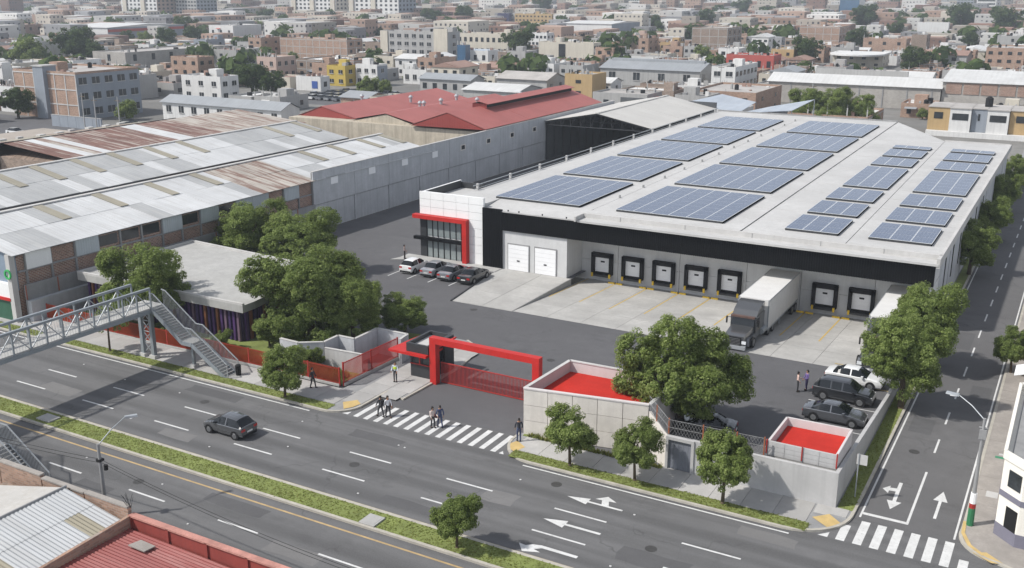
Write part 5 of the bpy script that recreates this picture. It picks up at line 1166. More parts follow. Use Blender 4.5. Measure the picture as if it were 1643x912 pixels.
# ------------------------------------------------------------------ lorries
def lorry(label, cx, y_front, cab=True, group='lorries at the docks'):
    t = thing('lorry', label, 'lorry', (cx, 92, -.3), group)
    W = 1.47; z0, z1 = .38, 3.3; y0, y1 = 91.4, 102.6; TW = M['trailer']
    m = MB(); m.box(cx-W,cx+W,y0,y1,z0,z1); m.build('trailer_box', TW, t)
    m = MB(); [m.box(cx+s*W-.02,cx+s*W+.02,y0-.02,y1,z1-.1,z1+.02) for s in (-1,1)]; m.box(cx-W-.015,cx+W+.015,y0-.02,y1,z0-.06,z0+.1)
    m.box(cx-W-.02,cx-W+.1,y0-.025,y0+.06,z0,z1); m.box(cx+W-.1,cx+W+.02,y0-.025,y0+.06,z0,z1); m.build('trailer_rail', M['steel_lt'], t)
    for k in range(9):
        m = MB(); y = y0+1.25*(k+.6)
        for s in (-1,1): m.box(cx+s*W-.012,cx+s*W+.012,y-.03,y+.03,z0+.1,z1-.1)
        m.build('side_rib', TW, t)
    m = MB(); m.box(cx-.5,cx+.5,y0+.3,y1-.2,z0-.28,z0-.05); m.build('chassis', M['rubber'], t)
    tm, km = wheel_meshes(.5,.3)
    def axle(y, two=True):
        g = az(y); 
        for s in (-1,1):
            w = bpy.data.objects.new('wheel', None); COL.objects.link(w); w.parent = t; w.location = Vector((cx+s*(W-.2), y, g+.5)) - Vector(t.location); w.rotation_euler = (0,0,-H_ if s > 0 else H_)
            for nn, me in (('tyre',tm),('rim',km)): o = bpy.data.objects.new(nn, me); COL.objects.link(o); o.parent = w
    for y in (100.8,102.1): axle(y)
    m = MB(); m.box(cx-W+.1,cx-W+.15,96.3,96.4,-.4,.4); m.box(cx+W-.2,cx+W-.1,96,96.15,-.35,.4); m.build('landing_leg', M['steel'], t)
    if not cab: return t
    for y in (92.0,93.5,87.2): axle(y)
    P = M['cab_paint']; h = 1.12; D = -.12
    m = MB(); m.box(cx-1.2,cx+1.2,88.3,91.0,.55+D,2.55+D); m.build('cab', P, t)
    m = MB(); a = [(88.6,2.55+D),(91.0,2.55+D),(91.05,3.42+D),(90.2,3.38+D),(89.1,2.95+D)]; m.extr(a,'x',cx-1.15,cx+1.15); m.build('roof_fairing', P, t)
    m = MB(); m.hexa([(cx-1.02,85.6,.62+D),(cx+1.02,85.6,.62+D),(cx+1.12,88.35,.62+D),(cx-1.12,88.35,.62+D),(cx-.9,85.65,1.42+D),(cx+.9,85.65,1.42+D),(cx+1.02,88.35,1.75+D),(cx-1.02,88.35,1.75+D)]); m.build('bonnet', P, t)
    m = MB(); m.hexa([(cx-1.08,88.06,1.72+D),(cx+1.08,88.06,1.72+D),(cx+1.08,88.36,1.72+D),(cx-1.08,88.36,1.72+D),(cx-1.02,88.26,2.46+D),(cx+1.02,88.26,2.46+D),(cx+1.02,88.4,2.46+D),(cx-1.02,88.4,2.46+D)]); m.build('windshield', M['car_glass'], t)
    m = MB(); m.box(cx-1.1,cx+1.1,88.0,88.35,2.46+D,2.62+D); m.build('sun_visor', M['visor'], t)
    for s in (-1,1):
        m = MB(); m.box(cx+s*1.2-.02,cx+s*1.2+.02,88.5,89.3,1.6+D,2.35+D); m.build('side_window', M['car_glass'], t)
        m = MB(); m.box(cx+s*1.5-.06,cx+s*1.5+.06,88.0,88.15,1.75+D,2.4+D); m.beam((cx+s*1.2,88.3,2.3+D),(cx+s*1.5,88.08,2.3+D),.04); m.build('mirror', M['rubber'], t)
        m = MB(); m.hexa([(cx+s*.7,86.0,.45+D),(cx+s*1.28,86.1,.45+D),(cx+s*1.28,88.2,.5+D),(cx+s*.7,88.2,.5+D),(cx+s*.7,86.3,1.12+D),(cx+s*1.22,86.4,1.1+D),(cx+s*1.22,88.1,1.15+D),(cx+s*.7,88.1,1.2+D)]); m.build('wing', P, t)
        m = MB(); m.box(cx+s*.95-.2,cx+s*.95+.2,85.55,85.62,.78+D,1.05+D); m.build('headlight', M['lamp_clear'], t)
        m = MB(); m.tube((cx+s*1.2,90.0,.6),(cx+s*1.2,91.3,.6),.3,.3,12); m.build('fuel_tank', M['steel_lt'], t)
    m = MB(); m.box(cx-.66,cx+.66,85.5,85.6,.62+D,1.36+D); g = m.build('grille', M['rubber'], t)
    for k in range(5): m = MB(); m.box(cx-.64,cx+.64,85.46,85.5,.68+.135*k+D,.73+.135*k+D); m.build('grille_bar', M['rim'], g)
    m = MB(); m.box(cx-1.15,cx+1.15,85.3,85.65,.3+D,.6+D); m.build('bumper', M['steel_lt'], t)
    m = MB(); m.box(cx-.9,cx+.9,88,93.8,.4+D,.62+D); m.build('chassis', M['rubber'], t)
    return t
M['trailer'] = plain('trailer_white', (.64,.63,.61), .5, .06, .4, streak=.12); M['cab_paint'] = paint_car('cab_dark', (.085,.088,.092), .4, .3); M['visor'] = plain('visor_brown', (.12,.07,.055), .4, .3, 2.0)  # brown of the visor is a reddish reflection put into its colour
lorry('long-nosed dark lorry with white box trailer backed up to the dock',-25.35,85.5)
lorry('white box trailer half hidden by street trees at the last dock',-13.35,85.5,True)

# ------------------------------------------------------------------ people
def skin_mesh(name, verts, edges, rad, mat, parent, sub=2, roots=(0,)):
    me = bpy.data.meshes.new(name); me.from_pydata(verts, edges, []); o = bpy.data.objects.new(name, me); COL.objects.link(o); o.parent = parent
    md = o.modifiers.new('skin','SKIN'); 
    for i, r in enumerate(rad): me.skin_vertices[0].data[i].radius = r if isinstance(r, tuple) else (r, r)
    for q in roots: me.skin_vertices[0].data[q].use_root = True
    md.use_smooth_shade = True; s = o.modifiers.new('sub','SUBSURF'); s.levels = sub; s.render_levels = sub
    me.materials.append(mat); return o
CL = {}
def cloth(c):
    if c not in CL: CL[c] = plain('cloth_%d' % len(CL), c, .85, .12, 6.0)
    return CL[c]
def person(label, loc, rz, top, trousers, stride=.0, arms=((.05,.1),(.05,.1)), vest=None, bag=None, h=1.76, female=False):
    k = h/1.76; t = thing('person', label, 'person', loc, 'people', rz); LOC[t.name] = Vector((0,0,0)); sw = .19; s = stride
    hipL, hipR = (0,.09,.92), (0,-.09,.92); kL, kR = (s*.55+.02,.1,.5), (-s*.45+.02,-.1,.5); aL, aR = (s*.9,.1,.09), (-s*1.05,-.1,.09 + abs(s)*.08)
    def arm(sd, fx, bend): return [(0,sd*sw,1.42),(fx*.6-.02,sd*(sw+.06),1.14),(fx*1.0+bend,sd*(sw+.05),.90+bend*.6),(fx*1.1+bend*1.3,sd*(sw+.03),.80+bend*.8)]
    AL, AR = arm(1,*arms[0]), arm(-1,*arms[1])
    V = [(0,0,.96),(0,0,1.2),(0,0,1.42),(0.01,0,1.52),(0.02,0,1.60),(0.02,0,1.72),hipL,kL,aL,(aL[0]+.14,aL[1],.05),hipR,kR,aR,(aR[0]+.14,aR[1],.05)]+AL+AR
    E_ = [(0,1),(1,2),(2,3),(3,4),(4,5),(0,6),(6,7),(7,8),(8,9),(0,10),(10,11),(11,12),(12,13),(2,14),(14,15),(15,16),(16,17),(2,18),(18,19),(19,20),(20,21)]
    Rr = [(.07,.09),(.065,.085),(.065,.09),.05,.085,.07,.06,.045,.035,.035,.06,.045,.035,.035,.036,.034,.032,.035,.036,.034,.032,.035]
    sc_ = lambda L: [(x*k,y*k,z*k) for x,y,z in L]
    body = skin_mesh('body', sc_(V), E_, [tuple(a*k for a in r) if isinstance(r,tuple) else r*k for r in Rr], M['skin'], t)
    TV = [(0,0,.93),(0,0,1.2),(0,0,1.40),(0,0,1.47)]+AL[:3]+AR[:3]; TE = [(0,1),(1,2),(2,3),(2,4),(4,5),(5,6),(2,7),(7,8),(8,9)]
    skin_mesh('shirt', sc_(TV), TE, [(.115,.14),(.105,.13),(.105,.15),.068,.06,.052,.043,.06,.052,.043], cloth(top), t)
    LV = [(0,0,1.08),(0,0,.93),hipL,kL,(aL[0],aL[1],.06),hipR,kR,(aR[0],aR[1],.06)]; LE = [(0,1),(1,2),(2,3),(3,4),(1,5),(5,6),(6,7)]
    skin_mesh('trousers', sc_(LV), LE, [(.112,.135),(.108,.132),.092,.07,.053,.092,.07,.053], cloth(trousers), t)
    for a in (aL,aR): skin_mesh('shoe', sc_([(a[0]-.05,a[1],.05),(a[0]+.08,a[1],.045),(a[0]+.19,a[1],.04)]), [(0,1),(1,2)], [.06,.06,.05], M['rubber'], t, 1)
    skin_mesh('hair', sc_([(-.03,0,1.66),(.0,0,1.74),(-.045,0,1.60)] + ([(-.05,0,1.5)] if female else [])), [(0,1),(0,2)] + ([(2,3)] if female else []), [.086,.06,.066]+([.06] if female else []), M['hair'], t)
    # face: eyes, nose, ears, mouth
    fm = MB(); 
    for sd in (1,-1): fm.box(.088*k,.102*k,(sd*.034-.012)*k,(sd*.034+.012)*k,1.635*k,1.652*k)
    fm.box(.085*k,.1*k,-.025*k,.025*k,1.565*k,1.575*k); fm.build('eyes_and_mouth', M['hair'], t)
    fm = MB(); fm.hexa([tuple(c*k for c in p) for p in ((.085,-.014,1.59),(.125,-.01,1.595),(.125,.01,1.595),(.085,.014,1.59),(.085,-.008,1.645),(.1,-.006,1.64),(.1,.006,1.64),(.085,.008,1.645))]); fm.build('nose', M['skin'], t)
    for W in (AL,AR):
        hx, hy, hz = W[3]; HV, HE = [], []
        for i in range(5):
            f = (i-2)*.018; ln = (.055,.08,.085,.08,.065)[i]; q = len(HV)
            HV += [(hx,hy+f,hz-.02),(hx+.012+(.03 if i==0 else 0),hy+f*1.1,hz-.02-ln*.55),(hx+.03+(.03 if i==0 else 0),hy+f*1.1,hz-.02-ln)]; HE += [(q,q+1),(q+1,q+2)]
        skin_mesh('hand', sc_(HV), HE, [.010,.009,.008]*5, M['skin'], t, 1, range(0,15,3))
    if vest: skin_mesh('vest', sc_([(0,0,1.06),(0,0,1.22),(0,0,1.40)]), [(0,1),(1,2)], [(.145,.172),(.135,.165),(.135,.172)], cloth(vest), t)
    if bag:
        m = MB(); sd = bag[1]; m.box(-.13*k,.13*k,(sd*.28-.06)*k,(sd*.28+.06)*k,.78*k,1.08*k) if bag[0] == 'hand' else m.box(-.32*k,-.13*k,-.15*k,.15*k,1.0*k,1.45*k); m.build('bag', cloth(bag[2]), t)
    return t
BK, NV, WT = (.045,.045,.05), (.05,.065,.13), (.70,.70,.71)
G_ = .136
person('guard in yellow hi-vis vest and black trousers standing beside the booth',(-47.3,63.9,G_),-1.2,(.5,.55,.6),BK,.02,((.12,.25),(.12,.25)),vest=(.50,.62,.06))
person('person in black jacket on the left of the first pair on the crosswalk',(-44.25,57.75,.005),math.pi*.9,BK,BK,.28,((.2,.05),(-.2,.05)),bag=('back',0,(.02,.02,.022)))
person('person in white shirt carrying a brown bag on the crosswalk',(-43.7,57.95,.005),-.5,WT,BK,.22,((.15,.05),(-.15,.05)),bag=('hand',1,(.14,.07,.045)))
person('person in pale top and dark skirt, left of the second crosswalk pair',(-39.65,58.05,.005),-.4,(.60,.50,.46),BK,.1,((.15,.2),(.1,.1)),female=True,h=1.68,bag=('hand',1,(.12,.04,.04)))
person('person in dark navy suit, right of the second crosswalk pair',(-39.2,58.35,.005),2.6,NV,NV,.18,((.15,.08),(-.15,.05)),h=1.82)
person('man in dark clothes standing at the corner of the beige wall',(-32.75,58.9,G_),2.3,(.03,.035,.05),NV,.05,((.1,.1),(.05,.05)),h=1.86)
person('person in dark clothes walking along the left pavement by the orange fence',(-52.4,59.5,G_),.2,(.05,.05,.055),BK,.2,((.15,.05),(-.15,.05)),h=1.75)
person('person in grey top standing behind the parked white car by the office',(-69.5,96.6,.1),.5,(.36,.27,.25),(.06,.05,.05),.04,((.1,.1),(.1,.1)))
person('person in pale shirt, left of the pair talking in the car park',(-17.7,78.5,.005),.3,(.62,.44,.38),BK,.03,((.15,.3),(.05,.1)))
person('person in purple jacket, right of the pair talking in the car park',(-17.15,79.2,.005),-2.4,(.14,.10,.26),(.05,.04,.10),.05,((.1,.3),(.1,.1)))
person('person in pale top and blue skirt waiting in the shade behind the booth',(-47.55,67.1,G_),-2.0,(.55,.42,.42),(.06,.08,.28),.03,((.1,.1),(.1,.1)),h=1.6,female=True)
# ------------------------------------------------------------------ the city behind
M['plaster_w'] = plain('plaster_white', (.60,.595,.58), .8, .08, .25, kind='World', streak=.3)
M['plaster_c'] = plain('plaster_cream', (.50,.46,.385), .8, .08, .25, kind='World', streak=.3)
M['plaster_g'] = plain('plaster_grey', (.34,.335,.325), .85, .1, .25, kind='World', streak=.35)
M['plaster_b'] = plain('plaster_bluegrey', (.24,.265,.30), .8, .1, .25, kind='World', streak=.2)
M['plaster_y'] = plain('plaster_yellow', (.46,.34,.07), .8, .1, .25, kind='World', streak=.25)
M['plaster_o'] = plain('plaster_ochre', (.40,.28,.14), .8, .1, .25, kind='World', streak=.25)
M['plaster_r'] = plain('plaster_red', (.36,.075,.06), .8, .1, .25, kind='World', streak=.25)
M['plaster_p'] = plain('plaster_pink', (.44,.33,.28), .8, .1, .25, kind='World', streak=.25)
M['roofflat'] = plain('flat_roof', (.37,.35,.33), .9, .2, .2, kind='World')
M['roofflat_r'] = plain('flat_roof_red', (.28,.18,.145), .9, .2, .2, kind='World')
M['roof_sheet'] = corrug('far_sheet', (.55,.55,.54), 'x', 1.2, .6, .1, (.36,.34,.31), .4, bump=.2)
M['roof_sheet_d'] = corrug('far_sheet_dark', (.27,.285,.30), 'x', 1.2, .6, .1, (.2,.2,.2), .4, bump=.2)
M['blue_glass'] = plain('tower_glass', (.05,.11,.19), .12, .2, .2, spec=.7, kind='World')
def house(name, label, cat, X0, X1, Y0, Y1, h, wall, st=2, nf=4, ns=3, roof='flat', frame=False, side=None, ww=1.4, wh=1.2, joined=True, tank=True, winmat=None, group=None, skipf=(), roofmat=None, rise=1.6, z0w=1.0, seed=None, clutter=5):
    r = random.Random(seed if seed is not None else int(abs(X0*7+Y0*13))); t = thing(name, label, cat, ((X0+X1)/2,(Y0+Y1)/2,0), group); wall = M[wall] if isinstance(wall,str) else wall
    right = X0 > -4       # street side: the left face is the one in view
    m = MB(); m.box(X0,X1,Y0,Y1,0,h); m.build('wall', wall, t)
    xs = X0 if right else X1; sg = -1 if right else 1
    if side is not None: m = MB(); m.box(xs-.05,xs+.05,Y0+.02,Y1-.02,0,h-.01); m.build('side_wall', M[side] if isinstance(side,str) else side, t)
    if roof == 'flat':
        m = MB(); e = .18
        m.box(X0,X1,Y0,Y0+e,h,h+.55); m.box(X0,X1,Y1-e,Y1,h,h+.55); m.box(X0,X0+e,Y0+e,Y1-e,h,h+.55); m.box(X1-e,X1,Y0+e,Y1-e,h,h+.55); m.build('parapet', wall, t)
        m = MB(); m.box(X0+e,X1-e,Y0+e,Y1-e,h,h+.08); m.build('roof', roofmat or M['roofflat'], t)
    elif roof == 'gable':    # ridge along x
        yc = (Y0+Y1)/2; m = MB(); m.hexa([(X0-.4,Y0-.5,h),(X1+.4,Y0-.5,h),(X1+.4,yc,h+rise),(X0-.4,yc,h+rise),(X0-.4,Y0-.5,h+.12),(X1+.4,Y0-.5,h+.12),(X1+.4,yc,h+rise+.12),(X0-.4,yc,h+rise+.12)])
        m.hexa([(X0-.4,yc,h+rise),(X1+.4,yc,h+rise),(X1+.4,Y1+.5,h),(X0-.4,Y1+.5,h),(X0-.4,yc,h+rise+.12),(X1+.4,yc,h+rise+.12),(X1+.4,Y1+.5,h+.12),(X0-.4,Y1+.5,h+.12)]); m.build('roof', roofmat or M['roof_sheet'], t)
        m = MB(); m.extr([(Y0,h-.01),(Y1,h-.01),(yc,h+rise-.05)],'x',X0,X1); m.build('gable', wall, t)
    elif roof == 'gabley':   # ridge along y
        xc = (X0+X1)/2; m = MB(); m.extr([(X0-.4,h),(X1+.4,h),(X1+.4,h+.12),(xc,h+rise+.12),(X0-.4,h+.12)],'y',Y0-.3,Y1+.3); m.build('roof', roofmat or M['roof_sheet'], t)
    if frame:
        m = MB(); n = max(2, int((X1-X0)/3.6)); 
        for i in range(n+1): x = X0+(X1-X0)*i/n; m.box(max(X0,x-.12),min(X1,x+.12),Y0-.05,Y0-.001,0,h)
        for k in range(1, st+1): m.box(X0,X1,Y0-.06,Y0-.002,h*k/st-.15,h*k/st+.1)
        n = max(1, int((Y1-Y0)/3.6))
        for i in range(n+1): y = Y0+(Y1-Y0)*i/n; m.box(xs+sg*.001,xs+sg*.05,max(Y0,y-.12),min(Y1,y+.12),0,h)
        for k in range(1, st+1): m.box(xs+sg*.002,xs+sg*.06,Y0,Y1,h*k/st-.15,h*k/st+.1)
        m.build('concrete_frame', M['conc'], t)
    wm = winmat or M['win']; acc = MB(); fs = h/st
    def win(x0,x1,y0,y1,z0,z1):
        if joined: acc.box(x0,x1,y0,y1,z0,z1)
        else:
            m = MB(); m.box(x0,x1,y0,y1,z0,z1); w = m.build('window', wm, t); dx, dy = x1-x0, y1-y0
            m = MB()
            if dx > dy: m.box(x0-.12,x1+.12,y0-.1,y1,z0-.14,z0); m.box((x0+x1)/2-.04,(x0+x1)/2+.04,y0-.02,y1,z0,z1)
            else: m.box(x0,x1+.1*sg if sg>0 else x1,y0-.12,y1+.12,z0-.14,z0); m.box(x0-.01,x1+.01,(y0+y1)/2-.04,(y0+y1)/2+.04,z0,z1)
            m.build('sill', M['conc_lt'], w)
    for k in range(st):
        z0 = k*fs + z0w*fs/3; z1 = min(z0+wh*fs/3, (k+1)*fs-.15)
        for i in range(nf):
            if (k,i) in skipf: continue
            x = X0+(X1-X0)*(i+.5)/nf; win(x-ww/2,x+ww/2,Y0-.09,Y0-.03 if frame else Y0-.001,z0,z1)
        for i in range(ns):
            y = Y0+(Y1-Y0)*(i+.5)/ns; a, b = sorted((xs+sg*(.055 if side is not None else .001), xs+sg*.1)); win(a,b,y-ww/2,y+ww/2,z0,z1)
    if joined and acc.v: o = acc.build('windows', wm, t); o['kind'] = 'stuff'
    if clutter and roof == 'flat':
        cm = MB()
        for q in range(clutter):
            w_, d_ = r.uniform(.3,1.6), r.uniform(.3,1.6); x, y = r.uniform(X0+.3,X1-.3-w_), r.uniform(Y0+.3,Y1-.3-d_); cm.box(x,x+w_,y,y+d_,h+.06,h+.08+r.choice((.25,.5,.9,1.3)),r.randrange(5))
        for q in range(3): x, y = r.uniform(X0+.2,X1-.2), r.choice((Y0+.1,Y1-.1)); cm.box(x-.04,x+.04,y-.04,y+.04,h,h+r.uniform(.9,1.8),3)
        o = cm.build('roof_clutter', [M['plaster_w'],M['plaster_g'],M['rubber'],M['conc_dk'],M['roofflat_r']], t); o['kind'] = 'stuff'
    if roof == 'flat' and clutter and r.random() < .4:
        cm = MB(); k = r.randint(3,6)
        for q in range(k):
            x = X0+.2+(X1-X0-.4)*q/(k-1); cm.box(x-.13,x+.13,Y0+.05,Y0+.3,h+.5,h+r.uniform(1.0,2.4)); cm.box(x-.02,x+.02,Y0+.15,Y0+.19,h+1.0,h+3.1)
        o = cm.build('unfinished_columns', M['conc'], t); o['kind'] = 'stuff'
    if nf and r.random() < .35:
        cm = MB(); zz = h/st*.85; x = r.uniform(X0+.3,max(X0+.4,X1-3.3)); cm.hexa([(x,Y0-1.3,zz-.3),(x+2.8,Y0-1.3,zz-.3),(x+2.8,Y0-.02,zz),(x,Y0-.02,zz),(x,Y0-1.3,zz-.22),(x+2.8,Y0-1.3,zz-.22),(x+2.8,Y0-.02,zz+.08),(x,Y0-.02,zz+.08)]); cm.build('awning', r.choice((M['roof_sheet'],M['plaster_r'],M['plaster_b'],M['roof_sheet_d'])), t)
    if tank and roof == 'flat':
        for q in range(r.choice((0,1,1,2))):
            x, y = r.uniform(X0+1.2,X1-1.2), r.uniform(Y0+1.2,Y1-1.2); m = MB(); rr_ = .55; m.tube((x,y,h+.1),(x,y,h+1.25),rr_,rr_,9); m.tube((x,y,h+1.25),(x,y,h+1.5),rr_,.2,9); m.build('water_tank', M['rubber'] if r.random() < .6 else M['plaster_g'], t)
        if r.random() < .55:
            w_, d_ = min(3,(X1-X0)*.4), min(3,(Y1-Y0)*.4); x, y = r.uniform(X0,X1-w_), r.uniform(Y0+1,Y1-d_); m = MB(); m.box(x,x+w_,y,y+d_,h+.08,h+2.2); m.build('stair_head', wall, t)
    return t
LM = []   # landmark footprints (to keep filler houses out) with a short handle
LMH = {}
def L_(handle, *a, **k): LMH[(a[3],a[5])] = a[7]; LM.append((handle, a[3], a[4], a[5], a[6])); return house(*a, **k)
B = 'building'
L_('the slate-blue block','apartment_block','four-storey block with brick side wall and slate-blue front left of the white long shed',B,-235.2,-212,163.3,182.2,10.9,'brick_pale',3,0,5,side='plaster_b',frame=False,joined=False,ww=2.2,wh=1.3,seed=3)
m = MB()
for i in range(7): x = -235.2+23.2*i/6; m.box(x-.14,x+.14,163.2,163.29,0,10.9)
for k in range(1,4): m.box(-235.2,-212.05,163.19,163.28,3.6*k-.15,3.6*k+.12)
m.build('concrete_frame', M['conc_lt'], bpy.data.objects['apartment_block'])
t = thing('stair_tower','slate-grey stair tower standing against the brick block',B,(-224,163,0)); m = MB(); m.box(-226,-222.3,162.2,166,0,12.4); m.build('wall', M['plaster_b'], t); m = MB(); m.box(-226.2,-222.1,162,166.2,12.4,12.7); m.build('roof', M['conc'], t)
L_('the long white workshop','workshop','long white workshop with dark grey sheet roof behind the shed roofs','workshop',-193,-155.9,171.9,178,4.7,'plaster_w',1,9,0,roof='gable',rise=1.5,roofmat=M['roof_sheet_d'],joined=False,ww=1.5,wh=1.0,tank=False,z0w=1.6)
L_('the long grey hall','long_hall','long grey concrete-block hall with small windows beneath the white striped hall','hall',-339.4,-321.2,270.5,324.4,6.0,'block',1,1,6,ww=1.6,z0w=1.6)
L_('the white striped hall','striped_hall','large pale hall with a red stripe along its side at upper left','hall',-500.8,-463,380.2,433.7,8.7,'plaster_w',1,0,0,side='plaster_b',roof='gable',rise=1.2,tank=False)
m = MB(); m.box(-462.95,-462.85,380.4,433.5,6.4,7.8); o = m.build('red_stripe', M['plaster_r'], bpy.data.objects['striped_hall'])
def tower(handle, label, X0, X1, Y0, Y1, h, wall, side, nf, ns, st, ww=2.2, wh=1.5, winmat=None, bays=None):
    t = L_(handle,'tower_block',label,'tower',X0,X1,Y0,Y1,h,wall,st,nf,ns,side=side,ww=ww,wh=wh,tank=False,winmat=winmat)
    if bays:
        m = MB()
        for x in bays: m.box(x-2.2,x+2.2,Y0-1.2,Y0-.01,0,h+2)
        m.build('projecting_bay', M['plaster_w'] if wall != 'plaster_w' else M['plaster_c'], t)
    m = MB(); m.box(X0+3,X1-3,Y0+3,Y1-3,h+.6,h+4); m.build('plant_room', M['plaster_g'], t); return t
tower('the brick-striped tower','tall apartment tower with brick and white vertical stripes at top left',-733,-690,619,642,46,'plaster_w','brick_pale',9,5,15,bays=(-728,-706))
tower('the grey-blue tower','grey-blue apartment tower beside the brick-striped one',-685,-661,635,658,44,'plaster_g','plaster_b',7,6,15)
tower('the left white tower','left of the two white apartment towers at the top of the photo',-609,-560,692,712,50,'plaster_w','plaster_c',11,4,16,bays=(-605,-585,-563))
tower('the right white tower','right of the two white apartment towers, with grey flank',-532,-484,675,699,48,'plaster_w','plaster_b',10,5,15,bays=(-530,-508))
tower('the blue glass tower','blue glass office tower at the top right',-210,-193,968,990,60,M['blue_glass'],'plaster_w',0,0,1)
tower('the white banded tower','white office tower with dark window bands at upper right',-115,-97,1143,1190,55,'plaster_w','plaster_w',1,1,17,ww=16,wh=1.3)
tower('the flat grey tower','plain grey tower left of the white banded tower',-137,-121,1176,1210,46,'plaster_b','plaster_g',5,4,14)
tower('the hazy left tower','hazy pale tower at the far top left',-1181,-1127,906,925,48,'plaster_w','plaster_g',12,5,17)
tower('the hazy grey tower','hazy grey tower right of the white towers on the skyline',-841,-803,1253,1275,52,'plaster_b','plaster_g',10,5,16)
tower('the white and slate tower','white and slate tower on the skyline at the top centre-right',-503,-484,1166,1196,50,'plaster_w','plaster_b',7,5,15)
tower('the slim white tower','slim white tower with dark stripes on the skyline',-468,-452,1366,1390,54,'plaster_w','plaster_g',5,5,16)
L_('the large brick block','brick_block','large windowless brick block with pale frame grid near the top centre-left',B,-307.9,-271.6,341.6,352,8.8,'brick_pale',3,0,2,frame=True)
L_('the concrete school','concrete_block','bare concrete four-storey block with rows of square windows at the centre',B,-261,-228,351,360,12.4,'plaster_g',4,9,1,joined=False,ww=1.9,wh=1.4)
m = MB(); m.box(-234.5,-228,350.4,351,0,14.2); m.box(-261.2,-257.5,350.6,351,0,12.9); m.build('blank_bay', M['plaster_c'], bpy.data.objects['concrete_block'])
L_('the cream school','school_block','cream long block with small dark windows right of the bare concrete block',B,-256.8,-230,403,412,9.5,'plaster_c',2,9,2)
L_('the blue glass box','glass_box','small blue-green glazed box beside the concrete block',B,-220.8,-217,346.5,350,7.9,M['blue_glass'],3,0,0,tank=False)
L_('the yellow shop','yellow_shop','bright yellow two-storey shop building in the middle left',B,-216.7,-209.3,261.7,267,5.9,'plaster_y',2,2,1,joined=False,ww=1.6)
L_('the pale blue house','house','pale blue and white two-storey house right of the yellow shop','house',-208.8,-200.2,266.5,272,6.3,'plaster_w',2,3,1,joined=False,ww=1.4,side='plaster_b')
L_('the white bungalow','house','low white house with flat roof behind the roadside cars','house',-199.0,-189.8,279,284,4.2,'plaster_w',1,3,1,joined=False)
L_('the cream gabled house','gabled_building','cream building with rusty red roof behind the red roofed works',B,-186.5,-176.0,277.2,288.7,6.0,'plaster_c',2,3,2,roof='gabley',roofmat=M['roofflat_r'],rise=1.5)
L_('the brown brick house','house','brown two-storey house with small windows left of the yellow shop','house',-252,-243.3,267.4,277.3,7.1,'plaster_p',2,2,3,joined=False,ww=1.3)
L_('the container office','container_office','white box-like office with a blue panel left of the parked car lot',B,-215.8,-206.1,245.6,250,3.8,'plaster_w',1,0,1,tank=False)
m = MB(); m.box(-209.5,-207.3,245.5,245.58,.8,3.0); m.build('blue_panel', plain('blue_panel', (.04,.09,.30), .5, .1, 1.0), bpy.data.objects['container_office'])
L_('the pale apartment pair','apartment_pair','pale concrete apartment building with dark stair slot at the upper middle',B,-207,-181.5,388.8,396,7.6,'plaster_c',3,0,3,joined=False,ww=1.6)
m = MB(); m.box(-197.5,-194.5,388.6,388.78,.5,7.4); m.build('stair_slot', M['win'], bpy.data.objects['apartment_pair'])
L_('the white office','office_house','white office with a row of square windows beside the big dark tree',B,-260,-248.7,476,484,6.5,'plaster_w',2,5,2)
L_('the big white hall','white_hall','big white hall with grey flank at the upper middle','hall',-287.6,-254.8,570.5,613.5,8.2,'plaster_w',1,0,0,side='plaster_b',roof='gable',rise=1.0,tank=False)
L_('the ridge-vent shed','ridge_shed','stone-walled shed with dark grey ridge-vent roof right of centre','shed',-142,-108,309.8,325.4,5.2,'plaster_g',1,4,2,roof='gable',roofmat=M['roof_sheet_d'],rise=2.2,joined=False,ww=2.2,wh=1.4,tank=False)
m = MB(); m.box(-141,-109,316.4,318.8,7.2,8.0); m.build('ridge_vent', M['roof_sheet_d'], bpy.data.objects['ridge_shed'])
L_('the salmon tower house','brick_house','tall narrow salmon brick house with one dark window','house',-178.9,-174.2,430,442,7.8,'brick_pale',3,1,2)
L_('the wide brick building','brick_building','wide unplastered brick building right of the salmon house',B,-173.6,-156,483.8,506,10.7,'brick_dull',3,0,3,frame=True)
L_('the orange row','apartment_row','orange and cream apartment row near the top centre',B,-395.3,-363.5,703,709,8.6,'plaster_o',3,10,1)
L_('the dark blue block','blue_block','dark blue blank block beside the orange apartment row',B,-396.5,-386.8,679,683,9.4,plain('navy_panel', (.03,.03,.075), .6, .1, .4),1,0,0,tank=False)
L_('the red long building','red_building','long dark red building with white roof edge at right of centre',B,-121.7,-103.8,377.7,388,5.8,'plaster_r',1,5,2)
L_('the white shop row','shop_row','white row of workshops with green doors beside the street behind the warehouse',B,-103.0,-95.5,306,329,6.9,'plaster_w',2,2,6,joined=False,ww=2.0)
t_ = L_('the pale-roofed hall','sheet_roof_hall','long block-walled hall with pale sheet roof and tan strips behind the warehouse','hall',-79.7,-34.7,286.5,298,5.6,'block',1,0,0,roof='gable',roofmat=M['roof_sheet'],rise=2.0,tank=False)
for k in range(10): m = MB(); x = -77+4.0*k; m.hexa([(x,287.5,5.95),(x+.9,287.5,5.95),(x+.9,291.5,7.35),(x,291.5,7.35),(x,287.5,6.0),(x+.9,287.5,6.0),(x+.9,291.5,7.4),(x,291.5,7.4)]); m.build('skylight_strip', M['sheet_tan'], t_)
for k in range(8): m = MB(); x = -79.5+6.1*k; m.box(x-.15,x+.15,286.38,286.5,0,5.5); m.build('wall_pier', M['conc_dk'], t_)
m = MB(); m.box(-70,-45,299,300,0,8.6); m.build('rear_parapet', M['plaster_g'], t_)
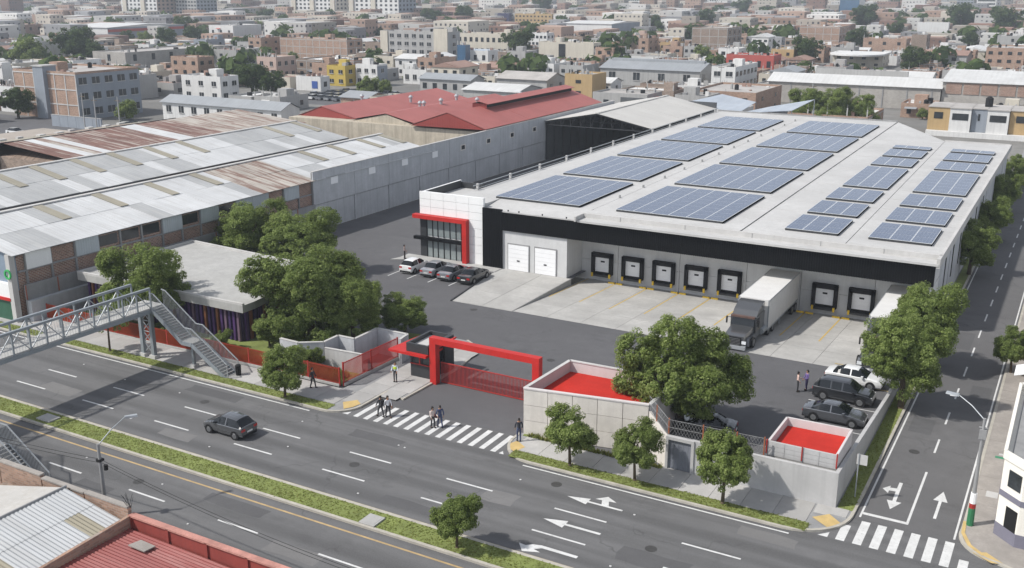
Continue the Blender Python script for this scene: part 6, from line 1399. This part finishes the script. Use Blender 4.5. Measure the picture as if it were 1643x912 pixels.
t_ = L_('the brick-bayed hall','brick_bay_hall','hall with orange brick bays between pale piers at the right edge','hall',-34.5,-4,287.3,320,7.4,'block',1,0,0,roof='gable',roofmat=M['roof_sheet'],rise=2.0,tank=False)
for k in range(7): m = MB(); x = -33.6+4.2*k; m.box(x,x+3.7,287.15,287.28,4.4,7.2); m.build('brick_bay', M['brick'], t_)
t_ = thing('twin_house','pair of white box houses with mustard sides beyond the warehouse corner','house',(-22,240,0)); LM.append(('the mustard twin houses',-31,-12,236,252))
for x0, x1, mt in ((-31.0,-26.6,'plaster_o'),(-26.5,-22.3,'plaster_w'),(-22.2,-19.2,'plaster_b'),(-19.1,-14.9,'plaster_w'),(-14.8,-9.5,'plaster_o')):
    yy = 238.6 if mt == 'plaster_w' else 239.6
    m = MB(); m.box(x0,x1,yy,249,1.0,6.0); m.build('wall', M[mt], t_); m = MB(); m.box(x0-.1,x1+.1,yy-.2,249,6.0,6.2); m.build('roof', M['roofflat'], t_)
    m = MB(); wx0, wx1 = ((x0+.5,x1-.5) if mt == 'plaster_w' else (x0+1.2,x1-1.4)); m.box(wx0,wx1,yy-.08,yy-.001,3.6,5.0); m.build('window', M['win'], t_)
m = MB(); m.tube((-19.5,244,6.2),(-19.5,244,8.0),.8,.8,10); m.tube((-19.5,244,8.0),(-19.5,244,8.4),.8,.3,10); m.build('water_tank', M['rubber'], t_)
m = MB(); m.box(-31,-9.5,238,239.5,0,1.1); m.build('porch', M['plaster_w'], t_)
L_('the framed brick block','brick_block','brick block with brick-red frame upper right of the roof',B,-138.7,-118.2,550,572,9.6,'brick_pale',3,0,3,frame=True)
L_('the low pink brick block','brick_block','low pink brick block behind the round white roof',B,-96.2,-77.3,498.8,509,6.9,'brick_pale',2,3,2)
L_('the brown brick cube','brick_block','brown brick cube right of the low pink block',B,-77.1,-70.6,511.5,523,8.4,'brick_dull',2,0,2)
L_('the white screen wall','screen_wall','blank white rectangular wall at upper right','wall',-99.5,-81.8,676.5,682,8.3,'plaster_w',1,0,0,tank=False)
L_('the round-roofed store','round_roof_store','store with rounded white canopy roof right of centre',B,-92.2,-73.2,421,434,4.7,'plaster_c',2,4,2,tank=False)
m = MB(); m.prism([(-92.8,420)]+arc(-82.7,420.5,10.4,190,350,14)+[(-72.5,420),(-72.5,434),(-92.8,434)],4.9,5.5); m.build('round_canopy', M['plaster_w'], bpy.data.objects['round_roof_store'])
L_('the stepped brick houses','brick_house','stepped brick house cluster at the right edge','house',-36.8,-24,418.6,440,8.6,'brick_pale',3,4,3)
L_('the beige window house','house','beige block with dark windows right of the slate-blue block','house',-262,-250,238.6,245.7,8.6,'brick_pale',3,3,2)
L_('the white townhouse','house','white townhouse with brick-red door bay beside the slate-blue block','house',-226,-211,209,216,6.4,'plaster_w',2,3,2,joined=False,ww=1.6)
L_('the far left brick block','brick_block','brick block at the far upper left edge of the photo',B,-556,-537,379.6,396,8.4,'brick',2,2,3)
L_('the small white hall','small_white_hall','white hall with three small windows right of the striped hall','hall',-448.8,-430,439,462,8.0,'plaster_w',1,3,0,tank=False)
L_('the blue awning shop','awning_shop','shop with bright blue awning roof near the centre',B,-228,-216,362,370,5.0,'plaster_w',1,3,1,roofmat=plain('blue_awning', (.12,.30,.55), .6, .1, .5),tank=False)
L_('the left zinc shed','zinc_shed','low grey shed with white doors behind the red roofed works','shed',-178,-160,258,266,4.2,'plaster_g',1,5,1,roof='gable',roofmat=M['roof_sheet_d'],rise=1.4,tank=False)
L_('the right zinc shed','zinc_shed','low pale fibre-roofed shed left of the ridge-vent shed','shed',-158,-141,270,282,4.2,'plaster_g',1,0,2,roof='gable',roofmat=M['roofflat'],rise=1.8,tank=False)
L_('the white tin roof','zinc_shed','bright pale tin roof shed behind the red roofs','shed',-150,-133,238,252,4.0,'plaster_g',1,0,0,roof='gable',roofmat=M['roof_sheet'],rise=1.4,tank=False)
L_('the stone store','yard_store','grey stone store with ruined red wall behind the open shed','building',-112,-97,240,250,4.6,'plaster_g',1,2,1,tank=False)
m = MB(); m.box(-96.8,-90,244,246,0,4.2); m.build('red_wall', M['plaster_r'], bpy.data.objects['yard_store'])

# trees in the city: the ones that stand out, each its own thing
ft = [(48,112,'f2',1.5,'pale green tree at the far left above the slate-blue block'),(122,105,'f1',1.6,'dark tree cluster above the brick side of the slate-blue block'),(148,106,'f1',1.1,'dark tree right of the dark cluster above the slate-blue block'),(205,193,'f2',.62,'bright green shrub tree in front of the slate-blue block'),(405,155,'f1',1.0,'dark green tree above the long white workshop roof'),(440,157,'f1',.8,'tree at the right end of the long white workshop'),
 (590,155,'f2',.75,'left of two round trees behind the red works roof'),(617,152,'f2',.55,'right of two round trees behind the red works roof'),(831,95,'f1',1.35,'large dark tree at the centre of the skyline houses'),(1125,100,'f2',.9,'green tree behind the grey ridge-vent shed'),(1292,105,'f1',1.2,'dark tree right of the red building'),(1372,80,'f1',1.1,'dark tree behind the round-roofed store'),(1385,50,'f1',1.9,'big dark tree cluster below the blue glass tower'),(1468,120,'f1',1.05,'dark round tree behind the pale-roofed hall'),(1555,80,'f1',.9,'green tree left of the stepped brick houses'),(1435,62,'f1',1.0,'dark tree left of the white screen wall'),
 (1540,52,'f1',2.0,'large dark tree group at the upper right'),(1610,58,'f1',1.9,'dark tree mass at the far upper right edge'),(268,78,'f1',1.1,'dark tree in front of the striped hall'),(235,72,'f2',.9,'green tree beside the striped hall wall'),(205,72,'f1',.8,'small dark tree near the corner of the striped hall'),(300,62,'f1',1.4,'dark tree right of the striped hall'),(310,70,'f1',1.0,'tree just below the dark tree right of the striped hall'),(427,40,'f1',1.3,'dark tree left of the white towers'),
 (480,92,'f1',.8,'dark tree in front of the large brick block'),(412,58,'f2',1.2,'green hedge tree left of the large brick block'),(583,68,'f2',.8,'tree right of the large brick block'),(605,66,'f1',.8,'tree beside the bare concrete block'),(690,42,'f1',1.4,'tree below the towers near the centre'),(745,40,'f1',1.6,'dark tree below the skyline at the centre'),(870,25,'f1',2.0,'dark tree on the skyline left of the white hall'),(1050,48,'f1',1.1,'dark tree right of the white distribution hall'),(1060,55,'f1',.9,'tree in front of the blue roofs right of the white hall'),(1130,46,'f1',1.4,'dark tree behind the wide brick building'),(1190,28,'f1',1.8,'tree on the skyline right of centre'),(470,100,'f2',.55,'small bush by the brown brick house'),(655,130,'f2',.4,'small bush beside the white bungalow'),(30,190,'f1',.8,'dark tree behind the low left building'),(1480,192,'f2',.35,'small green bush beside the mustard twin houses'),(1655,300,'f1',.4,'dark tree at the right edge along the street')]
# what must stay in sight: (left, right, top, foot) in view and depth
def proj(x, y, z=0):
    a = R(29.5); p = R(16.513); fx, fy = -math.sin(a), math.cos(a); d = x*fx+y*fy; s = x*math.cos(a)+y*math.sin(a); zc = d*math.cos(p)-(z-32)*math.sin(p)
    return 821.5+1632.6*s/zc, 456+1632.6*(-(z-32)*math.cos(p)-d*math.sin(p))/zc, zc
HT = {}
KEEP = []
for o_ in bpy.data.objects:
    pass
for h_, x0, x1, y0, y1 in LM:
    l, r_, f = proj(x0,y0)[0], proj(x1,y0)[0], proj((x0+x1)/2,y0); r_ = max(r_, proj(x1,y1)[0]); hh = LMH.get((x0,y0), 6); KEEP.append((l, r_, proj((x0+x1)/2,y0,hh)[1], f[1], f[2]))
for (px, py, k, s, lab) in ft:
    u = (py-456)/1632.6; q = R(16.513); zc = 32/(u*math.cos(q)+math.sin(q)); hw = 4.3*s*1632.6/zc; KEEP.append((px-hw, px+hw, py-8.5*s*1632.6/zc*.96, py, zc))
def cover(px0, px1, zc, top):
    # share of a protected sight that a box with this top would hide
    w = 0.0
    for l, r_, t, f, z in KEEP:
        if z > zc+1 and px0 < r_-2 and px1 > l+2 and top < f: w = max(w, (f-top)/max(1, f-t)*min(1, (min(px1,r_)-max(px0,l))/max(6, (r_-l)*.25)))
    return w
# filler houses: individuals near, one mass far away
fr = random.Random(77)
BLOCK = [(-180,-88,50,205),(-90,-8,50,232),(-12,3,0,420),(-180,-90,60,165),(-250,-180,96,160)]
def free(x0, x1, y0, y1, pad=1.5):
    for a in BLOCK:
        if x0 < a[1] and x1 > a[0] and y0 < a[3] and y1 > a[2]: return False
    for h_, a, b, c, d in LM:
        if x0 < b+pad and x1 > a-pad and y0 < d+pad and y1 > c-pad: return False
    return True
# keep sight lines to landmarks: no filler directly in front of the main ones
KINDS_ = [('brick_pale','raw brick',.22),('brick_dull','dull brown brick',.14),('plaster_w','white',.15),('plaster_c','cream',.11),('plaster_g','grey concrete',.24),('plaster_p','pinkish',.03),('brick','dark red brick',.06),('plaster_o','ochre',.02),('plaster_b','blue-grey',.02)]
cands = []
bx = -620
while bx < 160:
    by = 200 if bx > -240 else 98
    while by < 640:
        # a block of lots
        lots = [(bx+9.5*i+fr.uniform(-.4,.4), by+13*j, ) for i in range(5) for j in range(2)]
        for (x, y) in lots:
            w = fr.uniform(7,9.2); d = fr.uniform(8,12.5); q = fr.random()
            if q < .10: continue
            if q > .80: w = fr.uniform(12,18.5)
            if q > .93: d = fr.uniform(16,24)
            cands.append((x,x+w,y,y+d))
        by += 34
    bx += 56
keep = []
for (x0,x1,y0,y1) in cands:
    px, py, zc = proj((x0+x1)/2, y0)
    if not (-60 < px < 1700 and 14 < py < 235): continue
    if not free(x0,x1,y0,y1): continue
    if any(x0 < k_[2]+.3 and x1 > k_[1]-.3 and y0 < k_[4]+.3 and y1 > k_[3]-.3 for k_ in keep): continue
    keep.append((zc,x0,x1,y0,y1,px,py))
keep.sort(); 
kk = []
for (zc,x0,x1,y0,y1,px,py) in keep:
    pa, pb = proj(x0,y0)[0], max(proj(x1,y0)[0], proj(x1,y1)[0]); mx = 3
    for st_ in (3,2,1):
        if cover(pa, pb, zc, proj((x0+x1)/2, (y0+y1)/2, 2.9*st_+1.2)[1]) < .38: break
        mx = st_-1
    if mx > 0: kk.append((zc,x0,x1,y0,y1,px,py,mx))
near = kk[:250]; far = kk[250:]
seen = {}
stw = {1:'one-storey',2:'two-storey',3:'three-storey'}
for (zc,x0,x1,y0,y1,px,py,mx) in near:
    k = fr.choices(KINDS_, [q[2] for q in KINDS_])[0]; st = fr.choices((1,2,2,3),(3,4,3,2))[0]
    st = min(st, mx)
    h = 2.9*st + fr.uniform(-.2,.5); roof = 'flat' if fr.random() < .84 else fr.choice(('gable','gabley'))
    rm = fr.choice((M['roofflat'],M['roofflat'],M['roofflat_r'],M['conc'],M['plaster_w'])) if roof == 'flat' else fr.choice((M['roof_sheet'],M['roof_sheet_d'],M['roofflat_r']))
    # nearest landmark in the picture gives the anchor
    best = min(LM, key=lambda q: (proj((q[1]+q[2])/2, q[3])[0]-px)**2 + 9*(proj((q[1]+q[2])/2, q[3])[1]-py)**2); bp = proj((best[1]+best[2])/2, best[3])
    rel = ('behind' if bp[1] > py else 'in front of') if abs(bp[0]-px) < 30 else ('left of' if px < bp[0] else 'right of')
    dist = 'just ' if abs(bp[0]-px) + 3*abs(bp[1]-py) < 70 else 'well '
    base = '%s %s %s-roofed house %s%s %s' % (k[1], stw[st], {'flat':'flat','gable':'pitch','gabley':'gable'}[roof], dist, rel, best[0])
    n = seen.get(base, 0); seen[base] = n+1
    lab = base if n == 0 else base + ', ' + ('second','third','fourth','fifth','sixth','seventh','eighth','ninth')[min(n-1,7)] + ' back'
    house('town_house', lab, 'house', x0, x1, y0, y1, h, k[0], st, fr.choice((1,2,2,3)), fr.choice((0,1,2)), roof, fr.random() < .3 and k[0].startswith('brick'), ww=fr.uniform(1.0,1.7), wh=fr.uniform(.9,1.4), roofmat=rm, rise=1.3, group='town houses behind the works', seed=fr.randint(0,9999))

# facade material for the far mass: windows too far to pick apart
def facade(name, col):
    n = N(name); g = n.n('NewGeometry'); sp = n.n('SeparateXYZ'); n.set(sp.inputs[0], g.outputs['Position']); nz = n.n('SeparateXYZ'); n.set(nz.inputs[0], g.outputs['Normal'])
    u = n.math('ADD', sp.outputs[0], sp.outputs[1]); fu = n.math('FRACT', n.math('MULTIPLY', u, .33)); fz = n.math('FRACT', n.math('MULTIPLY', sp.outputs[2], .34))
    w = n.math('MULTIPLY', n.math('MULTIPLY', n.math('GREATER_THAN', fu, .45), n.math('LESS_THAN', fu, .85)), n.math('MULTIPLY', n.math('GREATER_THAN', fz, .35), n.math('LESS_THAN', fz, .75)))
    w = n.math('MULTIPLY', w, n.math('LESS_THAN', nz.outputs[2], .5)); r_ = n.math('GREATER_THAN', n.noise(n.coord('World', (.2,.2,.3)), 1.0, 1), .47)
    isl = g.outputs['Random Per Island']; c = n.mix(isl, sc(col,.7), sc(col,1.25))
    return n.done(n.mix(n.math('MULTIPLY', w, r_), c, (.05,.05,.055)), .85, 0, .3)
FM = [facade('far_'+str(i), c) for i, c in enumerate(((.30,.21,.165),(.48,.47,.45),(.36,.325,.28),(.25,.25,.255),(.23,.145,.115),(.40,.37,.32)))]
m = MB(); fm2 = random.Random(9)
for (zc,x0,x1,y0,y1,px,py,mx) in far: m.box(x0,x1,y0,y1,0,2.9*min(mx,fm2.choice((1,2,2,3)))+fm2.uniform(-.3,.6),fm2.choice((0,0,1,2,3,4,5)))
for _ in range(7500):
    d = 560+2600*fm2.random()**1.15; a = R(29.5)+R(fm2.uniform(-29,29)); x, y = -math.sin(a)*d, math.cos(a)*d
    w, dd_ = fm2.uniform(7,22), fm2.uniform(7,22)
    if not free(x,x+w,y,y+dd_): continue
    h = fm2.choice((3,3,6,6,9,9,12)) if fm2.random() < .94 or d < 1000 else fm2.uniform(16,36)
    q = proj(x,y)
    if cover(q[0], proj(x+w,y)[0], q[2], proj(x,y,h)[1]) > .4:
        h = 3
        if cover(q[0], proj(x+w,y)[0], q[2], proj(x,y,h)[1]) > .5: continue
    m.box(x,x+w,y,y+dd_,0,h+fm2.uniform(-.4,.4),fm2.choice((0,0,1,1,2,3,4,5)))
o = m.build('far_city', FM); o['kind'] = 'stuff'; o['label'] = 'hazy mass of small distant buildings below the horizon'; o['category'] = 'city'

for i, (px, py, k, s, lab) in enumerate(ft):
    # foot position on the ground (x, y) of each tree
    a = R(29.5); p = R(16.513); u = (px-821.5)/1632.6; v = (py-456)/1632.6; dn = v*math.cos(p)+math.sin(p); tt = 32/dn; fw_ = tt*(math.cos(p)-v*math.sin(p)); sd_ = tt*u
    x = round(-math.sin(a)*fw_+math.cos(a)*sd_,1); y = round(math.cos(a)*fw_+math.sin(a)*sd_,1)
    tree(k, lab, x, y, s*1.2, s*1.15, i*1.7, 'city_tree', 'trees among the town houses')
# tree mass in the distance
r = np.random.RandomState(4); V = []; F = []
for q in range(1500):
    d = 340+2400*r.rand()**1.15; a = R(29.5)+R(r.uniform(-29,29)); cx, cy = -math.sin(a)*d, math.cos(a)*d; s = r.uniform(3.2,7.0)
    if not free(cx-2,cx+2,cy-2,cy+2): continue
    q_ = proj(cx,cy); hw = s*1632.6/q_[2]
    if cover(q_[0]-hw, q_[0]+hw, q_[2], proj(cx,cy,s*1.6)[1]) > .35: continue
    n = 46; dv = r.normal(size=(n,3)); dv /= np.linalg.norm(dv,axis=1)[:,None]; pos = dv*np.array([s,s,s*.8])*r.uniform(.6,1,(n,1))+np.array([cx,cy,s*.85+1])
    t1 = np.cross(dv+r.normal(size=(n,3))*.4, r.normal(size=(n,3))); t1 /= np.linalg.norm(t1,axis=1)[:,None]; t2 = np.cross(dv,t1)
    for i in range(n):
        k = len(V); e = s*.34; V += [tuple(pos[i]-t1[i]*e),tuple(pos[i]+t2[i]*e),tuple(pos[i]+t1[i]*e),tuple(pos[i]-t2[i]*e)]; F.append((k,k+1,k+2,k+3))
o = link_mesh('far_trees', mesh_from('far_trees', V, F, M['leaf_c'])); o['kind'] = 'stuff'; o['label'] = 'scattered dark tree crowns among the distant city'; o['category'] = 'trees'

# utility poles, parked vehicles and clutter behind the works
up = MB(); up.tube((0,0,0),(0,0,8.5),.16,.1,7); upm = mesh_from('pole', up.v, up.f, M['conc']); ca = MB(); ca.box(-.9,.9,-.06,.06,7.6,7.75); cam_ = mesh_from('crossarm', ca.v, ca.f, M['bark'])
for i, (x, y, lab) in enumerate(((-196,152,'utility pole in front of the slate-blue block'),(-187,148,'utility pole with crossarm left of the long white workshop'),(-182,150,'utility pole nearest the long white workshop'),(-216,140,'utility pole by the dark tree at the far left'),(-221,146,'leftmost utility pole near the blue shed'),(-98,300,'utility pole by the white workshop row'),(-60,255,'thin pole behind the warehouse roof'))):
    t = thing('utility_pole', lab, 'utility pole', (x,y,0), 'utility poles behind the works')
    for nn, me in (('pole',upm),('crossarm',cam_)): o = bpy.data.objects.new(nn, me); COL.objects.link(o); o.parent = t
bd = thing('blue_shed','dark blue painted shed at the left edge behind the rusty roofs','shed',(-238,140,0)); m = MB(); m.box(-246,-228,146,152,0,4.6); m.build('wall', plain('navy_wall', (.03,.055,.17), .6, .15, .4), bd); m = MB(); m.box(-246.3,-227.7,145.7,152.3,4.6,4.8); m.build('roof', M['conc_lt'], bd)

# back street, walls and car park in the middle distance
m = MB(); m.quad((-262,128,-.02),(-181,128,-.02),(-181,162,-.02),(-262,162,-.02)); m.quad((-206,218,-.02),(-168,218,-.02),(-168,256,-.02),(-206,256,-.02)); struct('back_road', m, M['yard'])
for (lab, x0, x1, y0, y1, h, mt) in (('cream yard wall beside the utility poles at the left',-192,-181.5,138,138.4,2.4,'plaster_c'),('grey sheet fence in front of the slate-blue block',-210,-193,154,154.3,2.6,'plaster_b'),('white low wall at the foot of the long white workshop',-181,-160,166,166.3,1.8,'plaster_w')):
    t = thing('yard_wall', lab, 'wall', ((x0+x1)/2,y0,0)); n = 6
    for i in range(n): m = MB(); m.box(x0+(x1-x0)*i/n+.03,x0+(x1-x0)*(i+1)/n-.03,y0,y1,0,h); m.build('wall_panel', M[mt], t)
    m = MB(); m.box(x0,x1,y0-.05,y1+.05,h,h+.1); m.build('coping', M['conc'], t)
# small far cars on the lot behind the red works
lowm = {}
def far_car(x, y, rz, paint, label):
    k = paint.name
    if k not in lowm:
        m = MB(); m.hexa([(-2.1,-.85,.3),(2.1,-.85,.3),(2.1,.85,.3),(-2.1,.85,.3),(-2.1,-.82,.9),(2.05,-.82,.82),(2.05,.82,.82),(-2.1,.82,.9)]); b_ = mesh_from('body', m.v, m.f, paint)
        m = MB(); m.hexa([(-1.6,-.8,.88),(1.1,-.8,.86),(1.1,.8,.86),(-1.6,.8,.88),(-1.0,-.62,1.4),(.35,-.62,1.42),(.35,.62,1.42),(-1.0,.62,1.4)]); g_ = mesh_from('cabin', m.v, m.f, M['car_glass'])
        m = MB(); m.box(-1.0,.35,-.63,.63,1.41,1.46); r_ = mesh_from('roof', m.v, m.f, paint); lowm[k] = (b_, g_, r_)
    t = thing('parked_car', label, 'car', (x,y,0), 'cars parked behind the works', rz)
    for nn, me in zip(('body','cabin','roof'), lowm[k]): o = bpy.data.objects.new(nn, me); COL.objects.link(o); o.parent = t
    tm, km = wheel_meshes(.33,.22)
    for sx in (1,-1):
        for sy in (1,-1): o = bpy.data.objects.new('tyre', tm); COL.objects.link(o); o.parent = t; o.location = (sx*1.3,sy*.78,.33)
fc = random.Random(3); P4 = [pw,pg,pd,psl]; row = ('front','second','third','back')
for i in range(4):
    for j in range(7):
        far_car(-200+3.0*j+i*1.2, 228+6.0*i, 1.57+fc.uniform(-.1,.1), P4[fc.randrange(4)], 'small parked car %s, %s row, lot behind red works' % (('at left','second from left','third from left','in middle','third from right','second from right','at right')[j], row[i]))
far_car(-196,164,.1,pd,'dark car parked by the green shrub at the slate-blue block'); far_car(-192,160,.2,pw,'white car parked by the green shrub at the slate-blue block'); far_car(-205,141,.1,pw,'white car by the blue shed at the left edge')
# ------------------------------------------------------------------ haze: one closed box of thin pale air
hz = MB(); hz.box(-4600,4600,-390,6600,-2.2,78); hm = bpy.data.materials.new('haze'); hm.use_nodes = True; nt = hm.node_tree; nt.nodes.clear(); hm.cycles.homogeneous_volume = True; hm.cycles.volume_sampling = 'DISTANCE'
out = nt.nodes.new('ShaderNodeOutputMaterial'); pv_ = nt.nodes.new('ShaderNodeVolumePrincipled'); pv_.inputs['Color'].default_value = (.84,.91,1.0,1); pv_.inputs['Density'].default_value = .00025; pv_.inputs['Anisotropy'].default_value = 0.1
nt.links.new(pv_.outputs[0], out.inputs['Volume']); ho = hz.build('haze', hm); ho['kind'] = 'stuff'; ho['label'] = 'thin pale haze lying over the whole city'; ho['category'] = 'haze'
